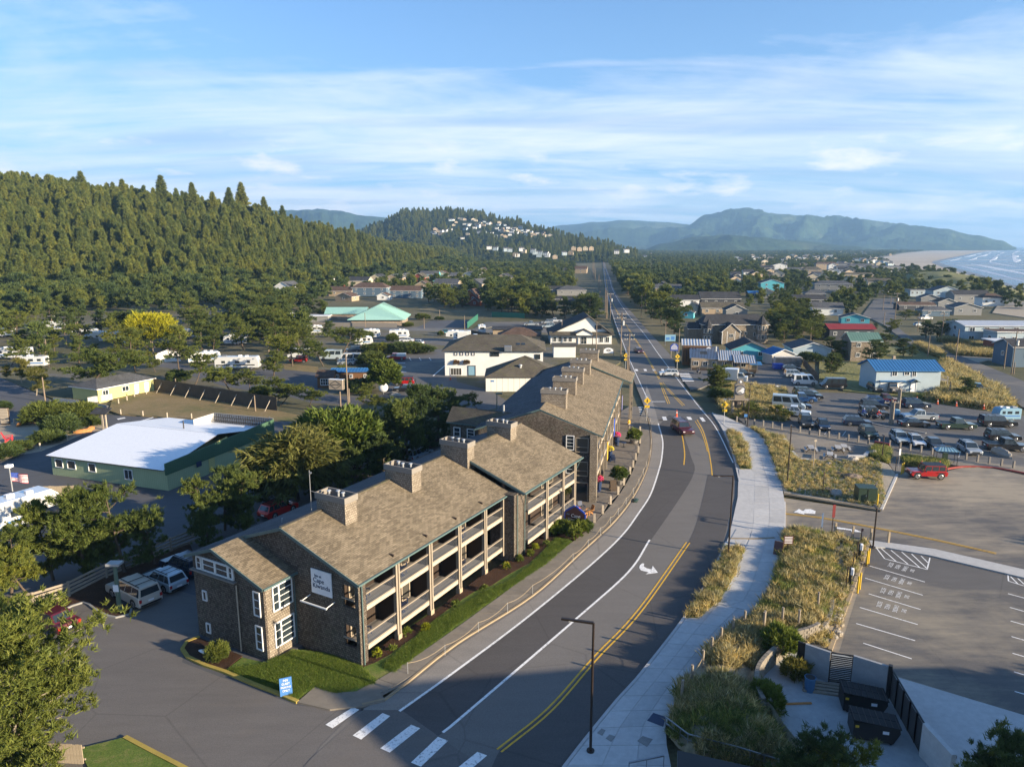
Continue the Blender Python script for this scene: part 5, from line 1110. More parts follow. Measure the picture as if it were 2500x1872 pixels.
def trailer(kind,L,H,label,c,x,y,hd,group='trailers and motorhomes in the campground',col='car_white'):
 p=G(c,x,y);KEEP.append((p.x,p.y,5));t_=thing('travel_trailer' if kind!='bus' else 'motorhome',label,'trailer' if kind!='bus' else 'motorhome',(p.x,p.y,.03),R(hd),group)
 W=2.5;y2=W/2;z0=.6;h=L/2
 b=MB();nose={'trailer':[(h,z0+.7),(h-.3,H-.3),(h-.8,H)],'fifth':[(h-2.4,z0),(h-2.4,z0+.9),(h,z0+1.1),(h-.05,H-.7),(h-.8,H)],'bus':[(h,z0+.2),(h+.05,z0+1.2),(h-.35,H-.1),(h-.6,H)]}[kind]
 prof=[(-h,z0)]+([(h-.5,z0)] if kind=='trailer' else[(h-.1,z0)] if kind=='bus' else[])+nose+[(-h+.15,H),(-h,H-.2)]
 k=len(prof);V=[(px,s*y2,pz) for s in(-1,1) for px,pz in prof];b.add(V,[(i,(i+1)%k,k+(i+1)%k,k+i) for i in range(k)]+[tuple(range(k-1,-1,-1)),tuple(range(k,2*k))],col)
 b.build('body',t_,bevel=.06)
 for s in(-1,1):
  sw=MB();sw.box((-h+.3,s*(y2+.008)-.004,1.15),(h-2.6 if kind=='fifth' else h-.9,s*(y2+.008)+.004,1.42),'sign_blue' if kind!='bus' else 'black');sw.build('side_stripe',t_)
  for q in((-.30,.9),(.02,1.1),(.28,.7)):
   g=MB();cx=q[0]*L;g.box((cx-q[1]/2,s*(y2+.012)-.006,1.75),(cx+q[1]/2,s*(y2+.012)+.006,2.35),'glass');g.build('side_window',t_)
 d=MB();d.box((-.12*L-.3,-y2-.02,.75),(-.12*L+.35,-y2-.006,2.6),'trim_white');d.build('door',t_)
 g=MB();g.box((-h-.012,-.7,1.7),(-h-.002,.7,2.4),'glass');g.build('rear_window',t_)
 if kind=='bus':g=MB();g.quad([(h+.06,-1.1,1.75),(h+.06,1.1,1.75),(h-.31,1.1,H-.25),(h-.31,-1.1,H-.25)],'glass');g.build('windscreen',t_)
 for sx in((-.9,-.05) if kind!='bus' else(-L*.28,L*.33)):
  for s in(-1,1):wheel(t_,sx-(.4 if kind=='fifth' else 0),s*(y2-.14),.38)
 for q in((-.3*L,0,.55),(.05*L,.35,.4),(.22*L,-.3,.35)):
  a=MB();a.box((q[0]-q[2],q[1]-q[2]*.8,H),(q[0]+q[2],q[1]+q[2]*.8,H+.25),'ink_white' if q[1] else 'metal_grey');a.build('roof_unit',t_,bevel=.04)
 if kind=='fifth':s_=MB();s_.box((-h+1.2,y2,.75),(-h+4.2,y2+.7,H-.35),'car_white');s_.build('slide_out',t_)
 if kind=='trailer':s_=MB();s_.beam((h-.2,0,.5),(h+1.0,0,.5),.12,.12,'black');s_.build('tow_bar',t_)
 return t_
trailer('fifth',9.5,3.6,'large white fifth wheel trailer at the left edge beside the flagpole','z1',60,330,62)
for a in[('trailer',9,3.1,'white trailer with a blue tarpaulin glow by the far pole, left','a1',420,180,186),('trailer',8.5,3.1,'white trailer behind the one with the swooping blue stripe','a1',655,240,20),('fifth',9,3.5,'white fifth wheel trailer with blue swoosh beside the yellow tree','a1',830,270,196),('trailer',7,3,'small white trailer at the far left edge','a1',35,230,186),('trailer',9,3.1,'long white trailer behind the birch trees at left','a1',110,400,186),('trailer',6,2.9,'short white trailer under the trees at left, nearer the lane','a1',270,465,186),('trailer',7,3,'white trailer just right of the yellow tree','a1',1470,240,190),('trailer',8,3,'white trailer behind the white bathhouse','a1',1580,430,30),('trailer',7,3,'white trailer under the pines right of the yellow tree','a1',1820,290,190)]:trailer(*a)
trailer('bus',10.5,3.3,'white motorhome with black front glass in the middle of the campground','a1',1840,480,4)
for a in[('trailer',7,3,'white camping trailer beside the hedge, centre','a2',1120,650,8),('trailer',6.5,3,'tan ended trailer beside the green shrub','a2',1385,655,8),('fifth',8,3.4,'white trailer standing alone near the white shop','a2',1915,675,182),('trailer',5.5,2.9,'small white trailer beyond the dark fence','a2',2125,605,95),('trailer',6,2.9,'white trailer behind the dark pines','a2',620,610,8),('trailer',5.5,2.8,'white camper beside the leaning pine','a2',1065,715,10),('trailer',7,3,'blue grey trailer at the campground edge far left of the green roof','a2',440,480,10),('trailer',5,2.8,'white camper near the green roofed hall','a2',500,470,10)]:trailer(*a)
trailer('trailer',5.2,2.9,'pale blue cargo trailer with blue lettering band at the right edge','z6',2085,350,180,None,'tank_blue').scale=(.75,.8,.8)
p=G('z6',230,90);t_=thing('box_truck','long white box van parked behind the carved totem sign','truck',(p.x,p.y,.03),R(-24));KEEP.append((p.x,p.y,5))
b=MB();b.box((-3.6,-1.15,.7),(1.6,1.15,3.1),'car_white');b.build('cargo_box',t_,bevel=.05);b=MB();b.prism([(1.65,-1.0),(3.6,-1.0),(3.6,1.0),(1.65,1.0)],.5,1.5,'car_white');b.add([(1.65,-.95,1.5),(3.0,-.95,1.5),(3.0,.95,1.5),(1.65,.95,1.5),(1.65,-.85,2.2),(2.5,-.85,2.2),(2.5,.85,2.2),(1.65,.85,2.2)],[(0,1,5,4),(1,2,6,5),(2,3,7,6),(4,5,6,7)],'glass');b.build('cab',t_,bevel=.04)
for x in(-2.2,2.6):
 for s in(-1,1):wheel(t_,x,s*1.0,.4)
def motorbike(label,loc,rz,col):
 t_=thing('motorcycle',label,'motorcycle',loc,rz)
 for x in(-.72,.74):
  w=MB();w.cyl((x,-.07,.33),(x,.07,.33),.33,.33,'rubber',16);w.build('wheel',t_)
 b=MB();b.add(*[[(-.55,-.1,.75),(-.1,-.16,.62),(.45,-.14,.95),(.5,.14,.95),(-.1,.16,.62),(-.55,.1,.75),(-.6,0,.9),(.15,0,1.05)],[(0,1,7,6),(1,2,7),(2,3,7),(3,4,7),(4,5,6,7),(0,6,5),(0,5,4,1),(1,4,3,2)],col]);b.build('tank',t_)
 e=MB();e.box((-.25,-.17,.28),(.28,.17,.62),'metal_grey');e.build('engine',t_,bevel=.04);f=MB();f.beam((.74,.09,.33),(.48,.09,1.02),.05,.05,'metal_grey');f.beam((.74,-.09,.33),(.48,-.09,1.02),.05,.05,'metal_grey');f.build('fork',t_)
 h=MB();h.beam((.42,-.36,1.08),(.42,.36,1.08),.04,.04,'black');h.build('handlebar',t_);s=MB();s.box((-.62,-.13,.82),(-.05,.13,.92),'black');s.build('seat',t_,bevel=.04)
 return t_
def person(label,loc,rz,cloth,legs='black',pose='stand',hat='ink_black',sc=1.0):
 """one continuous skinned body; J: joints with radius"""
 J={'pel':(0,0,.95,.15),'che':(0,0,1.32,.165),'nec':(0,.0,1.50,.065),'hea':(.02,0,1.66,.105),'top':(.02,0,1.74,.085)}
 if pose=='ride':
  J={'pel':(-.25,0,.98,.16),'che':(-.10,0,1.36,.17),'nec':(-.03,0,1.52,.065),'hea':(.02,0,1.66,.12),'top':(.02,0,1.75,.10)}
 E=[('pel','che'),('che','nec'),('nec','hea'),('hea','top')]
 for s,n in((1,'l'),(-1,'r')):
  if pose=='ride':J.update({'hip'+n:(-.22,s*.12,.92,.10),'kne'+n:(.20,s*.24,.75,.075),'ank'+n:(.0,s*.25,.36,.05),'toe'+n:(.16,s*.26,.33,.04),'sho'+n:(-.08,s*.20,1.44,.07),'elb'+n:(.14,s*.30,1.22,.05),'wri'+n:(.38,s*.32,1.12,.036),'han'+n:(.45,s*.31,1.10,.035)})
  else:J.update({'hip'+n:(0,s*.10,.88,.10),'kne'+n:(.03+.05*s,s*.11,.50,.072),'ank'+n:(-.02+.04*s,s*.12,.09,.05),'toe'+n:(.14,s*.13,.04,.04),'sho'+n:(0,s*.20,1.43,.07),'elb'+n:(-.03,s*.27,1.16,.05),'wri'+n:(.10,s*.26,.93,.036),'han'+n:(.14,s*.26,.86,.035)})
  E+=[('pel','hip'+n),('hip'+n,'kne'+n),('kne'+n,'ank'+n),('ank'+n,'toe'+n),('che','sho'+n),('sho'+n,'elb'+n),('elb'+n,'wri'+n),('wri'+n,'han'+n)]
 ks=list(J);me=bpy.data.meshes.new('body');me.from_pydata([J[k][:3] for k in ks],[(ks.index(a),ks.index(b_)) for a,b_ in E],[])
 t_=thing('person',label,'person',loc,rz);o=ob('body',me,t_);md=o.modifiers.new('skin','SKIN')
 for k,v in zip(ks,me.skin_vertices[0].data):v.radius=(J[k][3],J[k][3])
 me.skin_vertices[0].data[0].use_root=True;sb_=o.modifiers.new('sub','SUBSURF');sb_.levels=sb_.render_levels=1
 dg=bpy.context.evaluated_depsgraph_get();m2=bpy.data.meshes.new_from_object(o.evaluated_get(dg));o.modifiers.clear();o.data=m2
 for m in(cloth,legs,'skin',hat):m2.materials.append(MATS[m])
 zt=J['nec'][2]+.02;zl=J['pel'][2]-.02
 for p_ in m2.polygons:z=p_.center.z;p_.material_index=3 if z>zt+.10 else 2 if z>zt-.0 else 1 if z<zl and not(abs(p_.center.y)>.23 and pose=='stand') else 0
 t_.scale=(sc,)*3;return t_
for i,(x,y,c1_,lb) in enumerate([(1130,318,'cloth_blue','blue jacket'),(1185,322,'black','black jacket'),(1228,330,'cloth_red','red jacket')]):
 p=G('z6',x,y+14);motorbike(['white and blue motorcycle, left of the three at the posts','dark motorcycle in the middle of the three at the posts','white and red motorcycle, right of the three at the posts'][i],(p.x,p.y,.03),R(-20),['car_white','car_black','car_white'][i])
 person(f'rider in a {lb} and helmet sitting on the motorcycle',(p.x-.05,p.y,.03),R(-20),c1_,'black','ride','ink_white' if i!=1 else 'leaf_green')
p=G('z6',550,148);motorbike('lone motorcycle parked by the grassy island',(p.x,p.y,.03),R(170),'car_white')
p=G('a4',438,1085);motorbike('parked motorcycle in front of the restaurant porch',(p.x,p.y,.05),R(100),'car_maroon')
p=G('z7',1612,1050);person('person in pale clothes sitting area by the inn shops',(p.x,p.y,.13),R(-60),'banner_gold','wood_light')
def keepfront(x,y,w):
 if y<140:return
 n=5 if y<900 else 7;L=55 if y<900 else 150;q=math.hypot(x,y)
 for k in range(1,n+1):KEEP.append((x-x/q*L*k/n,y-y/q*L*k/n,w*1.0+1))
def house(label,c,x,y,rz,W,D,H,rise,wall='siding_grey',roof='roof_grey',ridge='x',front=(2,1),side=(1,1),hip=0,ov=.45,fas='trim_white',win=(1.0,1.1),gm='glass',chim=None,name='house',cat='house',group=None,door=None,storeys=None,z=0,trimc='trim_white',porch=None,flat=False):
 p=G(c,x,y,z) if c else Vector((x,y,z));t_=thing(name,label,cat,(p.x,p.y,z-.02),R(rz),group)
 ca=Vector((-math.sin(R(rz)),math.cos(R(rz)),0));cc_=p+ca*D/2;KEEP.append((cc_.x,cc_.y,math.hypot(W,D)*.5));keepfront(cc_.x,cc_.y,W*.5)
 h=W/2;b=MB()
 if flat:b.prism([(-h,0),(h,0),(h,D),(-h,D)],-.3,H,wall)
 elif ridge=='x':
  P=[(-h,0,-.3),(h,0,-.3),(h,D,-.3),(-h,D,-.3),(-h,0,H),(h,0,H),(h,D,H),(-h,D,H)];b.add(P,[(0,1,5,4),(2,3,7,6)],wall)
  if hip:b.add(P,[(1,2,6,5),(3,0,4,7)],wall)
  else:b.add([P[1],P[2],P[6],(h,D/2,H+rise-.02),P[5]],[(0,1,2,3,4)],wall);b.add([P[3],P[0],P[4],(-h,D/2,H+rise-.02),P[7]],[(0,1,2,3,4)],wall)
 else:
  P=[(-h,0,-.3),(h,0,-.3),(h,D,-.3),(-h,D,-.3),(-h,0,H),(h,0,H),(h,D,H),(-h,D,H)];b.add(P,[(1,2,6,5),(3,0,4,7)],wall)
  if hip:b.add(P,[(0,1,5,4),(2,3,7,6)],wall)
  else:b.add([P[0],P[1],P[5],(0,0,H+rise-.02),P[4]],[(0,1,2,3,4)],wall);b.add([P[2],P[3],P[7],(0,D,H+rise-.02),P[6]],[(0,1,2,3,4)],wall)
 wo=b.build('wall',t_)
 r_=MB();s=rise/(D/2 if ridge=='x' else W/2) if not flat else 0;e=H-ov*s+.06;top=H+rise+.08
 if flat:r_.prism([(-h-ov,-ov),(h+ov,-ov),(h+ov,D+ov),(-h-ov,D+ov)],H,H+.25,fas,roof)
 elif ridge=='x':
  k=hip;A0=(-h-ov,-ov,e);A1=(h+ov,-ov,e);B0=(-h-ov,D+ov,e);B1=(h+ov,D+ov,e);R0=(-h-ov+k,D/2,top);R1=(h+ov-k,D/2,top)
  roof_slab(r_,[A0,A1,R1,R0],roof,.14,fas);roof_slab(r_,[B1,B0,R0,R1],roof,.14,fas)
  if hip:roof_slab(r_,[A1,B1,R1],roof,.14,fas);roof_slab(r_,[B0,A0,R0],roof,.14,fas)
 else:
  k=hip;A0=(-h-ov,-ov,e);A1=(h+ov,-ov,e);B0=(-h-ov,D+ov,e);B1=(h+ov,D+ov,e);R0=(0,-ov+k,top);R1=(0,D+ov-k,top)
  roof_slab(r_,[A1,B1,R1,R0],roof,.14,fas);roof_slab(r_,[B0,A0,R0,R1],roof,.14,fas)
  if hip:roof_slab(r_,[A0,A1,R0],roof,.14,fas);roof_slab(r_,[B1,B0,R1],roof,.14,fas)
 ro=r_.build('roof',t_)
 if roof.startswith('metal') and not flat:
  rb=MB();n=int((W if ridge=='x' else D)/.6)
  for i in range(n+1):
   q=i/n
   if ridge=='x':X=-h-ov+(W+2*ov)*q;rb.beam((X,-ov,e+.03),(X,D/2,top+.03),.06,.06,roof);rb.beam((X,D+ov,e+.03),(X,D/2,top+.03),.06,.06,roof)
   else:Y=-ov+(D+2*ov)*q;rb.beam((h+ov,Y,e+.03),(0,Y,top+.03),.06,.06,roof);rb.beam((-h-ov,Y,e+.03),(0,Y,top+.03),.06,.06,roof)
  tag(rb.build('roof_rib',ro),kind='stuff')
 st=storeys or max(1,int(H/2.6));ww,wh=win
 def row(n,f,nrm,span):
  for i in range(n):
   for j in range(st):
    a=(i+.5)/n*span-span/2;zz=H/st*(j+.55)
    if door is not None and j==0 and nrm[1]<0 and i==door:continue
    window(t_,f(a,zz),nrm,ww,wh,trimc,gm,(2,1) if ww>.9 else(1,1),.10)
 if front[0]:row(front[0],lambda a,zz:(a,-.01,zz),(0,-1),W)
 if side[0]:row(side[0],lambda a,zz:(h+.01,D/2+a,zz),(1,0),D)
 if side[1]:row(side[1],lambda a,zz:(-h-.01,D/2+a,zz),(-1,0),D)
 if door is not None:window(t_,((door+.5)/front[0]*W-W/2,-.02,1.05),(0,-1),1.0,2.1,trimc,'siding_white',(1,1),.1,'door')
 if chim:b=MB();b.box((chim[0]-.35,chim[1]-.35,H-.2),(chim[0]+.35,chim[1]+.35,H+rise+.9),chim[2] if len(chim)>2 else 'stone');b.build('chimney',t_)
 return t_
gb=thing('green_building','low green metal building with bright white roof and green parapet','building')
P1,P2,P3=G('a1',410,1290),G('a1',1300,1415),G('a1',1960,1195)
du=(P2-P1);Lg=du.length;du.normalize();dv=Vector((-du.y,du.x,0));Lv=(P3-P2).length*1.0;KEEP.append((-50,96,18))
gp=lambda u,v,z:P1+du*u+dv*v+Vector((0,0,z));Wd=20.5;md=11.0
b=MB();b.prism([(gp(*q).x,gp(*q).y) for q in((0,0,0),(Lg,0,0),(Lg,Wd,0),(0,Wd,0))],-.1,2.8,'siding_green')
b.add([gp(Lg-.02,0,2.8),gp(Lg-.02,Wd*.52,2.8),gp(Lg-.02,md,4.2)],[(0,1,2)],'siding_yellow');b.build('wall',gb)
b=MB();roof_slab(b,[gp(-.4,-.4,2.75),gp(Lg-.1,-.4,2.75),gp(Lg-1.6,md,4.35),gp(-.4,md,4.35)],'roof_membrane',.12,'trim_dark');roof_slab(b,[gp(Lg-.1,Wd,3.05),gp(-.4,Wd,3.05),gp(-.4,md+.05,4.35),gp(Lg-1.6,md+.05,4.35)],'roof_membrane',.12,'trim_dark');b.build('roof',gb)
b=MB();b.add([gp(Lg,-.3,2.1),gp(Lg,Wd+.3,2.1),gp(Lg,Wd+.3,4.3),gp(Lg,-.3,3.6),gp(Lg+.15,-.3,2.1),gp(Lg+.15,Wd+.3,2.1),gp(Lg+.15,Wd+.3,4.3),gp(Lg+.15,-.3,3.6)],[(0,3,2,1),(4,5,6,7),(3,7,6,2),(0,1,5,4),(1,2,6,5),(0,4,7,3)],'parapet_green');b.build('parapet',gb)
b=MB()
for k in range(26):u=9+(Lg-9)*k/25;b.beam(gp(u,Wd+.25,2.9),gp(u,Wd+.25,4.4),.06,.06,'trim_dark');b.beam(gp(u,Wd+.25,4.2),gp(u,Wd-.6,3.3),.05,.05,'trim_dark')
for z in(3.3,3.8,4.35):b.beam(gp(8.5,Wd+.28,z),gp(Lg,Wd+.28,z),.05,.06,'trim_dark')
b.build('parapet_bracing',gb);b=MB();b.beam(gp(8.5,Wd+.35,3.75),gp(Lg,Wd+.35,3.75),.05,1.4,'container_white');b.beam(gp(8.5,Wd+.3,3.75),gp(8.5,Wd-4,3.75),.05,1.3,'container_white');b.build('parapet',gb)
for u,w in((1.4,1.3),(3.6,1.4),(7.2,1.2)):window(gb,gp(u,-.02,1.75),(-dv.x,-dv.y),w,1.1,gm='glass_lit')
window(gb,gp(13.3,-.02,1.45),(-dv.x,-dv.y),1.3,1.3,bars=(2,1))
b=MB();b.beam(gp(Lg+.05,7.6,.1),gp(Lg+.05,7.6,2.05),1.1,.06,'siding_yellow',up=tuple(du));b.build('door',gb)
b=MB();b.beam(gp(Lg+.18,5.2,1.6),gp(Lg+.18,5.2,2.3),.9,.04,'navy',up=tuple(du));b.build('notice',gb)
b=MB();b.cyl(gp(10.5,12.5,4),gp(10.5,12.5,5.3),.09,.09,'trim_dark');b.build('vent_pipe',gb)
def ylw():
 a,b_=G('a1',870,708),G('a1',1190,640);d=b_-a;L=d.length;rz=math.degrees(math.atan2(d.y,d.x));m=G('a1',760,730);mid=(m+b_)/2
 t_=house('yellow cottage with grey roof and white doors beside the dry lawn',None,mid.x,mid.y,rz,(b_-m).length,7.5,2.7,1.2,'siding_yellow','roof_grey','x',(0,1),(0,0),hip=3,fas='trim_white')
 Lw=(b_-m).length/2
 window(t_,(-Lw*.05,-.02,1.6),(0,-1),1.5,1.0,bars=(2,1));window(t_,(Lw*.35,-.02,1.05),(0,-1),.9,2.0,gm='ink_white',name='door');window(t_,(Lw*.72,-.02,1.05),(0,-1),.9,2.0,gm='ink_white',name='door');window(t_,(-Lw*.75,-.02,1.6),(0,-1),1.2,1.0,bars=(2,1))
ylw()
wa=Frame((G('z7',345,685).x,G('z7',345,685).y),-1.5)
ws=house('two-storey white shop with black trimmed windows and mossy brown hip roof','z7',620,655,-1.5,23,15,6.2,2.6,'siding_white','roof_brown','x',(0,1),(0,0),hip=6,ov=.7,fas='trim_dark',name='shop_building',cat='shop building')
for k in range(4):window(ws,(-8.9+k*1.35,-.02,5.2),(0,-1),.62,.62,'trim_dark','ink_white',(1,1),.14)
window(ws,(0.2,-.02,5.15),(0,-1),2.0,.95,'trim_dark',bars=(3,1));window(ws,(10.2,-.02,4.6),(0,-1),1.2,1.1,'trim_dark')
window(ws,(-5.2,-.02,1.25),(0,-1),1.7,2.3,'trim_dark','tank_blue',(1,1),.14,'door');window(ws,(-8.9,-.02,1.0),(0,-1),2.6,1.7,'trim_white','glass_lit',(4,1),.1)
for k,xx in enumerate((-8.8,-6.4)):
 f=MB();f.box((xx-.8,-.6,2.9),(xx+.8,-.05,3.2),'wood_dark');fb=f.build('flower_box',ws)
 me=bush(80+k,(.75,.35,.35),'leaf_brown',60,16,.2,.2,z0=.1);o=ob('flowers',me,fb,(xx,-.32,3.2))
for xx in(5.2,6.4):
 b=MB();b.add([(xx,2.2,7.1),(xx+.9,2.2,7.1),(xx+.9,3.1,7.4),(xx,3.1,7.4)],[(0,1,2,3)],'glass');b.build('skylight',ws)
b=MB();b.box((2.5,-1.2,6.0),(4.2,.2,7.2),'metal_grey');b.build('roof_unit',ws,bevel=.05)
ww=house('low white board wing with brown stained hip roof behind the inn','z7',850,770,0,16.5,10,3.2,3.6,'siding_white_board','roof_brown','y',(0,1),(0,0),hip=5.5,ov=.3,fas='trim_dark',name='shop_building',cat='shop building')
b=MB();b.cyl((-1.0,2.2,4.3),(-1.0,2.2,5.1),.3,.3,'metal_galv',10);b.ellip((-1.0,2.2,5.2),(.42,.42,.25),'metal_galv');b.build('roof_turbine',ww)
b=MB();b.box((-7.2,-.04,2.1),(-6.5,-.01,2.4),'sign_blue');b.build('wall_plate',ww)
gs=house('white gabled shop with arched porch and dark windows beside the road','a3',1175,885,0,19,15,3.2,.1,'siding_white','roof_brown','x',(0,1),(2,0),flat=False,ov=.5,fas='trim_dark',name='shop_building',cat='shop building')
b=MB();b.add([(-9.5,.0,3.1),(9.5,.0,3.1),(6.5,.0,4.9),(2.2,0,8.4),(-2.5,0,6.2),(-9.5,0,3.5)],[(0,1,2,3,4,5)],'siding_white')
b.build('gable',gs)
b=MB();roof_slab(b,[(9.9,-1.6,3.0),(9.9,15,3.0),(2.2,15,8.75),(2.2,-.6,8.75)],'roof_brown',.2,'trim_dark');roof_slab(b,[(-10.2,15,3.1),(-10.2,-.8,3.1),(2.2,-.6,8.75),(2.2,15,8.75)],'roof_dark',.2,'trim_dark')
roof_slab(b,[(-10,-1.9,3.1),(-1.8,-1.9,3.1),(-1.8,.1,4.0),(-10,.1,4.0)],'roof_brown',.12,'trim_dark');roof_slab(b,[(3.4,-1.9,3.1),(9.9,-1.9,3.1),(9.9,.1,3.9),(3.4,.1,3.9)],'roof_brown',.12,'trim_dark');b.build('roof',gs)
b=MB();b.add([(-1.8,-2.2,3.0),(3.4,-2.2,3.0),(3.4,-2.2,3.6),(.8,-2.2,4.7),(-1.8,-2.2,3.6)],[(0,1,2,3,4)],'siding_white');roof_slab(b,[(3.8,-2.6,3.4),(3.8,1,3.4),(.8,1,4.95),(.8,-2.6,4.95)],'roof_brown',.12,'trim_dark');roof_slab(b,[(-2.2,1,3.4),(-2.2,-2.6,3.4),(.8,-2.6,4.95),(.8,1,4.95)],'roof_brown',.12,'trim_dark')
for xx in(-1.7,3.3):b.box((xx-.1,-2.2,0),(xx+.1,-2.0,3.1),'wood_dark')
b.build('porch',gs);window(gs,(5.2,-.03,5.3),(0,-1),2.0,1.1,'trim_dark',bars=(3,1));window(gs,(.8,-.03,1.2),(0,-1),1.8,2.3,'trim_white',bars=(2,2))
for xx in(-8.2,-6.6,-5.0,-3.4):window(gs,(xx,-.03,1.5),(0,-1),1.1,1.4,'trim_white','glass',(1,2),.12)
for xx in(6.2,8.1):window(gs,(xx,-.03,1.4),(0,-1),1.2,1.7,'trim_white','glass',(2,1),.12)
b=MB();b.box((4.6,-.06,1.2),(5.3,-.02,1.9),'ink_white');b.build('notice',gs)
house('low pinkish building with flat dark roof left of the gabled shop','a3',600,835,0,16,9,2.9,.1,'siding_tan','roof_dark',flat=True,front=(0,1),side=(0,0),fas='trim_dark',name='shop_building',cat='shop building')
house('small hip roofed brown building in front of the flat roofed one','a3',620,880,0,13,8,2.6,2.0,'siding_tan','roof_rust','x',(0,1),(0,0),hip=5.5,fas='trim_dark',name='shop_building',cat='shop building')
house('white flat-roofed annex joining the shop to the road forecourt','z7',1140,520,0,6,5,3.1,.1,'siding_white','roof_brown',flat=True,front=(0,1),side=(0,0),fas='trim_dark',name='shop_building',cat='shop building')
house('tan brick hall with wide pale teal metal roof','a2',1180,535,2,19.5,19,2.9,4.4,'wall_brick','metal_teal','y',(0,1),(0,0),hip=8,ov=1.2,fas='metal_teal',name='hall_building',cat='hall')
house('teal roofed open shelter attached left of the hall','a2',900,480,2,16,9,2.7,2.0,'wall_brick','metal_teal','x',(0,1),(0,0),ov=.6,fas='metal_teal',name='shelter_building',cat='shelter')
house('small flat white roofed shed left of the teal hall','a2',640,500,0,9,5,2.2,.1,'siding_grey','metal_white',flat=True,front=(0,1),side=(0,0),name='shed',cat='shed')
lc=house('brown log cabin with blue grey roof and white windows','a2',960,1060,3,9.4,5,2.7,.4,'siding_brown','metal_blue','x',(0,1),(0,0),ov=.2,fas='trim_dark',name='log_cabin',cat='cabin')
for xx in(-3.2,-.2,2.9):window(lc,(xx,-.02,1.8),(0,-1),.65,.75,bars=(2,1))
fc=house('front porch wing of the log cabin with white grid windows','a2',715,1095,3,3.2,4.5,2.6,.9,'siding_brown','roof_rust','x',(0,1),(0,0),ov=.4,fas='trim_dark',name='log_cabin',cat='cabin')
window(fc,(.1,-.02,1.35),(0,-1),2.0,1.4,bars=(4,2))
house('small white bathhouse with brown roof beside the yellow tree','a1',1300,420,25,5.8,5,2.2,1.0,'siding_white','roof_rust','y',(1,1),(1,0),fas='trim_white',name='bathhouse',cat='bathhouse')
bh=house('pale house with bright blue ribbed metal roof and white garage door','a5',885,1268,-2.2,13.2,7.5,4.7,1.5,'siding_paleblue','metal_blue','x',(0,1),(0,0),ov=.5,fas='metal_blue')
for xx,w,h_ in((-2.9,1.0,1.0),(-.4,1.0,.7),(1.1,.8,1.2)):window(bh,(xx,-.02,3.9),(0,-1),w,h_,bars=(2,1))
b=MB();b.box((-5.6,-.06,.05),(-.9,-.02,2.1),'siding_white');b.build('garage_door',bh);b=MB();b.box((-5.9,-.6,2.25),(-.6,.02,2.4),'metal_blue');b.build('awning',bh)
b=MB();roof_slab(b,[(2.2,-.9,2.2),(2.2,0,2.2),(1.2,0,2.8),(1.2,-.9,2.8)],'metal_blue',.1);roof_slab(b,[(.2,0,2.2),(.2,-.9,2.2),(1.2,-.9,2.8),(1.2,0,2.8)],'metal_blue',.1);b.build('door_hood',bh);window(bh,(1.2,-.02,1.0),(0,-1),1.1,1.9,gm='ink_white',name='door')
b=MB();b.box((-1.6,3.8,5.0),(-1.1,4.3,7.0),'siding_tan');b.build('chimney',bh)
b=MB();b.box((6.7,2,2.0),(9.4,5,2.2),'wood_grey');b.box((6.7,2,2.9),(9.4,2.1,3.0),'wood_grey');b.box((9.2,2,0),(9.4,2.2,3.0),'wood_grey');b.build('deck',bh)
vh=thing('turret_building','grey shingled house with dark roofs and two pointed turrets','house',tuple(G('a4',800,780)),R(-1));vh.scale=(.68,.68,.70);KEEP.append((68,228,14))
b=MB();b.prism([(-14,4),(16.5,4),(16.5,16),(-14,16)],-.3,8.2,'wall_shingle_light');b.prism([(-6.2,-1.2),(2.0,-1.2),(2.0,4.1),(-6.2,4.1)],-.3,5.6,'wall_shingle_light');b.add([(-6.2,-1.2,5.6),(2,-1.2,5.6),(-2.1,-1.2,8.9)],[(0,1,2)],'wall_shingle_light');b.prism([(-20,6),(-14,6),(-14,15),(-20,15)],-.3,6.0,'wall_shingle_light');b.build('wall',vh)
b=MB();roof_slab(b,[(-14.5,3.4,8.1),(17,3.4,8.1),(13,10,12.2),(-11,10,12.2)],'roof_dark',.2,'trim_white');roof_slab(b,[(17,3.4,8.1),(17,16.6,8.1),(13,10,12.2)],'roof_dark',.2,'trim_white');roof_slab(b,[(17,16.6,8.1),(-14.5,16.6,8.1),(-11,10,12.2),(13,10,12.2)],'roof_dark',.2,'trim_white');roof_slab(b,[(-14.5,16.6,8.1),(-14.5,3.4,8.1),(-11,10,12.2)],'roof_dark',.2,'trim_white')
roof_slab(b,[(2.5,-1.7,5.3),(2.5,9,5.3),(-2.1,9,9.2),(-2.1,-1.7,9.2)],'roof_dark',.18,'trim_white');roof_slab(b,[(-6.7,9,5.3),(-6.7,-1.7,5.3),(-2.1,-1.7,9.2),(-2.1,9,9.2)],'roof_dark',.18,'trim_white');roof_slab(b,[(-20.5,5.5,5.9),(-13.5,5.5,5.9),(-13.5,10,8.6),(-20.5,10,8.6)],'roof_dark',.15,'trim_white');b.build('roof',vh)
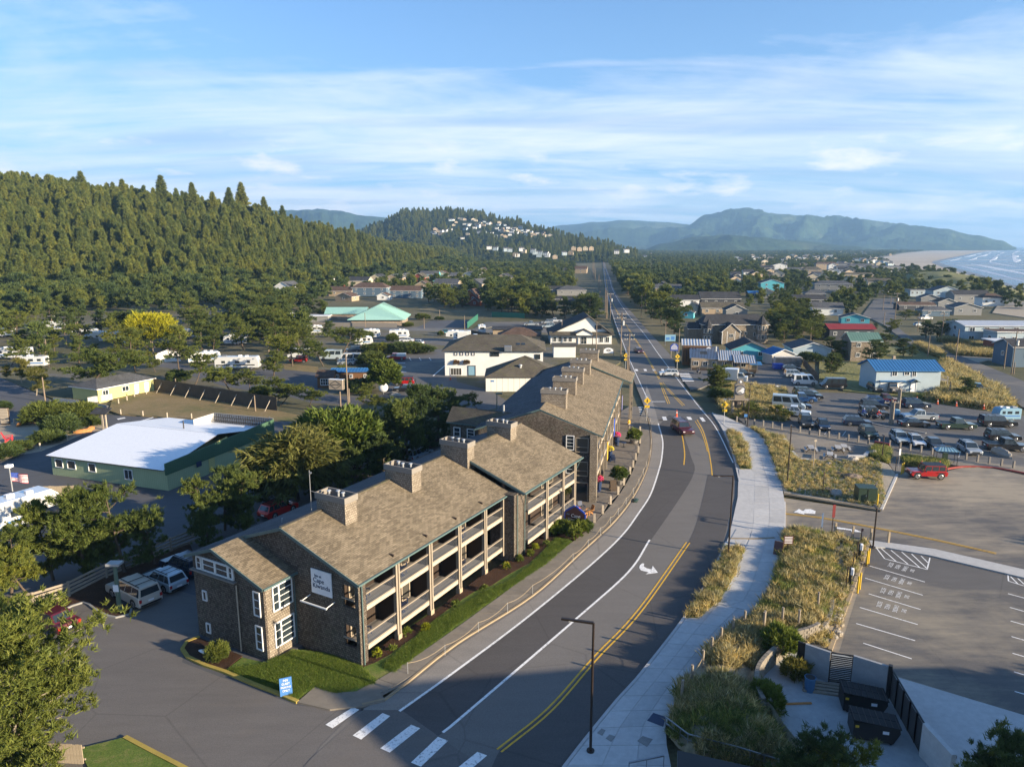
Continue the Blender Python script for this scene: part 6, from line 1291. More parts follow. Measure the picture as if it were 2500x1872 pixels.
for(tx,ty,th_,rr_) in((13.2,3.4,8.4,2.3),(-11.5,3.4,6.6,2.1)):
 b=MB();pts=[(tx+rr_*math.cos(k*math.pi/4+.39),ty+rr_*math.sin(k*math.pi/4+.39)) for k in range(8)];b.prism(pts,-.3,th_,'wall_shingle_light');tw=b.build('turret',vh)
 b=MB();n=8;b.add([(tx+(rr_+.4)*math.cos(k*math.pi/4+.39),ty+(rr_+.4)*math.sin(k*math.pi/4+.39),th_) for k in range(8)]+[(tx,ty,th_+4.2)],[(k,(k+1)%8,8) for k in range(8)]+[tuple(range(7,-1,-1))],'roof_dark');b.build('spire',tw)
 for zz in(th_*.32,th_*.8):
  for k in(5,6,7,4):a=k*math.pi/4;window(vh,(tx+(rr_*.925)*math.cos(a),ty+(rr_*.925)*math.sin(a),zz),(math.cos(a),math.sin(a)),1.1,1.9,bars=(1,2))
window(vh,(-2.1,-1.22,3.6),(0,-1),1.9,1.5,bars=(3,1));window(vh,(6.0,3.98,4.2),(0,-1),1.2,1.3);window(vh,(10.2,3.98,3.6),(0,-1),.9,1.8);window(vh,(10.2,3.98,7.0),(0,-1),.9,1.5)
for xx in(-6.15,-3.9,-.4,1.95):b=MB();b.box((xx-.1,-1.26,0),(xx+.1,-1.2,5.6),'trim_white');b.build('corner_trim',vh)
rs=thing('restaurant_building','timber restaurant with pale ribbed metal roofs and covered porch beside the crosswalk','restaurant',tuple(G('a4',700,1050)),R(-12));rs.scale=(.8,.8,.8);KEEP.append((52,176,11))
b=MB();b.prism([(-10,1.5),(8,1.5),(8,13),(-10,13)],-.2,3.2,'siding_tan');b.prism([(-12.5,8),(-4,8),(-4,16),(-12.5,16)],-.2,6.2,'siding_brown');b.build('wall',rs)
b=MB()
def ribroof(b,q,m='metal_white',n=9):
 roof_slab(b,q,m,.14,'trim_tan');P=[Vector(p) for p in q]
 for i in range(n+1):
  a=P[0]+(P[1]-P[0])*i/n;c_=P[3]+(P[2]-P[3])*i/n;b.beam(a+Vector((0,0,.06)),c_+Vector((0,0,.06)),.12,.09,'trim_dark')
ribroof(b,[(-10.5,2,3.1),(-1.5,1,3.1),(-1.5,9,5.9),(-10.5,9,5.9)],n=20);ribroof(b,[(-2,.4,3.0),(5,.4,3.0),(5,7,5.2),(-2,7,5.2)],n=10);ribroof(b,[(2.5,-1.8,2.8),(9,-1.8,2.8),(9,4,4.3),(2.5,4,4.3)],n=9);ribroof(b,[(-10.5,9.1,5.9),(-1.5,9.1,5.9),(-1.5,14,3.6),(-10.5,14,3.6)],n=10);ribroof(b,[(-13,8,6.3),(-3.6,8,6.3),(-3.6,14,7.6),(-13,14,7.6)],n=10);roof_slab(b,[(7,-3.2,2.5),(10.5,-3.2,2.5),(10.5,1,2.9),(7,1,2.9)],'metal_blue',.1);b.build('roof',rs)
for k in range(9):b=MB();xx=-10+k*2.4;b.box((xx-.09,-1.9,0),(xx+.09,-1.7,2.9),'wood_grey');b.build('porch_post',rs)
b=MB();b.box((-10,-1.9,.9),(9.4,-1.8,1.0),'wood_grey');b.box((-10,-1.88,.1),(9.4,-1.84,.75),'wood_dark');b.build('porch_rail',rs)
for xx in(-8.5,-5.8,-3.0,0,3,5.6):window(rs,(xx,1.48,1.6),(0,-1),1.4,1.3,bars=(2,1))
b=MB();b.cyl((-4.6,7.9,5.1),(-4.6,7.7,5.1),.85,.85,'ink_white',18);b.build('round_sign',rs);b=MB();b.cyl((-2.6,5,5),(-2.6,5,6.6),.3,.35,'metal_galv',10);b.build('flue',rs)
for k in range(5):b=MB();b.box((-12.3+k*.9,7.2,1),(-12.1+k*.9,7.4,6.2),'wood_dark');b.build('tower_post',rs)
house('dark roofed teal fronted shop behind the restaurant','a4',960,935,-8,10,10,2.6,2.0,'siding_teal','roof_dark','y',(2,1),(0,0),ov=.6,fas='wood_grey',name='shop_building',cat='shop building')
house('small barn-like kiosk with blue metal roof and white battens','a4',1290,985,8,6.2,5,2.6,1.2,'container_white','metal_blue','y',(1,1),(0,0),ov=.5,fas='trim_white',name='kiosk',cat='kiosk')
ct=thing('shipping_container','white corrugated container with dark stripes beside the kiosk','container',tuple(G('a4',1345,1005)),R(-3));ct.scale=(.64,.7,.8);b=MB();b.box((-5.2,0,.1),(5.2,2.5,2.7),'container_white');b.build('box',ct)
b=MB();[b.box((-5.1+k*.47,-.09,.25),(-4.88+k*.47,0,2.65),'ink_black') for k in range(22)];b.build('corrugation',ct)
o=thing('dumpster','blue dumpster at the end of the corrugated container','dumpster',tuple(G('a4',1235,1040)));b=MB();b.prism([(-1.1,-.8),(1.1,-.8),(1.1,.8),(-1.1,.8)],.15,1.3,'banner_blue');b.box((-1.2,-.9,1.3),(1.2,.9,1.38),'banner_blue');b.build('bin_body',o)
house('pale stucco bungalow with grey hip roof behind the kiosk','a4',1580,925,-6,10,9,2.6,1.6,'siding_paleblue','roof_grey','y',(0,1),(1,0),ov=.5)
house('long dark house with bright red metal roof','a4',1980,745,-4,14,7,3.8,1.1,'siding_dark','metal_red','x',(4,1),(0,0),ov=.5,fas='metal_red')
house('tall shingled house with green ribbed metal roof','a5',460,950,-4,7.6,6.5,5.3,1.8,'wall_shingle_light','metal_green','x',(2,1),(1,0),ov=.4)
mh=house('long pale blue motel with white metal roof at the right edge','a5',2120,775,-3,40,11,5.4,1.0,'siding_paleblue','metal_white','x',(9,1),(0,1),ov=.5,win=(1.6,1.3),name='motel_building',cat='motel')
mh2=house('lower pale blue motel wing with flat grey canopy','a5',2200,815,-3,24,7,4.4,.1,'siding_paleblue','roof_rust',flat=True,front=(7,1),side=(0,1),win=(1.5,1.2),name='motel_building',cat='motel')
house('dark shed with white flat roof at the right edge below the motel','a5',2150,880,-3,18,8,3.0,.1,'siding_red','metal_white',flat=True,front=(0,1),side=(0,0),name='shed',cat='shed')
house('dark blue cottage cut off by the right edge','a5',2230,1010,-3,14,8,5,1.5,'siding_blue','roof_dark','x',(2,1),(0,1))
T=[('white walled house with dark roof beside the road pines','a4',300,440,-4,17,11,6.5,2.5,'siding_white','roof_dark','x',(2,1),(0,1),0),('teal gabled cottage in front of the white walled house','a4',310,520,-20,9,8,3.6,2.2,'siding_teal','roof_dark','y',(1,1),(1,0),0),('wide house with dark roof and small roof vents behind the turrets','a4',660,400,-2,26,14,5.0,4,'siding_dark','roof_dark','x',(4,1),(0,0),0),('brown roofed wing in front of the wide dark house','a4',680,490,-2,27,10,4.6,3.2,'siding_tan','roof_brown','x',(4,1),(0,0),0),('dark gabled house between the turrets and brown roofed wing','a4',820,520,-4,13,10,5,3,'siding_grey','roof_dark','y',(1,1),(0,0),0),('bright turquoise house with grey roof and white deck','a4',1180,245,-8,17,12,5.6,2.8,'siding_teal','roof_grey','y',(2,1),(1,0),0),('low house with turquoise roof below the turquoise house','a4',1010,310,0,10,8,3,1.5,'siding_dark','metal_blue','x',(1,1),(0,0),0),('dark roofed house with pale gable below the turquoise house','a4',1130,320,-20,12,10,4,2.6,'siding_cream','roof_rust','y',(1,1),(0,0),0),('grey two-storey house with hip roofs and white balcony','a4',1800,265,-14,26,14,6.2,2.0,'siding_grey','roof_grey','x',(4,1),(2,0),6),('pale green roofed cottage below the grey balcony house','a4',1620,320,-10,15,10,3.6,2.4,'siding_grey','roof_grey','x',(2,1),(1,0),5),('dark roofed house with white gable wing','a4',1560,400,-8,20,11,4.4,2.6,'siding_dark','roof_dark','x',(3,1),(1,0),0),('house with grey blue roof and bright white gable end','a4',1740,490,-10,19,11,4.5,3.2,'siding_white','roof_grey','x',(2,1),(2,0),0),('low teal cottage with white trim above the red roof','a4',2020,575,-16,15,10,3.2,2.2,'siding_teal','roof_grey','y',(2,1),(2,0),0),('white gabled cottage among the trees by the road pole','a4',825,215,-15,8,8,4.5,2.8,'siding_white','roof_grey','y',(1,1),(1,0),0),('dark blue roofed house at the road bend','a4',60,262,0,16,9,3.4,2.4,'siding_blue','roof_dark','x',(2,1),(0,0),0),('cream gabled house half hidden beside the road','a4',370,480,-25,7,8,5,2.6,'siding_cream','roof_dark','y',(1,1),(1,0),0),('large pale house with broad gable at the dune foot','a5',1290,335,-6,20,13,6.4,3.4,'siding_paleblue','roof_grey','y',(3,1),(1,0),0),('dark roofed house right of the broad gable','a5',1540,370,-4,24,12,5.6,3.0,'siding_grey','roof_dark','x',(3,1),(1,0),0),('square hip roofed house at the beach with white bay','a5',1760,400,-8,14,11,5.4,2.6,'siding_white','roof_rust','x',(3,1),(2,0),5),('small pale cottage with a row of white windows','a5',1010,300,-3,12,8,4.0,.6,'siding_paleblue','roof_dark','x',(4,1),(0,0),0),('grey gabled cottage beside the motel','a5',1500,490,-6,17,12,4.8,2.6,'siding_grey','roof_grey','y',(2,1),(1,0),0),('blue grey cottage in shade before the motel','a5',1180,500,-4,17,10,3.6,1.8,'siding_blue','roof_grey','x',(2,1),(0,0),4),('brown roofed cottage between the grey cottages','a5',1290,430,-6,11,9,4.4,2.2,'siding_grey','roof_rust','y',(1,1),(1,0),0),('long low dark roofed row by the beach road','a5',990,440,-3,22,8,3.0,1.6,'siding_dark','roof_rust','x',(3,1),(0,0),0),('house with an arched white dormer in the shaded group','a5',1120,385,-10,12,9,4.6,2.2,'siding_grey','roof_grey','y',(1,1),(1,0),0),('pinkish roofed house with pale gable above the grey house','a5',470,200,-12,15,10,4.0,2.6,'siding_tan','roof_rust','y',(2,1),(1,0),0),('brown roofed house with white gable beside the dune','a5',610,210,-12,18,10,4.2,2.8,'siding_cream','roof_brown','x',(2,1),(2,0),0),('long brown roofed house between trees and the dune','a5',390,130,-4,30,10,4.4,2.0,'siding_tan','roof_brown','x',(4,1),(0,0),0),('white narrow house with chimney near the beach town','a5',130,40,-10,10,9,7.0,2.5,'siding_white','roof_grey','y',(1,2),(1,0),0),('white cottage below the narrow white house','a5',150,100,-10,12,9,4.4,2.6,'siding_white','roof_dark','y',(2,1),(1,0),0),('large grey house group near the dune top left','a5',260,60,-6,22,12,6.4,2.2,'siding_grey','roof_grey','x',(4,1),(1,0),4),('pale house by the dune edge with white lower storey','a5',560,60,-4,26,12,5.4,2.0,'siding_paleblue','roof_grey','x',(4,1),(1,0),4),('pale beach house at the start of the sand','a5',800,70,-3,24,10,3.4,1.6,'siding_white','roof_grey','x',(4,1),(0,0),0)]
T+=[('grey gabled house left of the road bend pines','a3',1830,245,-8,20,12,4.5,3,'siding_grey','roof_brown','x',(2,1),(1,0),0),('pale cottage deep in the trees right of the road','a3',2190,250,-14,14,10,4.5,3,'siding_tan','roof_rust','y',(1,1),(1,0),0),('brown roofed house by the road bend, right','a3',1960,430,-6,18,10,4.0,2.4,'siding_tan','roof_grey','x',(2,1),(1,0),0),('dark gabled house right of the road behind pines','a3',1900,420,-20,10,10,4.6,3.2,'siding_dark','roof_dark','y',(1,1),(1,0),0),('white house with blue grey roof high in the right-hand town','a6',330,500,-8,22,13,6,3,'siding_white','roof_grey','y',(3,1),(2,0),0),('low brown house left of the high white house','a6',210,515,-6,24,12,5,2.6,'siding_dark','roof_dark','x',(3,1),(1,0),0),('greyish house with hip roofs right of the high white house','a6',450,530,-6,22,12,4.5,2.8,'siding_grey','roof_grey','x',(3,1),(1,0),5),('brown gabled house among pines beyond the turquoise house','a6',580,535,-10,20,12,5.5,3,'siding_tan','roof_brown','x',(2,1),(1,0),4),('large house with tan balconies near the beach town','a6',690,500,-6,30,14,8,2.6,'siding_tan','roof_rust','x',(4,2),(2,0),4),('pair of grey roofs right of the balcony house','a6',820,500,-6,26,12,7,2.6,'siding_grey','roof_grey','x',(3,1),(1,0),4),('long grey beach house row, nearest to the sand','a6',960,515,-4,34,13,7,3,'siding_grey','roof_grey','x',(5,1),(1,0),4),('flat pale house at the very edge of the sand','a6',1160,515,-3,38,12,6,1.5,'siding_grey','roof_grey','x',(6,1),(1,0),4),('white cottage by the far town pines','a6',740,545,-10,16,10,5,2.6,'siding_white','roof_rust','y',(2,1),(1,0),0),('small dark gabled house above the turquoise house','a6',590,590,-12,12,10,4.6,3,'siding_cream','roof_dark','y',(1,1),(1,0),0),('tan roofed cottage above the grey balcony house','a6',670,605,-12,12,9,4,2.6,'siding_tan','roof_rust','y',(1,1),(0,0),0)]
T+=[('white gabled house at the left end of the estate below the forest','a2',330,265,-12,11,16,6.2,3.2,'siding_white','roof_grey','y',(2,2),(2,0),0),('grey roofed house behind the white gabled house','a2',470,200,-4,17,10,5.6,2.6,'siding_tan','roof_rust','x',(2,2),(1,0),0),('white house with tall brick chimney by the forest','a2',680,195,-8,17,12,6.2,2.6,'siding_white','roof_grey','x',(2,2),(2,0),0),('low brown roofed house below the brick chimney house','a2',850,265,-6,16,10,3.4,2.6,'siding_tan','roof_rust','x',(2,1),(1,0),0),('brown roofed cottage with rust gables left of the teal hall','a2',880,310,-20,14,10,3.2,2.6,'siding_tan','roof_rust','y',(1,1),(1,0),0),('dark blue house with front dormer in the estate','a2',1110,265,-6,24,13,5.6,3.0,'siding_blue','roof_rust','x',(4,2),(1,0),5),('white garage wing at the right of the dark blue house','a2',1235,300,-6,9,9,3.0,2.0,'siding_white','roof_rust','y',(1,1),(1,0),0),('blue grey house with two white dormers in the estate','a2',1440,285,-6,24,12,5.8,3.2,'siding_blue','roof_rust','x',(4,2),(1,0),0),('tan gable beside the two-dormer house','a2',1590,240,-10,11,10,5.6,3.0,'siding_tan','roof_rust','y',(1,2),(1,0),0),('cream gabled house, upper row of the estate, leftmost','a2',1010,195,-8,17,12,6,2.8,'siding_cream','roof_dark','x',(2,2),(2,0),0),('cream gable in the upper row beside the dark one','a2',1180,165,-12,13,12,6,3.2,'siding_cream','roof_dark','y',(1,2),(1,0),0),('pale pink gabled house in the upper row','a2',1330,165,-12,16,12,6,3.0,'siding_tan','roof_grey','y',(2,2),(2,0),0),('narrow tan gabled house in the upper row','a2',1430,160,-12,12,12,6,3.4,'siding_cream','roof_grey','y',(1,2),(1,0),0),('brick red gable in the upper row','a2',1555,160,-12,12,12,6,3.6,'siding_red','roof_brown','y',(1,2),(1,0),0),('teal fronted house at the upper right of the estate','a2',1650,130,-6,18,12,6.2,3.0,'siding_teal','roof_grey','x',(3,2),(1,0),0),('cream gable above the teal fronted house','a2',1760,125,-10,14,12,6,3.0,'siding_cream','roof_rust','y',(2,2),(1,0),0),('cream hip roofed house in the top row','a2',1890,130,-6,18,12,5.2,2.6,'siding_cream','roof_grey','x',(2,2),(2,0),4),('dark gabled house of the top row by the red house','a2',2010,130,-10,17,12,5.6,3.4,'siding_blue','roof_dark','y',(2,2),(1,0),0),('grey roofed house behind the red gabled house','a2',2060,225,-30,13,22,5.6,3.6,'siding_tan','roof_grey','y',(1,2),(2,0),0),('tan gabled house with grey roof in the lower row','a2',1800,215,-14,19,12,5.2,3.2,'siding_tan','roof_grey','x',(2,2),(2,0),0),('brick red gabled house with white trim and small porch gable','a2',2015,350,-14,9.5,15,6.4,4.2,'siding_red','roof_rust','y',(2,2),(1,0),0),('small red porch house beside the tall red gable','a2',2060,352,-14,6,6,2.8,2.6,'siding_red','roof_rust','y',(1,1),(0,0),0),('small cottage hidden in the pines left of the estate','a7',1090,790,-10,14,10,3.6,2.6,'siding_grey','roof_grey','x',(2,1),(1,0),0),('hip roofed grey house among pines at the forest edge','a7',1320,755,-6,20,12,4.6,3.2,'siding_tan','roof_grey','x',(2,1),(1,0),5),('cream gable at the far top of the estate','a3',110,255,-10,14,11,5.4,3.0,'siding_cream','roof_dark','y',(1,2),(1,0),0),('cream gable right of the top row','a3',290,265,-10,13,11,5.4,3.2,'siding_cream','roof_rust','y',(1,2),(1,0),0),('tan gabled house with white barge boards among pines','a3',475,350,-14,13,14,6.0,3.6,'siding_tan','roof_dark','y',(2,2),(1,0),0),('pair of brown roofs half hidden, left of the road','a3',1010,260,-8,18,11,4.6,3.0,'siding_cream','roof_dark','x',(2,1),(2,0),0),('brown gabled house with white trim left of the road poles','a3',1170,245,-12,15,12,5,3.4,'siding_tan','roof_rust','x',(1,1),(2,0),0),('grey hip roofed bungalow left of the road','a3',1090,445,0,20,12,3.6,2.4,'siding_grey','roof_grey','x',(3,1),(1,0),6),('long dark roofed building behind the road pines','a3',1130,520,0,30,10,3.2,1.6,'siding_dark','roof_dark','x',(3,1),(0,0),0),('low dark house left of the grey bungalow','a3',930,440,-4,12,10,3.6,2.2,'siding_blue','roof_dark','x',(1,1),(0,0),0)]
for a in T:
 lb,c,x,y,rz,W,D,H,rise,wl,rf_,rd,fr,sd_,hp=a;yy=G(c,x,y).y;k=.68 if yy<320 else .76 if yy<430 else .9;W,D,H,rise,hp=W*k,D*k,H*k,rise*k,hp*k
 far=G(c,x,y).y>330
 house(lb,c,x,y,rz,W,D,H,rise,wl,rf_,rd,(fr[0],1),sd_ if not far else(min(sd_[0],1),0),hip=hp,win=(1.1,1.15),storeys=fr[1] if fr[1]>1 else(2 if H>4.4 else 1),chim=(W*.3-3 if 'chimney' in lb else 0,D*.5,'siding_red') if 'chimney' in lb else None)
def town_h(x,y):
 """height of the town hill at (x, y)"""
 V,n,nr=HM[1],HM[2],HM[3];k=x/y;best=None
 ks=[V[i*(nr+1)][0]/V[i*(nr+1)][1] for i in range(n+1)]
 if k<ks[0] or k>ks[-1]:return 0
 i=max(0,min(n-1,next((q for q in range(n) if ks[q+1]>=k),n-1)));q=(k-ks[i])/(ks[i+1]-ks[i]+1e-9)
 col=lambda i:[V[i*(nr+1)+j] for j in range(nr+1)]
 def h(col_):
  for j in range(nr):
   if col_[j][1]<=y<=col_[j+1][1]:f=(y-col_[j][1])/(col_[j+1][1]-col_[j][1]);return col_[j][2]*(1-f)+col_[j+1][2]*f
  return 0
 return max(0,h(col(i))*(1-q)+h(col(i+1))*q)
HMB={}
def hill_hit(c,x,y):
 d=ray(c,x,y);
 for s in range(1100,2300,6):
  t_=s/d.y;z=CH+d.z*t_
  if town_h(d.x*t_,s)>=z:return Vector((d.x*t_,s,z))
 return None
protoH=[]
for k,(wl,rf_) in enumerate([('siding_white','roof_grey'),('siding_cream','roof_grey'),('siding_white','roof_dark'),('siding_tan','roof_rust'),('siding_paleblue','roof_grey')]):protoH.append((wl,rf_))
FIRST={}
def small_house(p,rz,k,label,group,W=12,D=10,H=6.5,rise=2.6):
 if k not in FIRST:
  wl,rf_=protoH[k];o=house(label,None,p.x,p.y,rz,W,D,H,rise,wl,rf_,'y' if k%2 else 'x',(2,1),(1,0),win=(1.6,1.5),group=group,storeys=2,z=p.z-1.0);FIRST[k]=o
 else:o=dup(FIRST[k],(p.x,p.y,p.z-1.0),R(rz),label,group=group);
 s=rnd.uniform(.6,.9);o.scale=(s,s,s*rnd.uniform(.9,1.15));return o
hr=random.Random(5)
HILLV=[(830,160),(850,158),(885,150),(905,155),(925,158),(945,190),(960,195),(985,160),(1000,158),(1005,185),(1030,175),(1060,170),(1085,182),(1100,182),(1010,200),(960,210),(920,185),(850,190),(730,225),(745,235),(720,240),(765,235),(790,235),(715,250),(830,220),(920,225),(1150,190),(1160,180),(1180,210),(1200,195),(1215,210),(1180,235),(1215,235),(1245,215),(1270,215),(1290,230),(1240,240),(1300,210),(1315,225),(1330,235),(1350,230),(1365,240),(1270,245),(1230,255),(1180,265),(1200,270),(1130,265),(1300,245),(1380,250),(1400,255),(1420,250),(1440,258),(1470,268),(1500,265),(1520,245),(1560,262),(1590,245),(1610,250),(1600,280),(1620,245),(1140,215),(1060,240),(990,215),(940,255),(910,280),(1050,195),(1160,225),(1255,228),(1340,260),(1490,240),(870,175),(1850,280),(1910,290),(1020,245),(1110,240),(1380,270),(1455,245),(760,255),(700,245)]
for(x,y) in HILLV:
 q=hill_hit('a8',x+hr.uniform(-4,4),y+hr.uniform(-3,3)+8)
 if q is None:continue
 q.z+=.5;small_house(q,hr.uniform(-30,20),hr.randrange(5),'small house in the bright cluster on the wooded hillside','houses on the wooded hill')
for i,(x,y,s) in enumerate([(1090,338,2),(1130,345,1),(1205,352,2),(1230,355,1),(1310,350,2),(1320,362,1),(1385,360,2),(1400,372,1),(1430,375,1),(1470,380,1),(1425,390,1),(1480,390,1),(1265,385,1),(1280,388,1),(1600,378,2),(1640,374,1),(1535,402,1),(1660,345,1),(1700,350,1),(1740,345,1),(1780,345,1),(2020,360,1),(1950,368,1)]):
 d=ray('a8',x,y+14);s_=1100/d.y;q=Vector((d.x*s_,1100,max(1,CH+d.z*s_)))
 if q.z<1:q=G('a8',x,y+8);q.z=1
 small_house(q,hr.uniform(-20,15),hr.randrange(5),'pale house at the foot of the wooded hill','houses at the foot of the hill').scale=(.62,.62,.7)
 KEEP.append((q.x,q.y,12))
for i in range(120):
 c,x,y=('a6',hr.uniform(0,760),hr.uniform(402,440)) if i<45 else('a8',hr.uniform(1640,2212),hr.uniform(352,420)) if i<75 else('a6',hr.uniform(780,1190),hr.uniform(388,500)) if i<105 else('a6',hr.uniform(720,1150),hr.uniform(366,380))
 q=G(c,x,y);
 if near(q.x,q.y,KL,14) or near(q.x,q.y,KR,14):continue
 q.z=1.0;small_house(q,hr.uniform(-20,15),hr.randrange(5),'small far house of the seaside town amid dark trees','far houses of the seaside town');KEEP.append((q.x,q.y,10));keepfront(q.x,q.y,9)
for i in range(120):
 c,x,y='a6',hr.uniform(-20,900),hr.uniform(436,620)
 q=G(c,x,y)
 if any((q.x-a)**2+(q.y-b_)**2<(r_*.6+9)**2 for a,b_,r_ in KEEP) or near(q.x,q.y,KR,16) or near(q.x,q.y,KL,16):continue
 q.z=1.0;small_house(q,hr.uniform(-25,10),hr.choice([3,3,1,4,2]),'small house half hidden by pines','houses half hidden right of the road');KEEP.append((q.x,q.y,10));keepfront(q.x,q.y,6)
for g_ in('houses at the foot of the hill','houses half hidden right of the road'):left_to_right([o for o in COL.objects if o.get('group')==g_])
def street_lamp(label,c,x,y,yt,arm,al=1.6,z=.13):
 p=G(c,x,y,z);h=HT(c,x,yt,p.y)-z;t_=thing('street_lamp',label,'street lamp',tuple(p),0,'brown street lamps')
 b=MB();b.cyl((0,0,0),(0,0,.08),.24,.24,'pole_brown',12);b.cyl((0,0,0),(0,0,h),.09,.07,'pole_brown',8);b.build('pole',t_)
 d=Vector((math.cos(R(arm)),math.sin(R(arm)),0));b=MB();b.beam((0,0,h),tuple(d*al+Vector((0,0,h))),.16,.12,'pole_brown');a=b.build('lamp_arm',t_);b=MB();q=d*(al*.72);b.box((q.x-.1,q.y-.1,h-.08),(q.x+.1,q.y+.1,h-.061),'lamp_lens');b.build('lens',a);return t_
street_lamp('tall brown street lamp on the white path in the lower middle','b6',608,1530,540,165,1.9)
street_lamp('brown street lamp at the planting strip where the entry road joins','z6',215,1262,722,178,1.9)
street_lamp('brown street lamp in the grassy bed beside the plaza','z6',612,782,385,-80,.8)
street_lamp('brown street lamp beside the totem sign','z6',345,390,100,-80,.8)
street_lamp('thick brown street lamp between entry road and charging bays','z6',1192,1205,945,75,1.2)
street_lamp('brown street lamp behind the plaza bench by the lot','z6',1252,612,455,75,.8)
p=G('z1',672,785);t_=thing('lamp_post','green wooden lamp post with flat square head beside the cream SUV','lamp post',tuple(p));h=HT('z1',650,510,p.y);b=MB();b.cyl((0,0,0),(0,0,h-.2),.2,.15,'pole_green',10);b.build('post',t_);b=MB();b.box((-.55,-.4,h-.2),(.55,.4,h),'metal_galv');b.build('lamp_head',t_);b=MB();b.box((-.22,-.24,1.9),(.22,-.205,2.5),'ink_white');b.build('notice',t_)
p=G('z7',642,915);t_=thing('lamp_post','dark lamp post with flat head in the lot behind the link block','lamp post',tuple(p));h=HT('z7',642,785,p.y);b=MB();b.cyl((0,0,0),(0,0,h),.1,.08,'pole_green');b.build('post',t_);b=MB();b.box((-.2,-.3,h-.1),(1.0,.3,h+.1),'pole_green');b.build('lamp_head',t_)
rp=L_('z3',[(700,1650),(915,1545),(1108,1410),(1275,1295),(1420,1190)])+L_('b2',[(1283,1562),(1420,1432),(1530,1322),(1620,1222),(1690,1142),(1760,1045),(1825,955),(1875,870),(1915,780),(1945,710),(1975,600),(1985,500),(1985,400),(1978,300)])
t_=thing('rope_barrier','low barrier of pale posts and sagging rope along the inn sidewalk kerb','barrier')
for q in rp:b=MB();b.cyl((q[0],q[1],.13),(q[0],q[1],1.0),.026,.022,'metal_galv',6);b.build('post',t_)
for a,c_ in zip(rp,rp[1:]):
 b=MB();b.tube([(a[0]+(c_[0]-a[0])*k/6,a[1]+(c_[1]-a[1])*k/6,.95-.28*4*(k/6)*(1-k/6)) for k in range(7)],.014,'rope',5);b.build('rope',t_)
def bollard_row(name,lab,cat,c,pts,h,w,m,grp,z=.1,sq=True):
 first=None
 for i,q in enumerate(pts):
  p=G(c,q[0],q[1],z);l=lab.format(ordn(i))
  if first is None:
   b=MB();b.box((-w/2,-w/2,0),(w/2,w/2,h),m) if sq else b.cyl((0,0,0),(0,0,h),w/2,w/2,m,10)
   if sq:b.box((-w/2-.01,-w/2-.01,h),(w/2+.01,w/2+.01,h+.03),m)
   first=b.build(name,None,tuple(p),bevel=.015);o=first
  else:o=first.copy();COL.objects.link(o);o.location=p
  o.rotation_euler.z=rnd.uniform(-.1,.1);tag(o,l,cat,grp)
bollard_row('bollard','{} square wooden bollard from the fire pit along the inn patio','bollard','b2',[(1475,1197),(1550,1117),(1620,1032),(1688,945),(1740,860),(1795,762),(1824,702),(1848,636),(1870,570),(1885,485),(1885,390)],1.0,.26,'wood_light','wooden bollards along the inn patio')
bollard_row('bollard','{} wooden bollard from the left in the row between plaza and parked cars','bollard','z6',[(272,360),(330,372),(390,380),(450,388),(512,400),(575,410),(638,420),(698,430),(763,443),(828,452),(892,464),(960,474),(1025,486),(1092,496),(1160,507),(1230,517),(1303,527),(1375,540),(1442,552),(1515,565),(1590,578),(1820,614),(1897,628),(1975,642),(2058,656),(2140,670)],1.0,.24,'wood_grey','wooden bollards in the plaza row')
bollard_row('bollard','{} round log bollard from the left along the dry lawn front','bollard','a1',[(932,824),(1103,837),(1290,850),(1478,857),(1672,867),(1873,872),(2080,880)],.9,.24,'wood_light','log bollards at the dry lawn',sq=False)
bollard_row('bollard','{} log bollard along the edge by the yellow cottage','bollard','a1',[(915,742),(980,718),(1037,688),(1130,668),(1213,640)],.9,.24,'wood_light','log bollards at the yellow cottage',sq=False)
bollard_row('bollard','{} log bollard around the sandy bed at the left','bollard','a1',[(112,897),(52,1155),(310,1090),(518,1025)],.9,.26,'wood_light','log bollards at the sandy bed',sq=False)
bollard_row('bollard','{} square bollard from the left beside the entry road','bollard','z6',[(937,1110),(1055,1132),(1177,1150),(1295,1173)],1.15,.2,'wood_board','square bollards at the entry road')
bollard_row('safety_bollard','{} yellow steel bollard of the charging bays','bollard','z5',[(953,532),(962,520),(902,682),(914,660)],1.6,.17,'yellow_paint','yellow bollards of the charging bays',0,False)
bollard_row('safety_bollard','{} yellow steel bollard near the jeep and the green cabinet','bollard','z6',[(1383,712),(1394,705),(1220,925)],1.5,.17,'yellow_paint','yellow bollards at the kerbs',0,False)
def upole(label,c,x,y,yt,arms=0,tr=False,m='wood_pole',r=.15,grp='utility poles',lean=0):
 p=G(c,x,y);h=max(3,HT(c,x,yt,p.y));k=max(1,p.y/260);t_=thing('utility_pole',label,'utility pole',tuple(p),0,grp)
 b=MB();b.cyl((0,0,0),(lean,0,h),r*k**.5,r*.7*k**.5,m,8);b.build('pole',t_)
 for j in range(arms):b=MB();b.beam((-1.3,.1,h-.5-j*1.0),(1.3,.1,h-.5-j*1.0),.14,.14,'wood_grey');a=b.build('crossarm',t_);b=MB();[b.cyl((xx,.1,h-.43-j),(xx,.1,h-.2-j),.06,.06,'metal_galv',6) for xx in(-1.1,-.5,.5,1.1)];b.build('insulators',a)
 if tr:b=MB();b.cyl((.45,.0,h-3.4),(.45,0,h-2.2),.33,.33,'metal_galv',10);b.build('transformer',t_)
 return(p.x+lean,p.y,h-.3)
PT={}
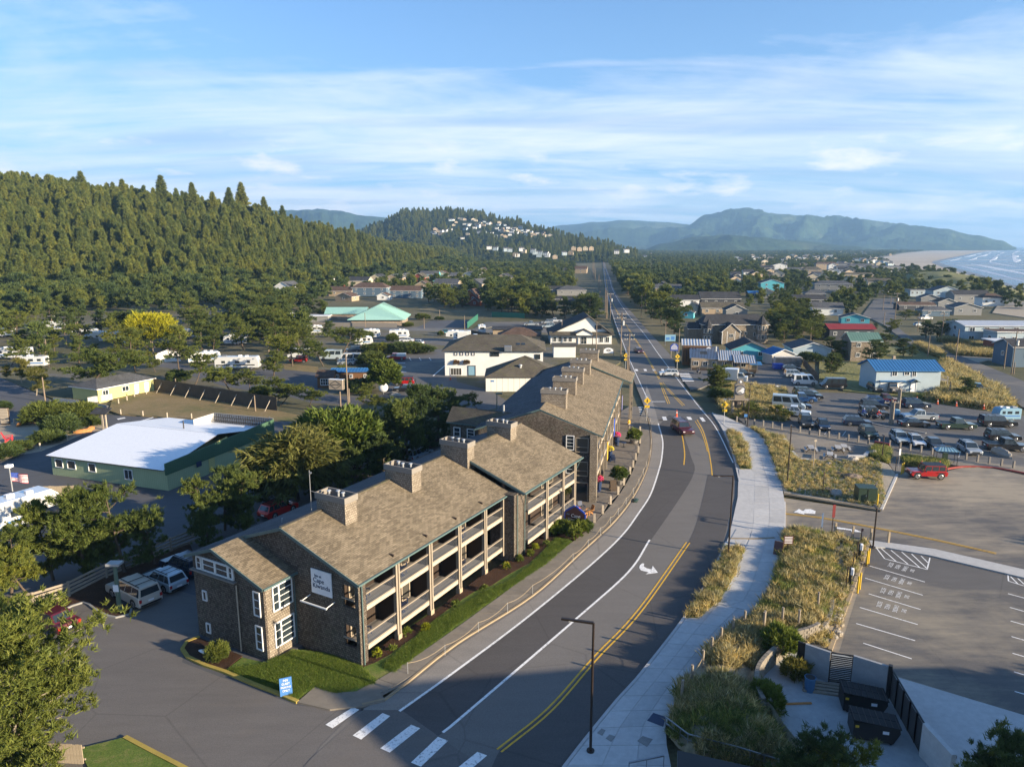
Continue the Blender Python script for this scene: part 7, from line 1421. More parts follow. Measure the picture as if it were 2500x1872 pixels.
for k,a in enumerate([('tall pole with crossarms and pale transformer left of the road','a3',1530,1025,600,2,True),('pole with wide crossarm beside the crosswalk sign','a3',1602,1120,790,2,False),('pale pole leaning close to the crosswalk poles','a3',1590,1115,905,0,False),('slim pole right of the four clustered roadside poles','a3',1435,690,425,1,True),('rightmost of the three clustered roadside poles','a3',1408,655,420,0,False),('middle of the three clustered roadside poles','a3',1400,655,400,0,False),('leftmost of the three clustered roadside poles','a3',1390,600,380,0,False),('roadside pole beyond the cluster','a3',1345,420,310,0,False),('roadside pole at the bend, thin and dark','a3',1333,400,260,0,False),('far roadside pole, second from the end','a3',1300,330,205,0,False),('farthest of the roadside poles','a3',1289,290,150,0,False),('distant dark pole right of the road end','a3',1378,200,140,0,False),('distant pole beside the far forest gap','a3',1280,250,145,0,False),('short pole in the shade right of the road','a3',1716,640,450,0,False),('slim pole beside the pines right of the road','a3',1816,660,565,0,False),('thin pole close to the previous one by the pines','a3',1795,620,515,0,False),('pole near the blue and white board','a3',1930,890,680,0,False),('white topped pole behind the blue motel board','a3',2052,960,745,0,False),('pink pole in front of the gabled shop door','a3',1310,955,690,0,False),('thin white pole left in front of the gabled shop','a3',1000,880,680,0,False),('pole among the restaurant roofs','a4',897,870,700,0,False),('pole at the edge of the dark pines behind the container','a4',1565,780,615,0,False),('far pole with a lamp above the dark roofs','a4',806,290,165,1,False),('brown pole at the beach road corner','a5',652,590,460,0,False),('tall brown pole with transformer at the beach road','a5',762,550,265,1,True),('pale pole at the beach road bend','a5',643,445,290,0,False),('short pole far up the beach road','a5',722,385,315,0,False),('another short pole far up the beach road','a5',800,380,300,0,False),('far pole with white transformer above the beach road','a5',685,310,215,0,True),('slim pole beside the grassy corner by the dark pines','a5',992,655,475,0,False),('thick pole in front of the dark pines','a5',1232,755,470,1,False),('pole rising behind the blue roofed house','a5',1096,915,700,0,False),('tall pole on the dune grass right of the blue roofed house','a5',1372,1000,635,0,False),('double pole near the right edge, left one','a5',1866,1035,760,0,False),('tall pole with transformer near the right edge','a5',1942,1092,655,1,True),('yellow based pole stub beside the transformer pole','a5',1963,1095,1020,0,False),('pole before the small pine right of the blue roofed house','a5',1312,1310,1180,0,False),('pole with lamp beside the far left trailer','a1',412,215,60,1,False),('tall white banded pole in front of two trailers','a1',618,290,110,0,True),('thinner pole beside the white banded one','a1',603,285,120,0,False),('white pole left of the spreading pine','a1',362,355,245,0,False),('second white pole left of the spreading pine','a1',350,350,268,0,False),('short tan post below the trailers','a1',518,312,250,0,False),('brown pole right of the yellow tree','a1',1165,305,165,0,False),('white lower pole beside the brown one','a1',1186,395,265,0,False),('pale pole by the white picket fence, left','a1',350,730,540,0,False),('tall pole at the fence end of the dry lawn','a1',1970,802,680,0,False),('pole at the middle of the bracing fence','a1',1362,662,550,0,False),('tall pale pole with the camp sign, front one','a2',925,1335,790,0,False),('second pole standing right against the camp sign pole','a2',938,1330,1100,0,False),('pole left of the teal hall','a2',230,530,400,0,False),('reddish pole among the left pines','a2',213,775,660,0,False),('second reddish pole among the left pines','a2',205,770,690,0,False),('white light pole left of the sports court','a2',1606,562,465,0,False),('white light pole right of the sports court','a2',1970,582,445,0,False),('light pole behind the sports court','a2',1745,455,395,0,False),('thin light pole before the teal hall','a2',1077,552,420,0,False),('light pole by the long fence at far left','a2',388,470,430,0,False)]):
 PT[k]=upole(*a)
def wires(name,label,chain,n=2,sag=.6):
 b=MB()
 for a,c_ in zip(chain,chain[1:]):
  for j in range(n):
   dx=(j-(n-1)/2)*1.0;b.tube([(a[0]+(c_[0]-a[0])*k/7+dx,a[1]+(c_[1]-a[1])*k/7,a[2]+(c_[2]-a[2])*k/7-sag*4*(k/7)*(1-k/7)) for k in range(8)],.022,'ink_black',3)
 tag(b.build(name),label,'wires')
wires('power_line','thin power lines strung between the roadside poles',[PT[0],PT[4],PT[8],PT[10]],3);wires('power_line','short power lines between the crosswalk pole and the transformer pole',[PT[1],PT[0]],3,.3)
wires('power_line','thin power lines across the beach road',[PT[24],PT[30],PT[32],PT[34]],2);wires('power_line','thin wires from the blue board pole into the pines',[PT[13],PT[16],PT[17]],1)
p=G('a1',97,1420);h=HT('a1',75,1228,p.y);t_=thing('flagpole','flagpole with lamp top and American flag beside the big white trailer','flagpole',tuple(p));b=MB();b.cyl((0,0,0),(0,0,h),.08,.06,'metal_galv');b.box((-.35,-.3,h-.1),(.35,.3,h+.25),'ink_white');b.build('pole',t_)
fw,fh,fz=2.1,1.15,h-1.9;fl=None
for k in range(13):
 b=MB();z0=fz+fh*(12-k)/13;x0=.1+(fw*.42 if k<7 else 0);n=6;vs=[]
 for i in range(n+1):xx=x0+(fw-x0)*i/n;yy=.12*math.sin(xx*3.2);dz=-.18*xx/fw*1.6;vs+=[(xx,yy,z0+dz),(xx,yy,z0+fh/13+dz)]
 b.add(vs,[(2*i,2*i+2,2*i+3,2*i+1) for i in range(n)],'flag_red' if k%2==0 else 'ink_white');s_=b.build('flag_stripe',t_)
b=MB();b.quad([(.1,-.01,fz+fh*6/13),(.1+fw*.42,.10,fz+fh*6/13-.12),(.1+fw*.42,.10,fz+fh-.12),(.1,-.01,fz+fh)],'banner_blue');cn=b.build('flag_canton',t_)
b=MB()
for i in range(5):
 for j in range(4):cx,cz=.22+i*.16,fz+fh*.53+j*.12;b.quad([(cx-.02,-.03,cz),(cx+.02,-.03,cz),(cx+.02,-.03,cz+.035),(cx-.02,-.03,cz+.035)],'ink_white')
b.build('flag_star',cn)
def board_fence(label,P0,P1,h,m,bw=.3,rails=True,brace=0,name='board_fence',cat='fence',side=1,z=0):
 P0=Vector((P0[0],P0[1],z));P1=Vector((P1[0],P1[1],z));d=P1-P0;L=d.length;d.normalize();nn=Vector((d.y,-d.x,0))*side;t_=thing(name,label,cat,tuple(P0),math.atan2(d.y,d.x));n=max(1,int(L/bw));first=None
 for i in range(min(n,300)):
  if first is None:b=MB();b.box((0,-.02,0),(bw-.025,.02,h),m);first=b.build('board',t_);o=first
  else:o=first.copy();COL.objects.link(o);o.location=(i*bw,0,rnd.uniform(-.03,.03))
 b=MB();b.box((0,.021,h*.2),(L,.08,h*.2+.1),m);b.box((0,.021,h*.8),(L,.08,h*.8+.1),m);b.build('rail',t_)
 for k in range(brace):
  x=L*(k+.6)/brace;b=MB();b.beam((x,-.04,h*.75),(x,-1.5,.0),.1,.1,'wood_light');b.build('brace',t_)
 return t_
board_fence('tall dark board fence with slanted braces behind the dry lawn',G2('a1',1192,642),G2('a1',2145,800),2.6,'wood_fence',.32,brace=8)
board_fence('white paling fence on the left side of the cottage terrace',G2('a1',415,742),G2('a1',612,765),1.2,'container_white',.25);board_fence('white paling fence on the right side of the cottage terrace',G2('a1',680,742),G2('a1',870,712),1.2,'container_white',.25)
board_fence('low white fence around the bins beside the cottage',G2('a1',735,790),G2('a1',838,805),1.2,'container_white',.25);board_fence('tan board fence behind the big fifth wheel trailer',G2('z1',195,170),G2('z1',430,165),1.9,'wood_board',.3)
board_fence('dark board fence climbing right of the camper vans',G2('a4',1490,1000),G2('a4',1650,1180),1.8,'wood_fence',.35);board_fence('dark fence panel by the parked trailers near the white shop',G2('a2',1990,620),G2('a2',2200,660),2.0,'wood_fence',.4)
board_fence('green mesh court fence, right side',G2('a2',1995,560),G2('a2',2092,480),2.4,'green_mesh',1.5);board_fence('dark green mesh fence behind the sports court',G2('a3',370,640),G2('a3',700,655),2.2,'green_mesh',2.2);board_fence('grey chain fence before the teal hall',G2('a2',580,540),G2('a2',1400,550),1.6,'wood_grey',2.6)
fpts=L_('z1',[(-60,800),(190,770),(390,705),(600,600),(800,520),(960,450),(1100,395)])
t_=thing('rail_fence','long weathered rail fence behind the cars left of the inn','fence')
for a,c_ in zip(fpts,fpts[1:]):
 b=MB();b.cyl((a[0],a[1],0),(a[0],a[1],1.5),.12,.11,'wood_weathered',7);b.build('post',t_)
 for z in(.3,.65,1.0,1.35):b=MB();b.beam((a[0],a[1],z),(c_[0],c_[1],z+rnd.uniform(-.05,.05)),.06,.2,'wood_weathered');b.build('rail',t_)
board_fence('picket fence below the big pine in the bottom left corner',G2('z1',10,1610),G2('z1',480,1640),1.3,'wood_board',.2);board_fence('weathered picket fence behind the big pine trunk',G2('z1',0,1520),G2('z1',180,1500),1.3,'wood_board',.2)
def crossing(label,c,x,y,yt,hd=-90):
 p=G(c,x,y);h=HT(c,x,yt,p.y);t_=thing('crossing_sign',label,'traffic sign',tuple(p),R(hd+90),'yellow pedestrian crossing signs');b=MB();b.cyl((0,0,0),(0,0,h),.05,.05,'metal_galv');b.build('post',t_)
 s=.62;zc=h-.9;b=MB();b.add([(0,-.07,zc-s),(s,-.07,zc),(0,-.07,zc+s),(-s,-.07,zc),(0,-.04,zc-s),(s,-.04,zc),(0,-.04,zc+s),(-s,-.04,zc)],[(0,1,2,3),(7,6,5,4),(0,4,5,1),(1,5,6,2),(2,6,7,3),(3,7,4,0)],'yellow_paint');d=b.build('sign_plate',t_)
 b=MB();b.beam((0,-.085,zc-.05),(0.02,-.085,zc+.18),.11,.02,'ink_black',up=(0,1,0));b.ellip((.02,-.09,zc+.27),(.06,.015,.06),'ink_black');b.beam((0,-.085,zc-.05),(-.12,-.085,zc-.32),.05,.02,'ink_black',up=(0,1,0));b.beam((0,-.085,zc-.05),(.13,-.085,zc-.30),.05,.02,'ink_black',up=(0,1,0));b.beam((0,-.085,zc+.14),(.16,-.085,zc),.04,.02,'ink_black',up=(0,1,0));b.beam((0,-.085,zc+.14),(-.15,-.085,zc+.02),.04,.02,'ink_black',up=(0,1,0));b.build('walking_figure',d)
 b=MB();b.box((-.42,-.07,zc-1.25),(.42,-.04,zc-.8),'yellow_paint');d2=b.build('arrow_plate',t_);b=MB();b.beam((.22,-.085,zc-.9),(-.2,-.085,zc-1.15),.06,.02,'ink_black',up=(0,1,0));b.build('arrow',d2)
 b=MB();b.box((-.3,-.25,h),(.3,.25,h+.06),'metal_grey');b.build('solar_panel',t_)
crossing('yellow crossing sign on the near side of the inn crosswalk','z7',1742,990,800);crossing('yellow crossing sign below the totem sign on the right kerb','a4',691,1600,1345);crossing('yellow crossing sign beside the crossarm pole, far left','a3',1575,1105,955);crossing('yellow crossing sign at the restaurant corner, far right','a4',218,1045,875)
def aboard(label,c,x,y,h,w,rz,m,lines=(),ink='ink_white',z=.12):
 p=G(c,x,y,z);t_=thing('sandwich_board',label,'sign',tuple(p),R(rz));a=.28*h
 for s in(-1,1):b=MB();b.add([(-w/2,s*a,0),(w/2,s*a,0),(w/2,s*.03,h),(-w/2,s*.03,h),(-w/2,s*(a-.04),0),(w/2,s*(a-.04),0),(w/2,0,h),(-w/2,0,h)],[(0,1,2,3),(7,6,5,4),(0,4,5,1),(1,5,6,2),(2,6,7,3),(3,7,4,0)],m);b.build('panel',t_)
 for k,(s,sz) in enumerate(lines):f=.86-k*.19;text('lettering',s,sz,(0,-(a+(.03-a)*f)-.02,h*f),(R(90)-math.atan2(a-.03,h),0,0),ink,t_,ext=.004,sx=.85)
aboard('blue sandwich board reading Inn Guest Parking Only on the corner lawn','z2',685,1240,1.15,.8,22,'sign_blue',(('INN',.22),('GUEST',.21),('PARKING',.19),('ONLY',.21)))
aboard('dark leaning sandwich board on the edge of the white path','z5',458,462,1.3,.8,-35,'sign_brown');aboard('wooden sandwich board between the planter and the patio bollards','b2',1643,905,1.3,.8,10,'wood_dark')
p=G('b2',1300,1250,.1);t_=thing('inn_ground_sign','blue framed five-sided name sign in the shrubs by the fire pit','sign',tuple(p),R(-22));w=1.05
b=MB();pl=[(-w,.2),(w,.2),(w,1.75),(0,2.5),(-w,1.75)];b.add([(x,-.08,z) for x,z in pl]+[(x,.08,z) for x,z in pl],[(0,1,2,3,4),(9,8,7,6,5)],'sign_brown');b.build('panel',t_)
b=MB();
for a,c_ in zip(pl[1:],pl[2:]+pl[:1]):b.beam((a[0],0,a[1]),(c_[0],0,c_[1]),.34,.12,'banner_blue',up=(0,1,0)) if a!=pl[0] else None
b.build('frame',t_);text('lettering','Cape',.55,(.1,-.10,1.45),(R(90),0,0),'ink_white',t_,sx=.9);text('lettering','Kiwanda',.50,(0,-.10,1.0),(R(90),0,0),'ink_white',t_,sx=.9);text('lettering','the',.25,(-.75,-.10,1.6),(R(90),0,0),'tank_blue',t_)
p=G('a2',857,1330);h=HT('a2',857,1015,p.y);t_=thing('camp_sign','cream box sign with a diamond on a tall post','sign',tuple(p),R(-12));b=MB();b.cyl((0,0,0),(0,0,h-2.3),.16,.14,'wood_pole');b.build('post',t_);b=MB();b.box((-1.9,-.4,h-1.9),(.75,.4,h-.1),'trim_tan');b.box((-1.95,-.45,h-.1),(.8,.45,h-.03),'trim_white');b.build('sign_box',t_);b=MB();dq=[(-.6,h-.25),(.5,h-1),(-.6,h-1.75),(-1.7,h-1)]
for a,c_ in zip(dq,dq[1:]+dq[:1]):b.beam((a[0],-.42,a[1]),(c_[0],-.42,c_[1]),.06,.03,'ink_black',up=(0,1,0))
b.build('diamond',t_);text('lettering','HART\'S CAMP',.24,(-.6,-.43,h-1),(R(90),0,0),'ink_black',t_,sx=.95)
p=G('a3',1420,1000);h=HT('a3',1420,918,p.y)/.65;t_=thing('shop_sign','white arched sign with a black eye-shaped emblem between two posts','sign',tuple(p),R(-4));t_.scale=(.6,.6,.65);b=MB();pts=[(-2.2,h-2.3),(2.2,h-2.3)]+[(2.2*math.cos(k*math.pi/8),h-1.2+1.2*math.sin(k*math.pi/8)) for k in range(9)];b.add([(x,-.15,z) for x,z in pts]+[(x,.15,z) for x,z in pts],[tuple(range(11)),tuple(range(21,10,-1))]+[(i,11+i,11+(i+1)%11,(i+1)%11) for i in range(11)],'ink_white');b.build('panel',t_)
b=MB();b.box((-2.5,-.2,0),(-2.25,.2,h+.2),'wood_grey');b.box((2.25,-.2,0),(2.5,.2,h-.2),'wood_grey');b.build('post',t_);b=MB();b.add([(-1.4,-.17,h-1.1),(0,-.17,h-1.65),(1.4,-.17,h-1.1),(0,-.17,h-.55)],[(0,1,2,3)],'ink_black');b.quad([(-.7,-.18,h-1.1),(0,-.18,h-1.3),(.7,-.18,h-1.1),(0,-.18,h-.9)],'ink_white');b.build('emblem',t_)
p=G('a3',2010,1010);h=HT('a3',2010,880,p.y)/.62;t_=thing('lodging_sign','blue sign with rows of white lettering under a small roof shape by the restaurant','sign',tuple(p),R(-10));t_.scale=(.55,.55,.62);b=MB();b.add([(-1.9,-.2,h-3.2),(1.9,-.2,h-3.2),(1.9,-.2,h-.9),(.8,-.2,h),(-.8,-.2,h),(-1.9,-.2,h-.9)]+[(-1.9,.2,h-3.2),(1.9,.2,h-3.2),(1.9,.2,h-.9),(.8,.2,h),(-.8,.2,h),(-1.9,.2,h-.9)],[(0,1,2,3,4,5),(11,10,9,8,7,6)]+[(i,6+i,6+(i+1)%6,(i+1)%6) for i in range(6)],'banner_blue');b.build('panel',t_)
for k,w in enumerate((.5,1.1,1.5,1.6,1.6)):b=MB();b.box((-w,-.215,h-.55-k*.52),(w,-.202,h-.25-k*.52),'ink_white');b.build('lettering_band',t_)
b=MB();b.box((-1.5,-.15,0),(-1.2,.15,h-3.2),'wood_light');b.box((1.2,-.15,0),(1.5,.15,h-3.2),'wood_light');b.build('post',t_)
p=G('a3',1975,900);t_=thing('notice_board','pale blue board standing in shade right of the road','sign',tuple(p),0);b=MB();b.box((-1.6,-.06,1.4),(1.6,.06,3.4),'tank_blue');b.box((-1.3,-.07,1.8),(-.2,-.061,2.6),'sign_blue');b.box((.2,-.07,1.8),(1.3,-.061,2.9),'sign_blue');b.build('panel',t_);b=MB();b.box((-1.5,-.05,0),(-1.4,.05,1.4),'metal_grey');b.box((1.4,-.05,0),(1.5,.05,1.4),'metal_grey');b.build('post',t_)
def plate(label,c,x,y,yt,w,hh,m,post='pole_brown',rz=0,z=.15,cat='sign',name='sign_post'):
 p=G(c,x,y,z);h=HT(c,x,yt,p.y)-z;t_=thing(name,label,cat,tuple(p),R(rz));b=MB();b.cyl((0,.05,0),(0,.05,h),.045,.045,post,6);b.build('post',t_);b=MB();b.box((-w/2,-.03,h-hh),(w/2,0,h),m);b.build('plate',t_)
 if m=='sign_brown' and w>.5:
  for k in range(5):b=MB();b.box((-w*.4,-.037,h-.15-k*.15),(w*.4,-.032,h-.1-k*.15),'ink_white');b.build('lettering_band',t_)
plate('brown and white rules sign with blue top on the grass mound','z5',512,435,362,.95,.85,'sign_brown',z=.5)
plate('tall slim purple sign in the grass by the entry road','z5',758,360,187,.3,1.4,'iron_red');plate('thick wooden post with a narrow white plate beside the entry road','z5',697,378,235,.16,1.5,'ink_white','wood_board')
plate('small dark sign pole near the bottom sidewalk of the entry road','z6',1110,1190,1078,.22,.3,'sign_brown');plate('thin sign pole inside the planted bed','z6',853,850,700,.1,.2,'sign_brown');plate('wooden information post with a dark display in the bed','z6',790,665,478,.35,.3,'wood_light','wood_light')
plate('round blue disc sign at the bollard row by the totem','z6',330,372,306,.55,.5,'sign_blue');plate('white narrow plate on a pole beside the yellow bollards','z6',1362,680,540,.22,.9,'ink_white','metal_grey');plate('dark post with box at the kiosk path','z6',1345,690,590,.2,.4,'black')
for k,(x,y,yt) in enumerate([(898,495,392),(877,545,450),(838,668,535),(995,150,75)]):plate(f'{ordn(k)} dark slim post near the chargers and cabinet, counted from the top charger','z5',x,y,yt,.14,.3,'pole_brown')
for i,(x,y,yt) in enumerate([(910,490,412),(858,632,545)]):
 p=G('z5',x,y,.12);t_=thing('charging_station',['upper','lower'][i]+' black and white charging station in the rocky strip','charging station',tuple(p),R(-25));b=MB();b.box((-.12,-.1,0),(.12,.1,1.5),'black');b.build('post',t_);b=MB();b.box((.0,-.22,.95),(.26,.22,1.55),'ink_white');b.build('charger',t_,bevel=.05)
 b=MB();b.tube([(.3+.28*math.cos(a*.7),.1+.28*math.sin(a*.7),.9-.06*a) for a in range(12)],.025,'black',5);b.build('cable',t_)
p=G('z5',945,532,0);t_=thing('charging_cable','coiled black cable lying at the foot of the yellow bollards','cable',(p.x,p.y,.03));b=MB();b.tube([(.4*math.cos(a*.5),.3*math.sin(a*.5),.03+.01*a) for a in range(26)],.03,'black',5);b.build('coil',t_)
p=G('z5',943,165,.13);t_=thing('transformer_cabinet','dark green metal utility cabinet in the planted bed','utility cabinet',tuple(p),R(-8));b=MB();b.box((-1.05,-.8,0),(1.05,.8,1.75),'green_box');b.box((-1.1,-.85,1.75),(1.1,.85,1.83),'green_box');b.build('cabinet_body',t_,bevel=.03);b=MB();b.box((-.02,-.83,.1),(.02,-.80,1.7),'black');b.box((-.25,-.85,.8),(-.15,-.80,1.0),'metal_grey');b.build('door',t_);b=MB();b.box((-1.3,-1.1,-.03),(1.3,1.1,.06),'concrete_grey');b.build('pad',t_)
for(u,z0,z1,m,lb) in((2.6,4.6,6.9,'banner_gold','gold banner'),(11.5,5.2,7.6,'banner_blue','royal blue banner'),(24.5,5.8,8.0,'banner_purple','pale purple banner')):
 t_=thing('hanging_banner',lb+' hanging from the far wing facade','banner',B.P(u,-1.0,0),B.a);b=MB();b.add([(-.55,-.5,z0),(.55,-.5,z0),(.55,-.5,z1),(-.55,-.5,z1),(-.55,-.47,z0),(.55,-.47,z0),(.55,-.47,z1),(-.55,-.47,z1)],[(0,1,2,3),(7,6,5,4),(0,4,5,1),(1,5,6,2),(2,6,7,3),(3,7,4,0)],m);b.build('cloth',t_);b=MB();b.beam((0,.4,z1+.03),(0,-.6,z1+.03),.05,.05,'black');b.build('bracket',t_)
def plantthing(name,label,cat,loc,r,m,pot=None,n=120,seed=1,clump=.22,nb=24,z=0,wd=.16,stem=0,group=None):
 t_=thing(name,label,cat,tuple(loc),0,group);o=ob('crown',bush(seed,r,m,n,nb,clump,wd,z0=r[2]*.7+z),t_)
 if pot:b=MB();b.cyl((0,0,z-pot[1] if stem==0 else 0),(0,0,z+.05),pot[0]*.75,pot[0],pot[2],12);b.build('pot',t_)
 if stem:b=MB();b.cyl((0,0,0),(0,0,z+.2),stem,stem*.7,'bark',6);b.build('trunk',t_)
 return t_
plantthing('flower_basket','round bright pink flower basket nearest on the patio','flowers',G('b2',1515,905,.12)+Vector((0,0,0)),(.55,.55,.45),'leaf_brown',(.35,.9,'navy'),70,5,.18,18,1.1)
CF=MB()
def blossoms(parent,r,z,m,n,seed,s=.05):
 rr=random.Random(seed);b=MB()
 for k in range(n):
  a=rr.uniform(0,6.28);e=rr.uniform(-.2,1.3);q=Vector((r*math.cos(a)*math.cos(e),r*math.sin(a)*math.cos(e),z+r*.8*math.sin(e)));b.ellip(tuple(q),(s,s,s),m,5,3)
 b.build('blossoms',parent)
for i,(c,x,y,zz,m,lb) in enumerate([('b2',1515,905,1.5,'flower_pink','bright pink hanging flower basket nearest on the patio'),('b2',1678,500,1.6,'flower_pink','second pink flower basket further along the patio'),('b2',1613,640,1.7,'flower_yellow','yellow flower basket beside the blue chair on the patio')]):
 p=G(c,x,y,.12);t_=thing('flower_stand',lb,'flowers',tuple(p));b=MB();b.cyl((0,0,0),(0,0,zz-.3),.28,.4,'navy',10);b.build('pot',t_);blossoms(t_,.55,zz-.05,m,140,i,.075)
for i,(c,x,y,r,lb) in enumerate([('b2',1700,850,(.95,.95,.9),'large green and yellow planter bush before the patio bollards'),('b2',1832,485,(.95,.95,.9),'second large green planter bush further along the patio')]):
 p=G(c,x,y,.12);t_=plantthing('planter',lb,'planter',p,r,'leaf_green',(.7,.5,'wood_grey'),200,20+i,.26,26,.55);blossoms(t_,.6,1.7,'flower_yellow',50,i+9,.09) if i==0 else None
plantthing('flowering_vine','yellow and pink flowers on the stone pier of the far wing','flowers',Vector(B.P(-.5,3.0,0)),(.5,.4,.9),'leaf_olive',None,80,33,.2,20,.6)
cp=G('b2',1330,1115,.12);t_=thing('fire_pit_table','dark round fire pit table with glowing embers on the patio','table',tuple(cp));b=MB();b.cyl((0,0,0),(0,0,.55),.6,.65,'black',16);b.cyl((0,0,.55),(0,0,.62),.85,.85,'stone_dark',20);b.build('table_top',t_);b=MB();b.ellip((0,0,.64),(.26,.26,.09),'orange_cone',10,6);b.build('embers',t_)
chair(tuple(G('b2',1358,1090,.12)),R(20),'navy adirondack chair behind the fire pit');chair(tuple(G('b2',1437,1120,.12)),R(-60),'orange wooden adirondack chair right of the fire pit',col='wood_orange');chair(tuple(G('b2',1382,1172,.12)),R(-150),'orange wooden adirondack chair in front of the fire pit',col='wood_orange');chair(tuple(G('b2',1268,1080,.12)),R(80),'dark adirondack chair half behind the inn pier',col='wood_dark')
chair(tuple(G('b2',1640,655,.12)),R(-10),'large navy adirondack chair further along the patio',col='navy').__class__
for i,(x,y) in enumerate([(1500,965),(1680,510),(1740,520),(1800,360)]):
 t_=thing('cafe_table',ordn(i)+' small dark cafe table along the patio from the fire pit','table',tuple(G('b2',x,y,.12)));b=MB();b.cyl((0,0,.7),(0,0,.74),.4,.4,'navy',12);b.build('table_top',t_);b=MB();b.cyl((0,0,0),(0,0,.7),.05,.05,'black');b.cyl((0,0,0),(0,0,.04),.25,.25,'black',10);b.build('stem',t_)
p0=G('b4',290,1290,.1);t_=thing('totem_sign','tall carved log tower with a round bird emblem beside the crossing','sign',tuple(p0),R(-8));t_.scale=(.72,)*3
for xx in(-1.5,1.2):b=MB();b.cyl((xx,0,0),(xx,0,4.0),.38,.3,'wood_weathered',9);b.build('log_leg',t_)
b=MB();b.cyl((-.15,0.5,2.0),(-.15,0.5,4.1),.9,1.0,'stone_dark',9);b.build('carved_base',t_);b=MB();b.box((-2.7,-.9,3.95),(2.4,.9,4.2),'wood_weathered');b.build('platform',t_)
b=MB();b.box((-1.25,-.7,4.2),(1.05,.7,8.0),'wood_weathered');b.build('tower',t_);b=MB();b.box((-.8,-.6,8.0),(.6,.6,9.3),'wood_grey');b.build('lantern_house',t_);b=MB();b.ellip((-.1,-.62,8.6),(.3,.1,.3),'ink_white');b.build('lamp',t_)
b=MB();b.cyl((-.1,-.72,6.6),(-.1,-.86,6.6),1.22,1.22,'ink_navy',26);b.cyl((-.1,-.87,6.6),(-.1,-.88,6.6),1.06,1.06,'concrete_grey',26);em=b.build('round_emblem',t_)
b=MB();bird=[(-.85,5.95),(-.2,6.5),(.35,7.1),(.75,7.2),(.95,6.85),(.75,6.5),(.95,6.1),(.5,5.75),(.1,6.2),(-.35,6.2)];b.add([(x,-.90,z) for x,z in bird],[tuple(range(10))],'ink_white');b.build('bird_shape',em);b=MB();b.beam((-.75,-.92,6.2),(.1,-.92,6.85),.16,.02,'rope',up=(0,1,0));b.build('beak',em)
for s in(-1,1):b=MB();b.beam((s*1.5-.15,0,2.9),(s*2.3-.15,0,3.95),.14,.14,'wood_weathered');b.build('brace',t_)
for i,(c,x,y,yt) in enumerate([('a5',715,1595,1350),('a5',735,1598,1375),('a5',790,1440,1230),('a5',805,1442,1245)]):upole(['left pillar of the nearer post pair by the blue tank','right pillar of the nearer post pair by the blue tank','left pillar of the rear post pair by the blue tank','right pillar of the rear post pair by the blue tank'][i],c,x,y,yt,1 if i%2==0 else 0,False,'wood_weathered',.24,'paired wooden posts in the upper lot')
p=G('a5',772,1520);t_=thing('gas_tank','pale blue round tank standing behind the wooden posts','tank',tuple(p));t_.scale=(.6,)*3;b=MB();b.cyl((0,0,.2),(0,0,1.9),1.1,1.1,'tank_blue',20);b.ellip((0,0,1.9),(1.1,1.1,.45),'tank_blue',20,8,True);b.build('shell',t_,smooth=True);b=MB();b.box((-.9,-.9,0),(.9,.9,.2),'concrete_grey');b.build('pad',t_)
def ptable(label,c,x,y,rz):
 p=G(c,x,y,.04);t_=thing('picnic_table',label,'picnic table',tuple(p),R(rz),'picnic tables on the plaza')
 for k in range(5):b=MB();b.box((-.95,-.4+k*.165,.72),(.95,-.25+k*.165,.78),'container_white');b.build('board',t_)
 for s in(-1,1):b=MB();b.box((-.95,s*.75-.14,.42),(.95,s*.75+.14,.47),'container_white');b.build('bench_seat',t_)
 for xx in(-.7,.7):b=MB();b.beam((xx,-.75,0),(xx,-.2,.72),.08,.08,'wood_dark');b.beam((xx,.75,0),(xx,.2,.72),.08,.08,'wood_dark');b.beam((xx,-.8,.4),(xx,.8,.4),.06,.08,'wood_dark');b.build('frame',t_)
ptable('leftmost white topped picnic table on the plaza','z6',772,560,75);ptable('nearest white topped picnic table on the plaza','z6',900,605,65);ptable('middle picnic table of the rear pair','z6',955,560,70);ptable('right picnic table of the rear pair','z6',995,552,70)
def bench(label,c,pts,w=.5,h=.5,m='concrete_new'):
 L=L_(c,pts);cx=sum(q[0] for q in L)/len(L);cy=sum(q[1] for q in L)/len(L);t_=thing('bench_wall',label,'bench',(cx,cy,0))
 for a,c_ in zip(L,L[1:]):b=MB();b.beam((a[0]-cx,a[1]-cy,h/2),(c_[0]-cx,c_[1]-cy,h/2),w,h,m);b.build('segment',t_)
bench('white angled seat wall at the plaza right side','z6',[(1020,605),(1135,605),(1160,578)]);bench('white seat wall at the plaza lower left corner','z6',[(645,570),(690,622),(760,628)],.4,.4);bench('short white seat wall at the plaza upper left','z6',[(590,485),(622,525)],.5,.4);bench('low dark red steel wall behind the plaza bushes','z6',[(1200,530),(1300,548)],.3,1.0,'iron_red')
p=G('z6',1680,640,.04);t_=thing('glass_shelter','dark framed waiting shelter with a pale glass roof above the red kerb','shelter',tuple(p),R(-12));t_.scale=(.58,.6,.8)
for x in(-2.4,2.2):
 for y in(-.9,.9):b=MB();b.box((x-.05,y-.05,0),(x+.05,y+.05,2.5),'black');b.build('post',t_)
b=MB();b.add([(-2.7,-1.3,2.45),(2.5,-1.3,2.45),(2.5,1.3,2.45),(-2.7,1.3,2.45),(-1.7,0,3.0),(1.5,0,3.0)],[(0,1,5,4),(1,2,5),(2,3,4,5),(3,0,4)],'tank_blue');b.build('roof',t_)
for k in range(7):b=MB();xx=-2.4+k*.77;b.beam((xx,-1.3,2.5),(xx*.6,0,3.03),.04,.04,'black');b.build('roof_bar',t_)
b=MB();b.box((-.6,.2,0),(.5,.7,1.9),'green_box');b.build('ticket_box',t_)
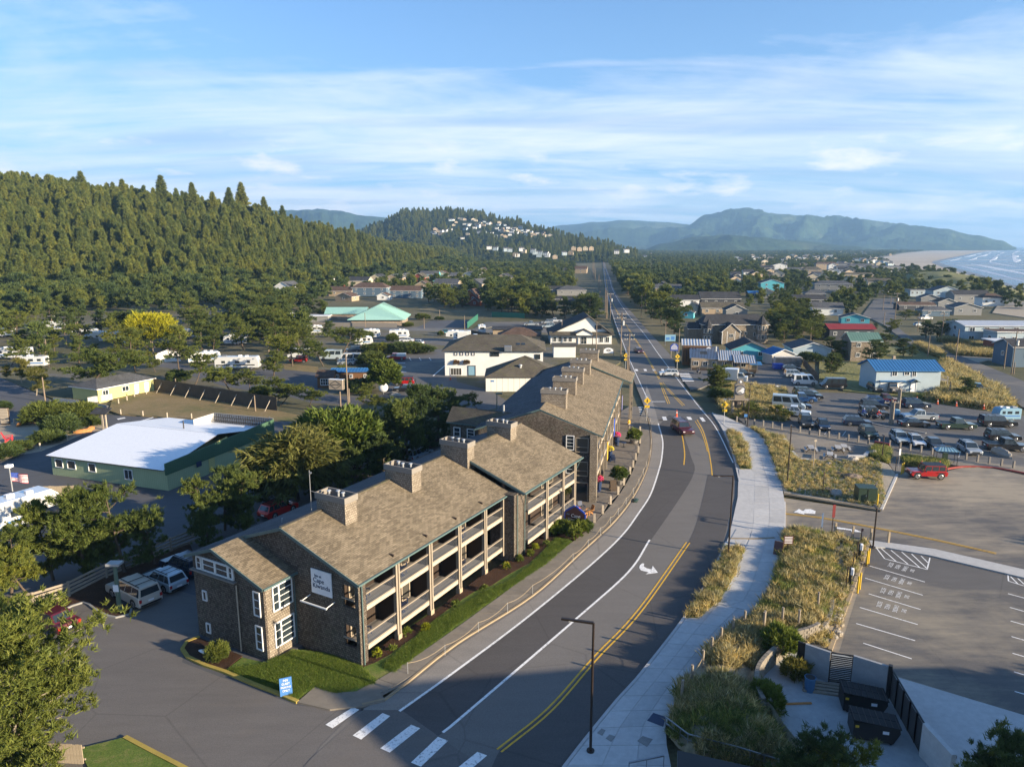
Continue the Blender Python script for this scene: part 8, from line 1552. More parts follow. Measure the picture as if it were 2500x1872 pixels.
def rock(label,c,x,y,r,seed,m='stone',z=.1):
 p=G(c,x,y,z);b=MB();b.ellip((0,0,r[2]*.3),r,m,12,8,False,.28,seed);o=b.build('boulder',None,tuple(p),seed);tag(o,label,'rock')
for i,a in enumerate([('tan boulder beside the angled bench','z6',1060,622,(.8,.6,.5)),('small boulder right of the angled bench','z6',1195,582,(.7,.6,.55)),('dark flat rock in the planted bed, left','z6',985,720,(1.3,.5,.25)),('brown rock in the planted bed, right of the dark one','z6',1055,740,(1.2,.6,.5)),('pale rounded rock left of the green cabinet','z6',940,855,(.9,.7,.6)),('dark flat rock left of the pale rounded one','z6',905,828,(1.2,.5,.3)),('small stone at the plaza edge','z6',895,648,(.4,.35,.3)),('small stone near the bench boulder','z6',1110,650,(.35,.3,.25)),('long pale arched boulder by the black pickup','z6',2060,580,(1.9,.5,.8))]):rock(*a,i,'stone_dark' if 'dark' in a[0] else 'stone')
for i,(c,x,y) in enumerate([('a1',160,905),('a1',240,885),('a1',640,965),('a1',695,945),('a2',1330,1150),('a2',1345,1165)]):rock(ordn(i)+' reddish log or stone edging the sandy bed and lane',c,x,y,(1.3,.4,.4),30+i,'wood_orange' if i<4 else 'stone')
def cone(label,c,x,y,h=.75):
 p=G(c,x,y,.03);t_=thing('traffic_cone',label,'traffic cone',tuple(p));b=MB();b.cyl((0,0,.03),(0,0,h),.17,.04,'orange_cone',10);b.build('cone_body',t_);b=MB();b.box((-.22,-.22,0),(.22,.22,.03),'orange_cone');b.build('base',t_);b=MB();b.cyl((0,0,h*.55),(0,0,h*.75),.1,.075,'ink_white',10,False);b.build('band',t_)
for i,(c,x,y,lb) in enumerate([('a5',985,1365,'orange cone by the blue roofed house corner'),('a5',1195,1395,'second orange cone along the dune grass'),('a5',1385,1412,'fallen red cone along the dune grass'),('a5',1662,1440,'orange cone near the trailer at the dune grass end'),('z6',1518,668,'orange cone behind the red jeep bonnet'),('z6',1640,668,'orange cone behind the red jeep spare wheel'),('z7',1963,955,'orange cone on the crosswalk'),('a2',1843,1020,'orange cone beside the white shop wall')]):cone(lb,c,x,y,1.0 if i<6 else 1.2)
for i,(c,x,y,r,m) in enumerate([('z4',1423,716,.45,'iron_red'),('z4',1405,745,.45,'iron_red'),('z5',1405,1582,.5,'stone_dark')]):p=G(c,x,y,.16);b=MB();b.cyl((0,0,.0),(0,0,.025),r,r,m,18);tag(b.build('manhole_cover',None,tuple(p)),['upper rust red manhole cover in the planting strip','lower rust red manhole cover in the planting strip','dark manhole cover in the shaded concrete'][i],'manhole cover')
for i,(c,q,m) in enumerate([('z4',[(1618,822),(1665,815),(1692,838),(1640,845)],'stone_dark'),('z4',[(1100,1405),(1135,1362),(1205,1385),(1190,1440)],'ink_navy'),('z4',[(820,1475),(845,1450),(868,1460),(850,1490)],'concrete_grey'),('z4',[(868,1505),(890,1483),(922,1495),(900,1525)],'concrete_grey'),('z4',[(1045,1520),(1075,1492),(1132,1510),(1100,1552)],'concrete_grey')]):
 P=L_(c,q);cx=sum(a[0] for a in P)/4;cy=sum(a[1] for a in P)/4;b=MB();b.prism([(a[0]-cx,a[1]-cy) for a in P],0,.012,m);tag(b.build('access_hatch',None,(cx,cy,.139)),['dark drain grate at the mound edge of the path','dark blue square hatch near the lower rail','left small utility lid near the nearest lamp','right small utility lid near the nearest lamp','grey utility lid below the dark blue hatch'][i],'hatch')
p=G('z4',1035,165,.03);t_=thing('storm_drain','green drain guard on the shoulder before the inn','drain',tuple(p),R(70));b=MB();b.ellip((0,0,.05),(.75,.35,.16),'green_box',12,6,True);b.build('cover',t_);b=MB();b.box((-.6,-.3,0),(.6,.3,.06),'ink_black');b.build('grate',t_)
p=G('z2',245,1020,.12);t_=thing('small_boat','small white surfboard-like planter piece in the mulch by the annex','ornament',tuple(p),R(-20));b=MB();b.ellip((0,0,.1),(.85,.22,.12),'ink_white',14,6);b.build('hull',t_);b=MB();b.ellip((0,0,.17),(.6,.1,.06),'navy',12,4);b.build('stripe',t_)
chair(tuple(G('a5',1060,1285)),R(180),'white plastic chair in front of the blue roofed house',col='container_white')
chair(tuple(G('a1',65,1040)),R(120),'large red adirondack chair on the sandy bed at the left edge',col='flag_red').scale=(1.7,1.7,1.7)
p=G('a2',1240,1150);t_=thing('satellite_dish','white round dish behind the bright green tree','dish',tuple(p));b=MB();b.ellip((0,0,1.4),(1.0,.4,1.0),'ink_white',14,8);b.build('dish',t_,smooth=True);b=MB();b.cyl((0,0,0),(0,0,1),.08,.08,'metal_grey');b.build('mast',t_)
p=G('a1',800,945);t_=thing('information_kiosk','small roofed notice kiosk by the green building','kiosk',tuple(p),R(-10));b=MB();b.box((-.15,-.1,0),(.15,.1,3.0),'wood_light');b.box((.5,-.1,0),(.7,.1,3.0),'wood_light');b.build('post',t_);b=MB();roof_slab(b,[(-1.3,-1.2,3.0),(1.7,-1.2,3.0),(1.7,.4,3.7),(-1.3,.4,3.7)],'roof_dark',.1,'trim_dark');b.build('roof',t_)
p=G('a1',45,905);t_=thing('louvered_sign','tan louvered entrance pillar at the left edge','sign',tuple(p));b=MB();[b.box((-.7,-.2,.3+k*.26),(.7,.2,.5+k*.26),'wood_light') for k in range(10)];b.build('louvers',t_);b=MB();b.box((-.75,-.1,0),(.75,.1,2.95),'wood_dark');b.build('frame',t_)
def wallbox(name,parent,a,c_,h,th,m,z=0,h2=None):
 a=Vector((a[0],a[1],z));c_=Vector((c_[0],c_[1],z));d=(c_-a).normalized();nn=Vector((-d.y,d.x,0))*th/2;h2=h if h2 is None else h2;b=MB();P=[a+nn,a-nn,c_-nn,c_+nn];Q=[P[0]+Vector((0,0,h)),P[1]+Vector((0,0,h)),P[2]+Vector((0,0,h2)),P[3]+Vector((0,0,h2))];b.add(P+Q,[(3,2,1,0),(4,5,6,7),(0,1,5,4),(1,2,6,5),(2,3,7,6),(3,0,4,7)],m);return b.build(name,parent)
y0,y1,y2_,y3=G2('z5',600,1128),G2('z5',738,1178),G2('z5',865,1197),G2('z5',1058,1262);y35=G2('z5',1080,1268);y4=G2('z5',1258,1590)
en=thing('enclosure_wall','bin enclosure of pale concrete panels with black slatted gate and fence','wall')
wallbox('concrete_panel',en,y0,y1,2.3,.2,'concrete_wall');wallbox('concrete_panel',en,y2_,y3,2.3,.2,'concrete_wall');wallbox('dark_panel',en,G2('z5',558,1112),y0,2.3,.12,'black');wallbox('corner_post',en,y3,y35,2.4,.3,'black')
def slat_frame(nm,a,c_,h,n,m='black'):
 a=Vector((*a,0));c_=Vector((*c_,0));d=(c_-a).normalized();up=Vector((0,0,1));b=MB();b.beam(a+up*.1,c_+up*.1,.08,.08,m);b.beam(a+up*h,c_+up*h,.08,.08,m);b.beam(a,a+up*h,.09,.09,'pole_brown');b.beam(c_,c_+up*h,.09,.09,'pole_brown');g=b.build(nm,en)
 for k in range(n):z=.22+k*(h-.3)/n;b=MB();b.beam(a+up*z,c_+up*z,.03,.09,m);b.build('slat',g)
slat_frame('gate',y1,y2_,2.25,14)
fv=[(y35[0]+(y4[0]-y35[0])*k/5,y35[1]+(y4[1]-y35[1])*k/5) for k in range(6)]
for a,c_ in zip(fv,fv[1:]):slat_frame('fence_panel',a,c_,2.1,13)
wallbox('low_wall',en,y4,G2('z5',1420,1760),2.2,.3,'concrete_new',h2=2.0)
def dumpster(label,c,x,y,rz,lid='black'):
 p=G(c,x,y,.02);t_=thing('dumpster',label,'dumpster',tuple(p),R(rz));b=MB();b.add([(-1.3,-.75,.15),(1.0,-.75,.15),(1.35,-.75,.9),(1.3,-.75,1.2),(-1.3,-.75,1.25),(-1.3,.75,.15),(1.0,.75,.15),(1.35,.75,.9),(1.3,.75,1.2),(-1.3,.75,1.25)],[(0,1,2,3,4),(9,8,7,6,5),(0,5,6,1),(1,6,7,2),(2,7,8,3),(0,4,9,5)],'black');b.build('bin_body',t_)
 for s in(-1,1):b=MB();b.add([(-1.35,s*.38-.36,1.42),(1.4,s*.38-.36,1.2),(1.4,s*.38+.36,1.2),(-1.35,s*.38+.36,1.42),(-1.35,s*.38-.36,1.36),(1.4,s*.38-.36,1.14),(1.4,s*.38+.36,1.14),(-1.35,s*.38+.36,1.36)],[(0,1,2,3),(7,6,5,4),(0,4,5,1),(1,5,6,2),(2,6,7,3),(3,7,4,0)],'rubber');lo_=b.build('lid',t_)
 for k in range(8):b=MB();xx=-1.25+k*.36;b.box((xx-.02,-.74,1.42-.08*(xx+1.35)),(xx+.02,.74,1.45-.08*(xx+1.35)),'pole_brown');b.build('lid_rib',lo_)
 b=MB();b.box((.35,-.775,.75),(.7,-.76,.95),'sign_white');b.box((-1.2,-.775,.95),(-1.0,-.76,1.1),'yellow_paint');b.build('label_plate',t_)
 for xx in(-1.0,.9):
  for s in(-1,1):b=MB();b.cyl((xx,s*.6-.05,.1),(xx,s*.6+.05,.1),.1,.1,'rubber',8);b.build('caster',t_)
dumpster('black dumpster with ribbed lid nearer the slatted gate','z5',925,1325,-14);dumpster('black dumpster with ribbed lid nearest in the bin yard','z5',985,1480,-14)
p=G('z5',632,1228,.02);t_=thing('waste_bin','round blue barrel bin inside the enclosure','bin',tuple(p));b=MB();b.cyl((0,0,0),(0,0,1.0),.30,.36,'bin_blue',16);b.cyl((0,0,1.0),(0,0,1.05),.38,.38,'bin_blue',16);b.build('barrel',t_);b=MB();b.cyl((0,0,1.051),(0,0,1.056),.33,.33,'ink_black',16);b.build('opening',t_)
for k in range(4):q=G2('z5',735,1195+k*18);b=MB();b.box((-1.6,-.12,0),(1.6,.12,.12),'wood_weathered');tag(b.build('timber_plank',None,(q[0],q[1]-.0,.03),R(-14)),ordn(k)+' pale plank from the wall in the stack by the blue barrel','plank')
q=G('z5',530,1304,.03);b=MB();b.box((-1.4,-.06,0),(1.4,.06,.1),'wood_orange');tag(b.build('timber_plank',None,tuple(q),R(3)),'long reddish plank lying on the yard floor','plank')
rw=spl(L_('z5',[(757,700),(757,780),(735,870),(690,930),(620,968),(560,985),(470,1050),(400,1110),(350,1170),(330,1230),(335,1300),(370,1380)]),.5);t_=thing('retaining_wall','curved retaining wall of tan blocks holding the grass mound','wall');rl=length(rw);n=int(rl/.46);pts=resample(rw,n+1)
for r_i in range(7):
 for i in range(n):
  a,c_=pts[i],pts[i+1];o_=.5*(r_i%2);mx_,my_=(a[0]*(1-.5)+c_[0]*.5)+(c_[0]-a[0])*o_,(a[1]*.5+c_[1]*.5)+(c_[1]-a[1])*o_
  if my_>50 and r_i>4-(my_-50)*.4:continue
  if len(t_.children)>=298:break
  if r_i==0 and i==0:b=MB();b.box((-.22,-.15,0),(.22,.15,.195),'concrete_old');fb_=b.build('block',t_,(mx_,my_,.02),math.atan2(c_[1]-a[1],c_[0]-a[0]),bevel=.02);continue
  o=fb_.copy();COL.objects.link(o);o.location=(mx_,my_,.02+r_i*.2);o.rotation_euler.z=math.atan2(c_[1]-a[1],c_[0]-a[0])+rnd.uniform(-.04,.04)
mp_=[(1292,1300),(1345,1218),(1407,1130),(1457,1050),(1510,990),(1577,938),(1642,885),(1752,905)]
t_=thing('rope_fence','row of short wooden posts with rope along the mound beside the path','fence');prev=None
for(x,y) in mp_:
 q=G('z4',x,y,.35);z=mound_h(q.x,q.y)-.05;b=MB();b.cyl((q.x,q.y,z-.3),(q.x+.03,q.y,z+1.4),.11,.10,'wood_weathered',8);b.build('post',t_)
 if prev:b=MB();b.tube([tuple(Vector(prev)*(1-k/6)+Vector((q.x,q.y,z+.8))*(k/6)-Vector((0,0,.2*4*(k/6)*(1-k/6)))) for k in range(7)],.015,'rope',4);b.build('rope',t_)
 prev=(q.x,q.y,z+.8)
for k,(x,y) in enumerate([(375,905),(478,875),(570,885),(680,760),(1005,0)][:4]):q=G('z5',x,y,.6);z=mound_h(q.x,q.y)-.1;b=MB();b.cyl((0,0,0),(0,0,1.6),.11,.1,'wood_weathered',8);tag(b.build('wooden_post',None,(q.x,q.y,z)),ordn(k)+' short wooden post from the left standing in the mound grass','post','short posts in the mound grass')
t_=thing('steel_railing','grey steel handrail around the lower end of the grass mound','railing');rr_=[G('z4',x,y,1.2) for x,y in[(1205,1375),(1330,1470),(1600,1540),(1840,1612),(1990,1660)]]
for a,c_ in zip(rr_,rr_[1:]):
 for dz in(0,-.4):b=MB();b.beam(a+Vector((0,0,dz)),c_+Vector((0,0,dz)),.07,.07,'metal_grey');b.build('rail',t_)
for a,c_ in zip(rr_,rr_[1:]):
 for k in range(3):q=a+(c_-a)*k/3;b=MB();b.cyl((q.x,q.y,.1),(q.x,q.y,1.2),.035,.035,'metal_grey',6);b.build('post',t_)
t_=thing('steel_railing','short dark handrail at the bottom edge by the stairs','railing');q0,q1=G('z4',1000,1630,1.0),G('z4',1195,1590,1.0);b=MB();b.beam(q0,q1,.1,.08,'metal_grey');b.build('rail',t_)
for q in(q0,(q0+q1)/2,q1):b=MB();b.cyl((q.x,q.y,.1),(q.x,q.y,1.0),.03,.03,'metal_grey',6);b.build('post',t_)
q=[G2('z4',x,y,2.6) for x,y in[(1270,1560),(1900,1700),(1900,2000),(1270,2000)]];t_=thing('stair_canopy','dark flat canopy with teal edge at the bottom of the picture','canopy');b=MB();b.prism(q,2.3,2.6,'trim_teal','black');b.build('roof',t_);b=MB();b.prism([G2('z4',x,y,2.3) for x,y in[(1320,1600),(1800,1710),(1800,1980),(1320,1980)]],0,2.3,'black');b.build('wall',t_)
house('tall gabled pub building beside the loading yard',None,53,8,0,26,22,9.5,5,'wall_shingle','roof_grey','x',(5,2),(2,2),name='pub_building',cat='pub')
house('lower flat roofed wing of the pub building',None,50,30.6,0,17,7.2,3.8,.1,'wall_shingle','roof_grey',flat=True,front=(0,1),side=(2,2),name='pub_building',cat='pub')
KIND_={}
def proto(key):
 if key in KIND_:return KIND_[key]
 k,s=key
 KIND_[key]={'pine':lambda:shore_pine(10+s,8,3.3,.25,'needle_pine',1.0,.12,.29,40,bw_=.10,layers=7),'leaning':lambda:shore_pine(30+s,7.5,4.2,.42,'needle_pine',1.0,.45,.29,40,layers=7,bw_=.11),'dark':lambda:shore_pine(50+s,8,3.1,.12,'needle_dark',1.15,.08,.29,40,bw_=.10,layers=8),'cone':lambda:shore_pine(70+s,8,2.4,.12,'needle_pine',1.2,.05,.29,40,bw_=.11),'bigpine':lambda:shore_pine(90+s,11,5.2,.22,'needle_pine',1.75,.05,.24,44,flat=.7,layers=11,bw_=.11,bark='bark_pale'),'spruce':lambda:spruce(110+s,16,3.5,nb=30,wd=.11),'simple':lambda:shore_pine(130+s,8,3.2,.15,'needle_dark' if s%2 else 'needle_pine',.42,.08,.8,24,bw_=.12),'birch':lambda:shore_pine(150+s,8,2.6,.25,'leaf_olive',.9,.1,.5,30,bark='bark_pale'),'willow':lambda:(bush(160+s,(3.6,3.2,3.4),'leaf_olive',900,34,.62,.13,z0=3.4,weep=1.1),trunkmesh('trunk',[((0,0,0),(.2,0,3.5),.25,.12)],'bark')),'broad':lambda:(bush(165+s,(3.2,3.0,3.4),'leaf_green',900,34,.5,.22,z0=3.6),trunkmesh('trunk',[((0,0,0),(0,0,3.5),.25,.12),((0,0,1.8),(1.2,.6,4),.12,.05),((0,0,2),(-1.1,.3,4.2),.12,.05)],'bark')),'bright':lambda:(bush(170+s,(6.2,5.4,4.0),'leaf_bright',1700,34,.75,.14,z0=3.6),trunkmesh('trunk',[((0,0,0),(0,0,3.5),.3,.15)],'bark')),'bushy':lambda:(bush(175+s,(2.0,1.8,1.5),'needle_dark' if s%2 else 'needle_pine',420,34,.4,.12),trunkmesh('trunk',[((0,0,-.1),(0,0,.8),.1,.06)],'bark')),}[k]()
 return KIND_[key]
HREF=dict(pine=8,leaning=7.5,dark=8,cone=8,bigpine=11,spruce=16,simple=8,birch=8,willow=7,broad=7.2,bright=7.8,bushy=2.8)
TN=dict(pine='shore_pine',leaning='shore_pine',dark='shore_pine',cone='shore_pine',bigpine='shore_pine',spruce='spruce_tree',simple='shore_pine',birch='birch_tree',willow='willow_tree',broad='broadleaf_tree',bright='cypress_tree',bushy='shrub')
TREES=[];CROWN={}
def tree(kind,p,h,label,group=None,wid=1.0,seed=None):
 s=(len(TREES) if seed is None else seed)%(2 if kind in('bigpine','willow','broad','bright') else 4 if kind!='simple' else 6);cr,tr=proto((kind,s));k=h/HREF[kind]
 t_=thing(TN[kind],label,'shrub' if kind=='bushy' else 'tree',tuple(p),rnd.uniform(0,6.28),group);t_.scale=(k*wid,k*wid,k)
 c_=ob('crown',cr,t_);ob('trunk',tr,t_);CROWN.setdefault((kind,s),c_);TREES.append((p[0],p[1]));return t_
def T_(kind,c,x,y,yt,label,wid=1.0,group=None,z=0.,seed=None,hmin=1.2):
 p=G(c,x,y,z);h=max(hmin,HT(c,x,yt,p.y)-z);KEEP.append((p.x,p.y,1.2));return tree(kind,p,h,label,group,wid,seed)
T_('bigpine','p',50,1905,1465,'big spreading pine filling the lower left corner',1.2,seed=0)
for a in[('pine','z1',60,720,330,'pine at the left edge above the big corner pine',1.1),('leaning','z1',190,715,385,'spreading pine between the corner pine and the rail fence',1.0),('pine','z1',-60,900,480,'pine half cut by the left edge behind the corner pine',1.2),('cone','z1',300,610,170,'slim pine right of the big fifth wheel trailer',.95),('cone','z1',480,600,110,'tall conical pine behind the rail fence, left of the cream SUV',1.1),('pine','z1',700,570,80,'tall round topped pine behind the cream SUV',1.0),('dark','z1',870,525,215,'dark pine behind the silver crossover',1.0),('dark','z1',600,560,260,'dark lower pine between the two tall ones behind the fence',1.0),('dark','z1',1140,385,30,'pine nearest the inn corner in the row behind the inn',.8),('dark','z1',1260,330,-30,'second pine of the row behind the inn',1.0),('dark','z1',1370,330,0,'third pine of the row behind the inn',1.0),('dark','z1',1180,450,200,'low dark pine behind the inn corner',1.0),('willow','z3',60,640,255,'olive willow-like tree behind the inn roof',1.25),('broad','z3',300,500,135,'bright green broad tree behind the inn roof',1.35),('broad','z3',440,420,140,'second bright green tree beside the broad one',1.1),('dark','z3',170,620,330,'dark pine left below the bright green tree',1.1),('dark','z3',390,600,330,'dark pine right below the bright green tree',1.0),('dark','z3',560,520,250,'dark pine in the middle of the row behind the inn',1.2),('dark','z3',640,430,130,'dark pine with a tall crown behind the second chimney',1.2),('dark','z3',780,380,-30,'tall dark pine behind the third chimney',1.0),('dark','z3',870,330,-10,'dark pine at the end of the row behind the inn',1.15),('dark','z3',700,440,60,'dark pine with lit top between the chimneys',1.0),('dark','z3',960,260,10,'dark pine left of the link block',1.2),('leaning','z3',1105,118,15,'small dark pine alone behind the link block',1.0),('dark','z3',-60,700,400,'dark pine below the willow by the inn roof',1.2),('dark','z3',250,560,380,'low dark pine among the cars behind the inn',1.2),('bright','a1',1160,290,62,'large bright yellow-green dome shaped tree in the campground',1.0),('leaning','a1',640,660,290,'very wide spreading pine over the yellow cottage',1.35),('pine','a1',790,600,420,'second spreading pine against the yellow cottage roof',1.0),('bushy','a1',350,880,745,'dark round shrub in the bed left of the cottage, larger',1.5),('bushy','a1',480,980,840,'dark shrub below the larger one in the bed',1.3),('bushy','a1',640,860,745,'dark shrub right of the bed by the kiosk',1.5),('bushy','a1',370,1040,960,'low dark shrub on the sandy bed edge',1.9),('bushy','a1',700,915,850,'low shrub beside the kiosk post',1.4),('bushy','a1',20,790,730,'dark shrub at the left edge by the lane',1.5),('bushy','a1',130,1100,1040,'low shrub behind the red chair',2.4),('bushy','a1',20,1160,1070,'low shrub below the red chair at the left edge',1.8),('birch','a1',165,580,400,'pale trunked birch at the left lane',1.0),('birch','a1',280,680,470,'second birch with white base by the picket fence',1.1),('birch','a1',60,560,440,'birch at the far left lane',1.0),('pine','a1',420,340,215,'pine behind the white poles, left',1.2),('pine','a1',230,350,260,'low dark pine left of the white poles',1.3),('pine','a1',380,460,330,'green tree below the white poles',1.3),('dark','a1',740,400,280,'dark pine below the fifth wheel trailer',1.2),('leaning','a1',900,440,310,'pine below the white pickup',1.0),('leaning','a1',1050,500,320,'spreading pine behind the yellow cottage',1.3),('leaning','a1',1200,500,390,'low spreading pine right behind the cottage',1.2),('pine','a1',1640,360,180,'pine right of the yellow tree',1.1),('leaning','a1',1380,500,260,'thin spreading pine beside the bathhouse',1.2),('leaning','a1',1500,600,360,'tall thin trunked pine behind the long fence',1.0),('bushy','a1',1370,580,490,'dark bush behind the long fence',1.3),('leaning','a1',1780,650,430,'wide flat crowned pine behind the long fence',1.3),('leaning','a1',1930,670,500,'leaning pine right of the flat crowned one',1.2),('pine','a1',2110,535,360,'pine right of the motorhome',1.1),('bushy','a1',2030,680,610,'dark shrub at the fence behind the dry lawn',1.4),('leaning','a1',2160,760,580,'leaning pine at the end of the long fence',1.2),('pine','a1',1880,330,100,'tall pine above the motorhome',1.2),('pine','a1',2140,360,150,'tall dark pine right of the motorhome',1.3),('dark','a1',1500,200,20,'dark wide pine beyond the yellow tree',1.5),('dark','a1',780,190,20,'round dark pine above the two trailers',1.4),('pine','a1',120,250,40,'large pine at the left edge of the campground',1.6),('dark','a1',960,170,60,'dark pine left behind the yellow tree',1.2),('leaning','a2',420,900,620,'leaning pine by the small red jeep',1.3),('pine','a2',370,740,470,'tall pine above the red jeep',1.6),('pine','a2',480,720,490,'dense pine beside the tall one above the red jeep',1.5),('leaning','a2',700,900,660,'pine between the two camper vans',1.2),('leaning','a2',870,790,560,'wide dark pine above the white camper van',1.6),('dark','a2',760,640,490,'dark pine left of the wide one',1.4),('pine','a2',250,980,770,'pine left in the campground below the vans',1.3),('bushy','a2',1140,890,780,'rounded bush right of the white camper van',1.4),('broad','a2',1245,1130,850,'bright green broadleaf tree beside the log cabin',1.15),('leaning','a2',570,1260,1070,'small sunlit pine before the log cabin',1.2),('leaning','a2',300,1220,1020,'leaning pine left of the small sunlit one',1.3),('bushy','a2',130,1180,1090,'dark bush at the end of the long fence',1.5),('pine','a2',1050,1230,1060,'dark pine right of the camp sign',1.3),('leaning','a2',1150,1300,1130,'wide dark pine behind the camp sign pole',1.3),('bushy','a2',1010,1130,1020,'green shrub in front of the log cabin',1.6),('leaning','a2',850,1010,880,'slim pine in front of the log cabin wall',.7),('bushy','a2',1070,660,585,'round shrub beside the centre trailer',1.3),('bushy','a2',1320,680,610,'green shrub left of the tan trailer',1.0),('bushy','a2',1755,625,585,'yellowish shrub on the gravel lane',1.0),('bushy','a2',1590,480,430,'dark round hedge beside the teal hall',1.7),('bushy','a2',1740,485,455,'low hedge by the sports court',2.0),('bushy','a2',1460,545,505,'low bush at the hall corner',1.6),('bushy','a2',1150,780,700,'hedge shrub, left part of the campground hedge',1.8),('bushy','a2',1240,780,700,'hedge shrub, second part of the campground hedge',1.8),('bushy','a2',1400,785,690,'hedge shrub, middle of the campground hedge',1.8),('bushy','a2',1500,780,690,'hedge shrub, fourth part of the campground hedge',1.8),('bushy','a2',1600,780,710,'hedge shrub, right end of the campground hedge',1.8),('bushy','z2',305,1060,965,'small round sapling in the mulch before the annex',.75),('dark','z5',600,1990,1430,'dark pine rising from the bottom edge beside the bin yard',1.0),('pine','z5',700,2010,1500,'shorter pine right of the dark one at the bottom edge',1.0),('dark','z5',1700,2120,1460,'pine tip in the bottom right corner, left one',1.0),('pine','z5',1810,2100,1490,'pine tip in the bottom right corner, right one',1.0),('cone','a4',590,1260,985,'dense dark pine left of the totem sign',1.45),('dark','a4',660,1270,1090,'lower dark pine beside the dense one',1.5),('bushy','a4',660,1350,1240,'dark shrub in the bed left of the totem sign',1.4),('leaning','a4',1040,1530,1380,'sprawling dark shrubby pine right of the totem sign',1.6),('leaning','a4',1180,1520,1400,'second sprawling pine before the pale van',1.5),('leaning','a4',1280,1550,1420,'third sprawling pine touching the white pickup',1.2),('dark','a4',1760,1080,880,'dark pine right of the camper vans',1.3),('dark','a4',1830,1060,900,'second dark pine right of the camper vans',1.2),('dark','a4',1780,900,720,'dark pine behind the pale bungalow',1.3),('dark','a4',1880,930,750,'dark pine right behind the pale bungalow',1.3),('bushy','a4',1560,960,875,'brownish round bush before the pale bungalow',1.8),('dark','a5',520,980,740,'dark pine left of the blue roof',1.3),('dark','a5',660,900,680,'dark pine behind the blue roof, left',1.5),('dark','a5',850,905,730,'dark pine behind the blue roof, right',1.5),('dark','a5',940,910,790,'lower dark pine behind the blue roof end',1.3),('dark','a5',500,1100,960,'low dark pine by the blue roofed house wall',1.2),('dark','a5',110,1060,880,'dark pine left of the camper, right lot',1.3),('dark','a5',1470,1320,1120,'small dark pine in the dune grass, right',1.5),('dark','a5',1080,720,540,'dark pine in the group at the beach road',1.4),('dark','a5',1190,730,560,'second dark pine of the group at the beach road',1.4),('dark','a5',1320,730,540,'third dark pine of the group at the beach road',1.4),('dark','a5',1460,730,590,'right dark pine of the group before the motel',1.3),('pine','a5',870,540,440,'green pine mass by the beach road',1.8),('pine','a5',990,520,450,'green pine beside the mass by the beach road',1.5),('pine','a5',700,700,540,'pine right of the red roof',1.3),('dark','a5',560,640,570,'pine overlapping the red roof',1.2),('dark','a5',400,650,600,'small pine overlapping the red roof, left',1.2)]:T_(*a)
BX=sorted([(p[1],p[0]) for p in beach_in+[(330,330),(300,60)]])
def bx(y):
 for a,b_ in zip(BX,BX[1:]):
  if a[0]<=y<=b_[0]:return a[1]+(b_[1]-a[1])*(y-a[0])/(b_[0]-a[0]+1e-9)
 return BX[-1][1] if y>BX[-1][0] else BX[0][1]
def ok(x,y,d=0):
 if x>bx(y)-(10 if y>600 else 30 if y>150 else-900):return False
 return not any((x-a)**2+(y-b_)**2<(r_+d)**2 for a,b_,r_ in KEEP)
ROADS=[KL,KR]
LOTS=[L_('a5',[(560,320),(780,320),(790,600),(1290,850),(2100,1160),(2600,1400),(2600,1560),(1850,1290),(1300,930),(780,700),(440,500)]),L_('a4',[(200,700),(480,700),(480,1100),(1300,900),(1500,950),(2000,1100),(2070,1656),(200,1656)]),L_('a5',[(0,1100),(2500,1100),(2500,1900),(0,1900)]),L_('z7',[(300,230),(1200,230),(1600,300),(1600,900),(300,900)]),L_('a2',[(690,330),(1600,330),(2212,460),(2212,760),(1000,700),(690,560)]),L_('a2',[(1280,720),(2212,720),(2212,1260),(1280,1200)]),L_('a2',[(560,860),(1350,860),(1350,1130),(560,1130)])]
def zone(P,n,kinds,hr_,labels,group,spacing,lim,stuff,seed):
 rr=random.Random(seed);xs=[p[0] for p in P];ys=[p[1] for p in P];out=[];tries=0;grid={}
 while len(out)<n and tries<n*14:
  tries+=1;x=rr.uniform(min(xs),max(xs));y=rr.uniform(min(ys),max(ys))
  if not inside(x,y,P) or not ok(x,y,1.5) or any(inside(x,y,q) for q in LOTS):continue
  k=KR;
  if near(x,y,KR[::6],6.5) or near(x,y,KL[::6],6.5):continue
  gx,gy=int(x/spacing),int(y/spacing)
  if any((x-a)**2+(y-b_)**2<spacing**2 for i in(-1,0,1) for j in(-1,0,1) for a,b_ in grid.get((gx+i,gy+j),())):continue
  grid.setdefault((gx,gy),[]).append((x,y));out.append((x,y))
 out.sort(key=lambda q:q[1])
 made=[]
 for i,(x,y) in enumerate(out):
  h=rr.uniform(*hr_)
  if i<lim:made.append(tree(rr.choice(kinds),(x,y,0),h,labels,group,rr.uniform(1.05,1.4)))
  else:stuff.append((x,y,0,h/8))
 left_to_right(made)
REST=[]
zone(L_('a4',[(1150,700),(1300,430),(1560,420),(1790,560),(1760,800),(1300,800)]),36,['dark','pine','cone'],(6,9),'dark pine in the dense stand right of the turret house','dense pine stand right of the turret house',3.8,40,REST,1)
zone(L_('a4',[(0,480),(170,520),(500,440),(480,690),(200,720),(0,690)]),16,['dark','pine'],(8,11),'pine before the white walled house on the right of the road','pines before the white walled house',5,20,REST,2)
zone(L_('a3',[(620,500),(1320,520),(1370,690),(1280,720),(620,660)]),34,['dark','pine','simple'],(8,11),'pine in the grove behind the gabled shop, left of the road','pines behind the gabled shop',5,40,REST,3)
zone(L_('a3',[(250,420),(860,440),(900,540),(600,640),(300,560)]),24,['dark','pine','simple'],(8,12),'pine between the red gabled house and the road grove','pines right of the red gabled house',6,30,REST,4)
zone(L_('a3',[(1520,420),(1760,400),(1760,620),(1640,640)]),16,['dark','simple'],(9,12),'large dark pine on the right side of the straight road','roadside pines on the right',5.5,20,REST,5)
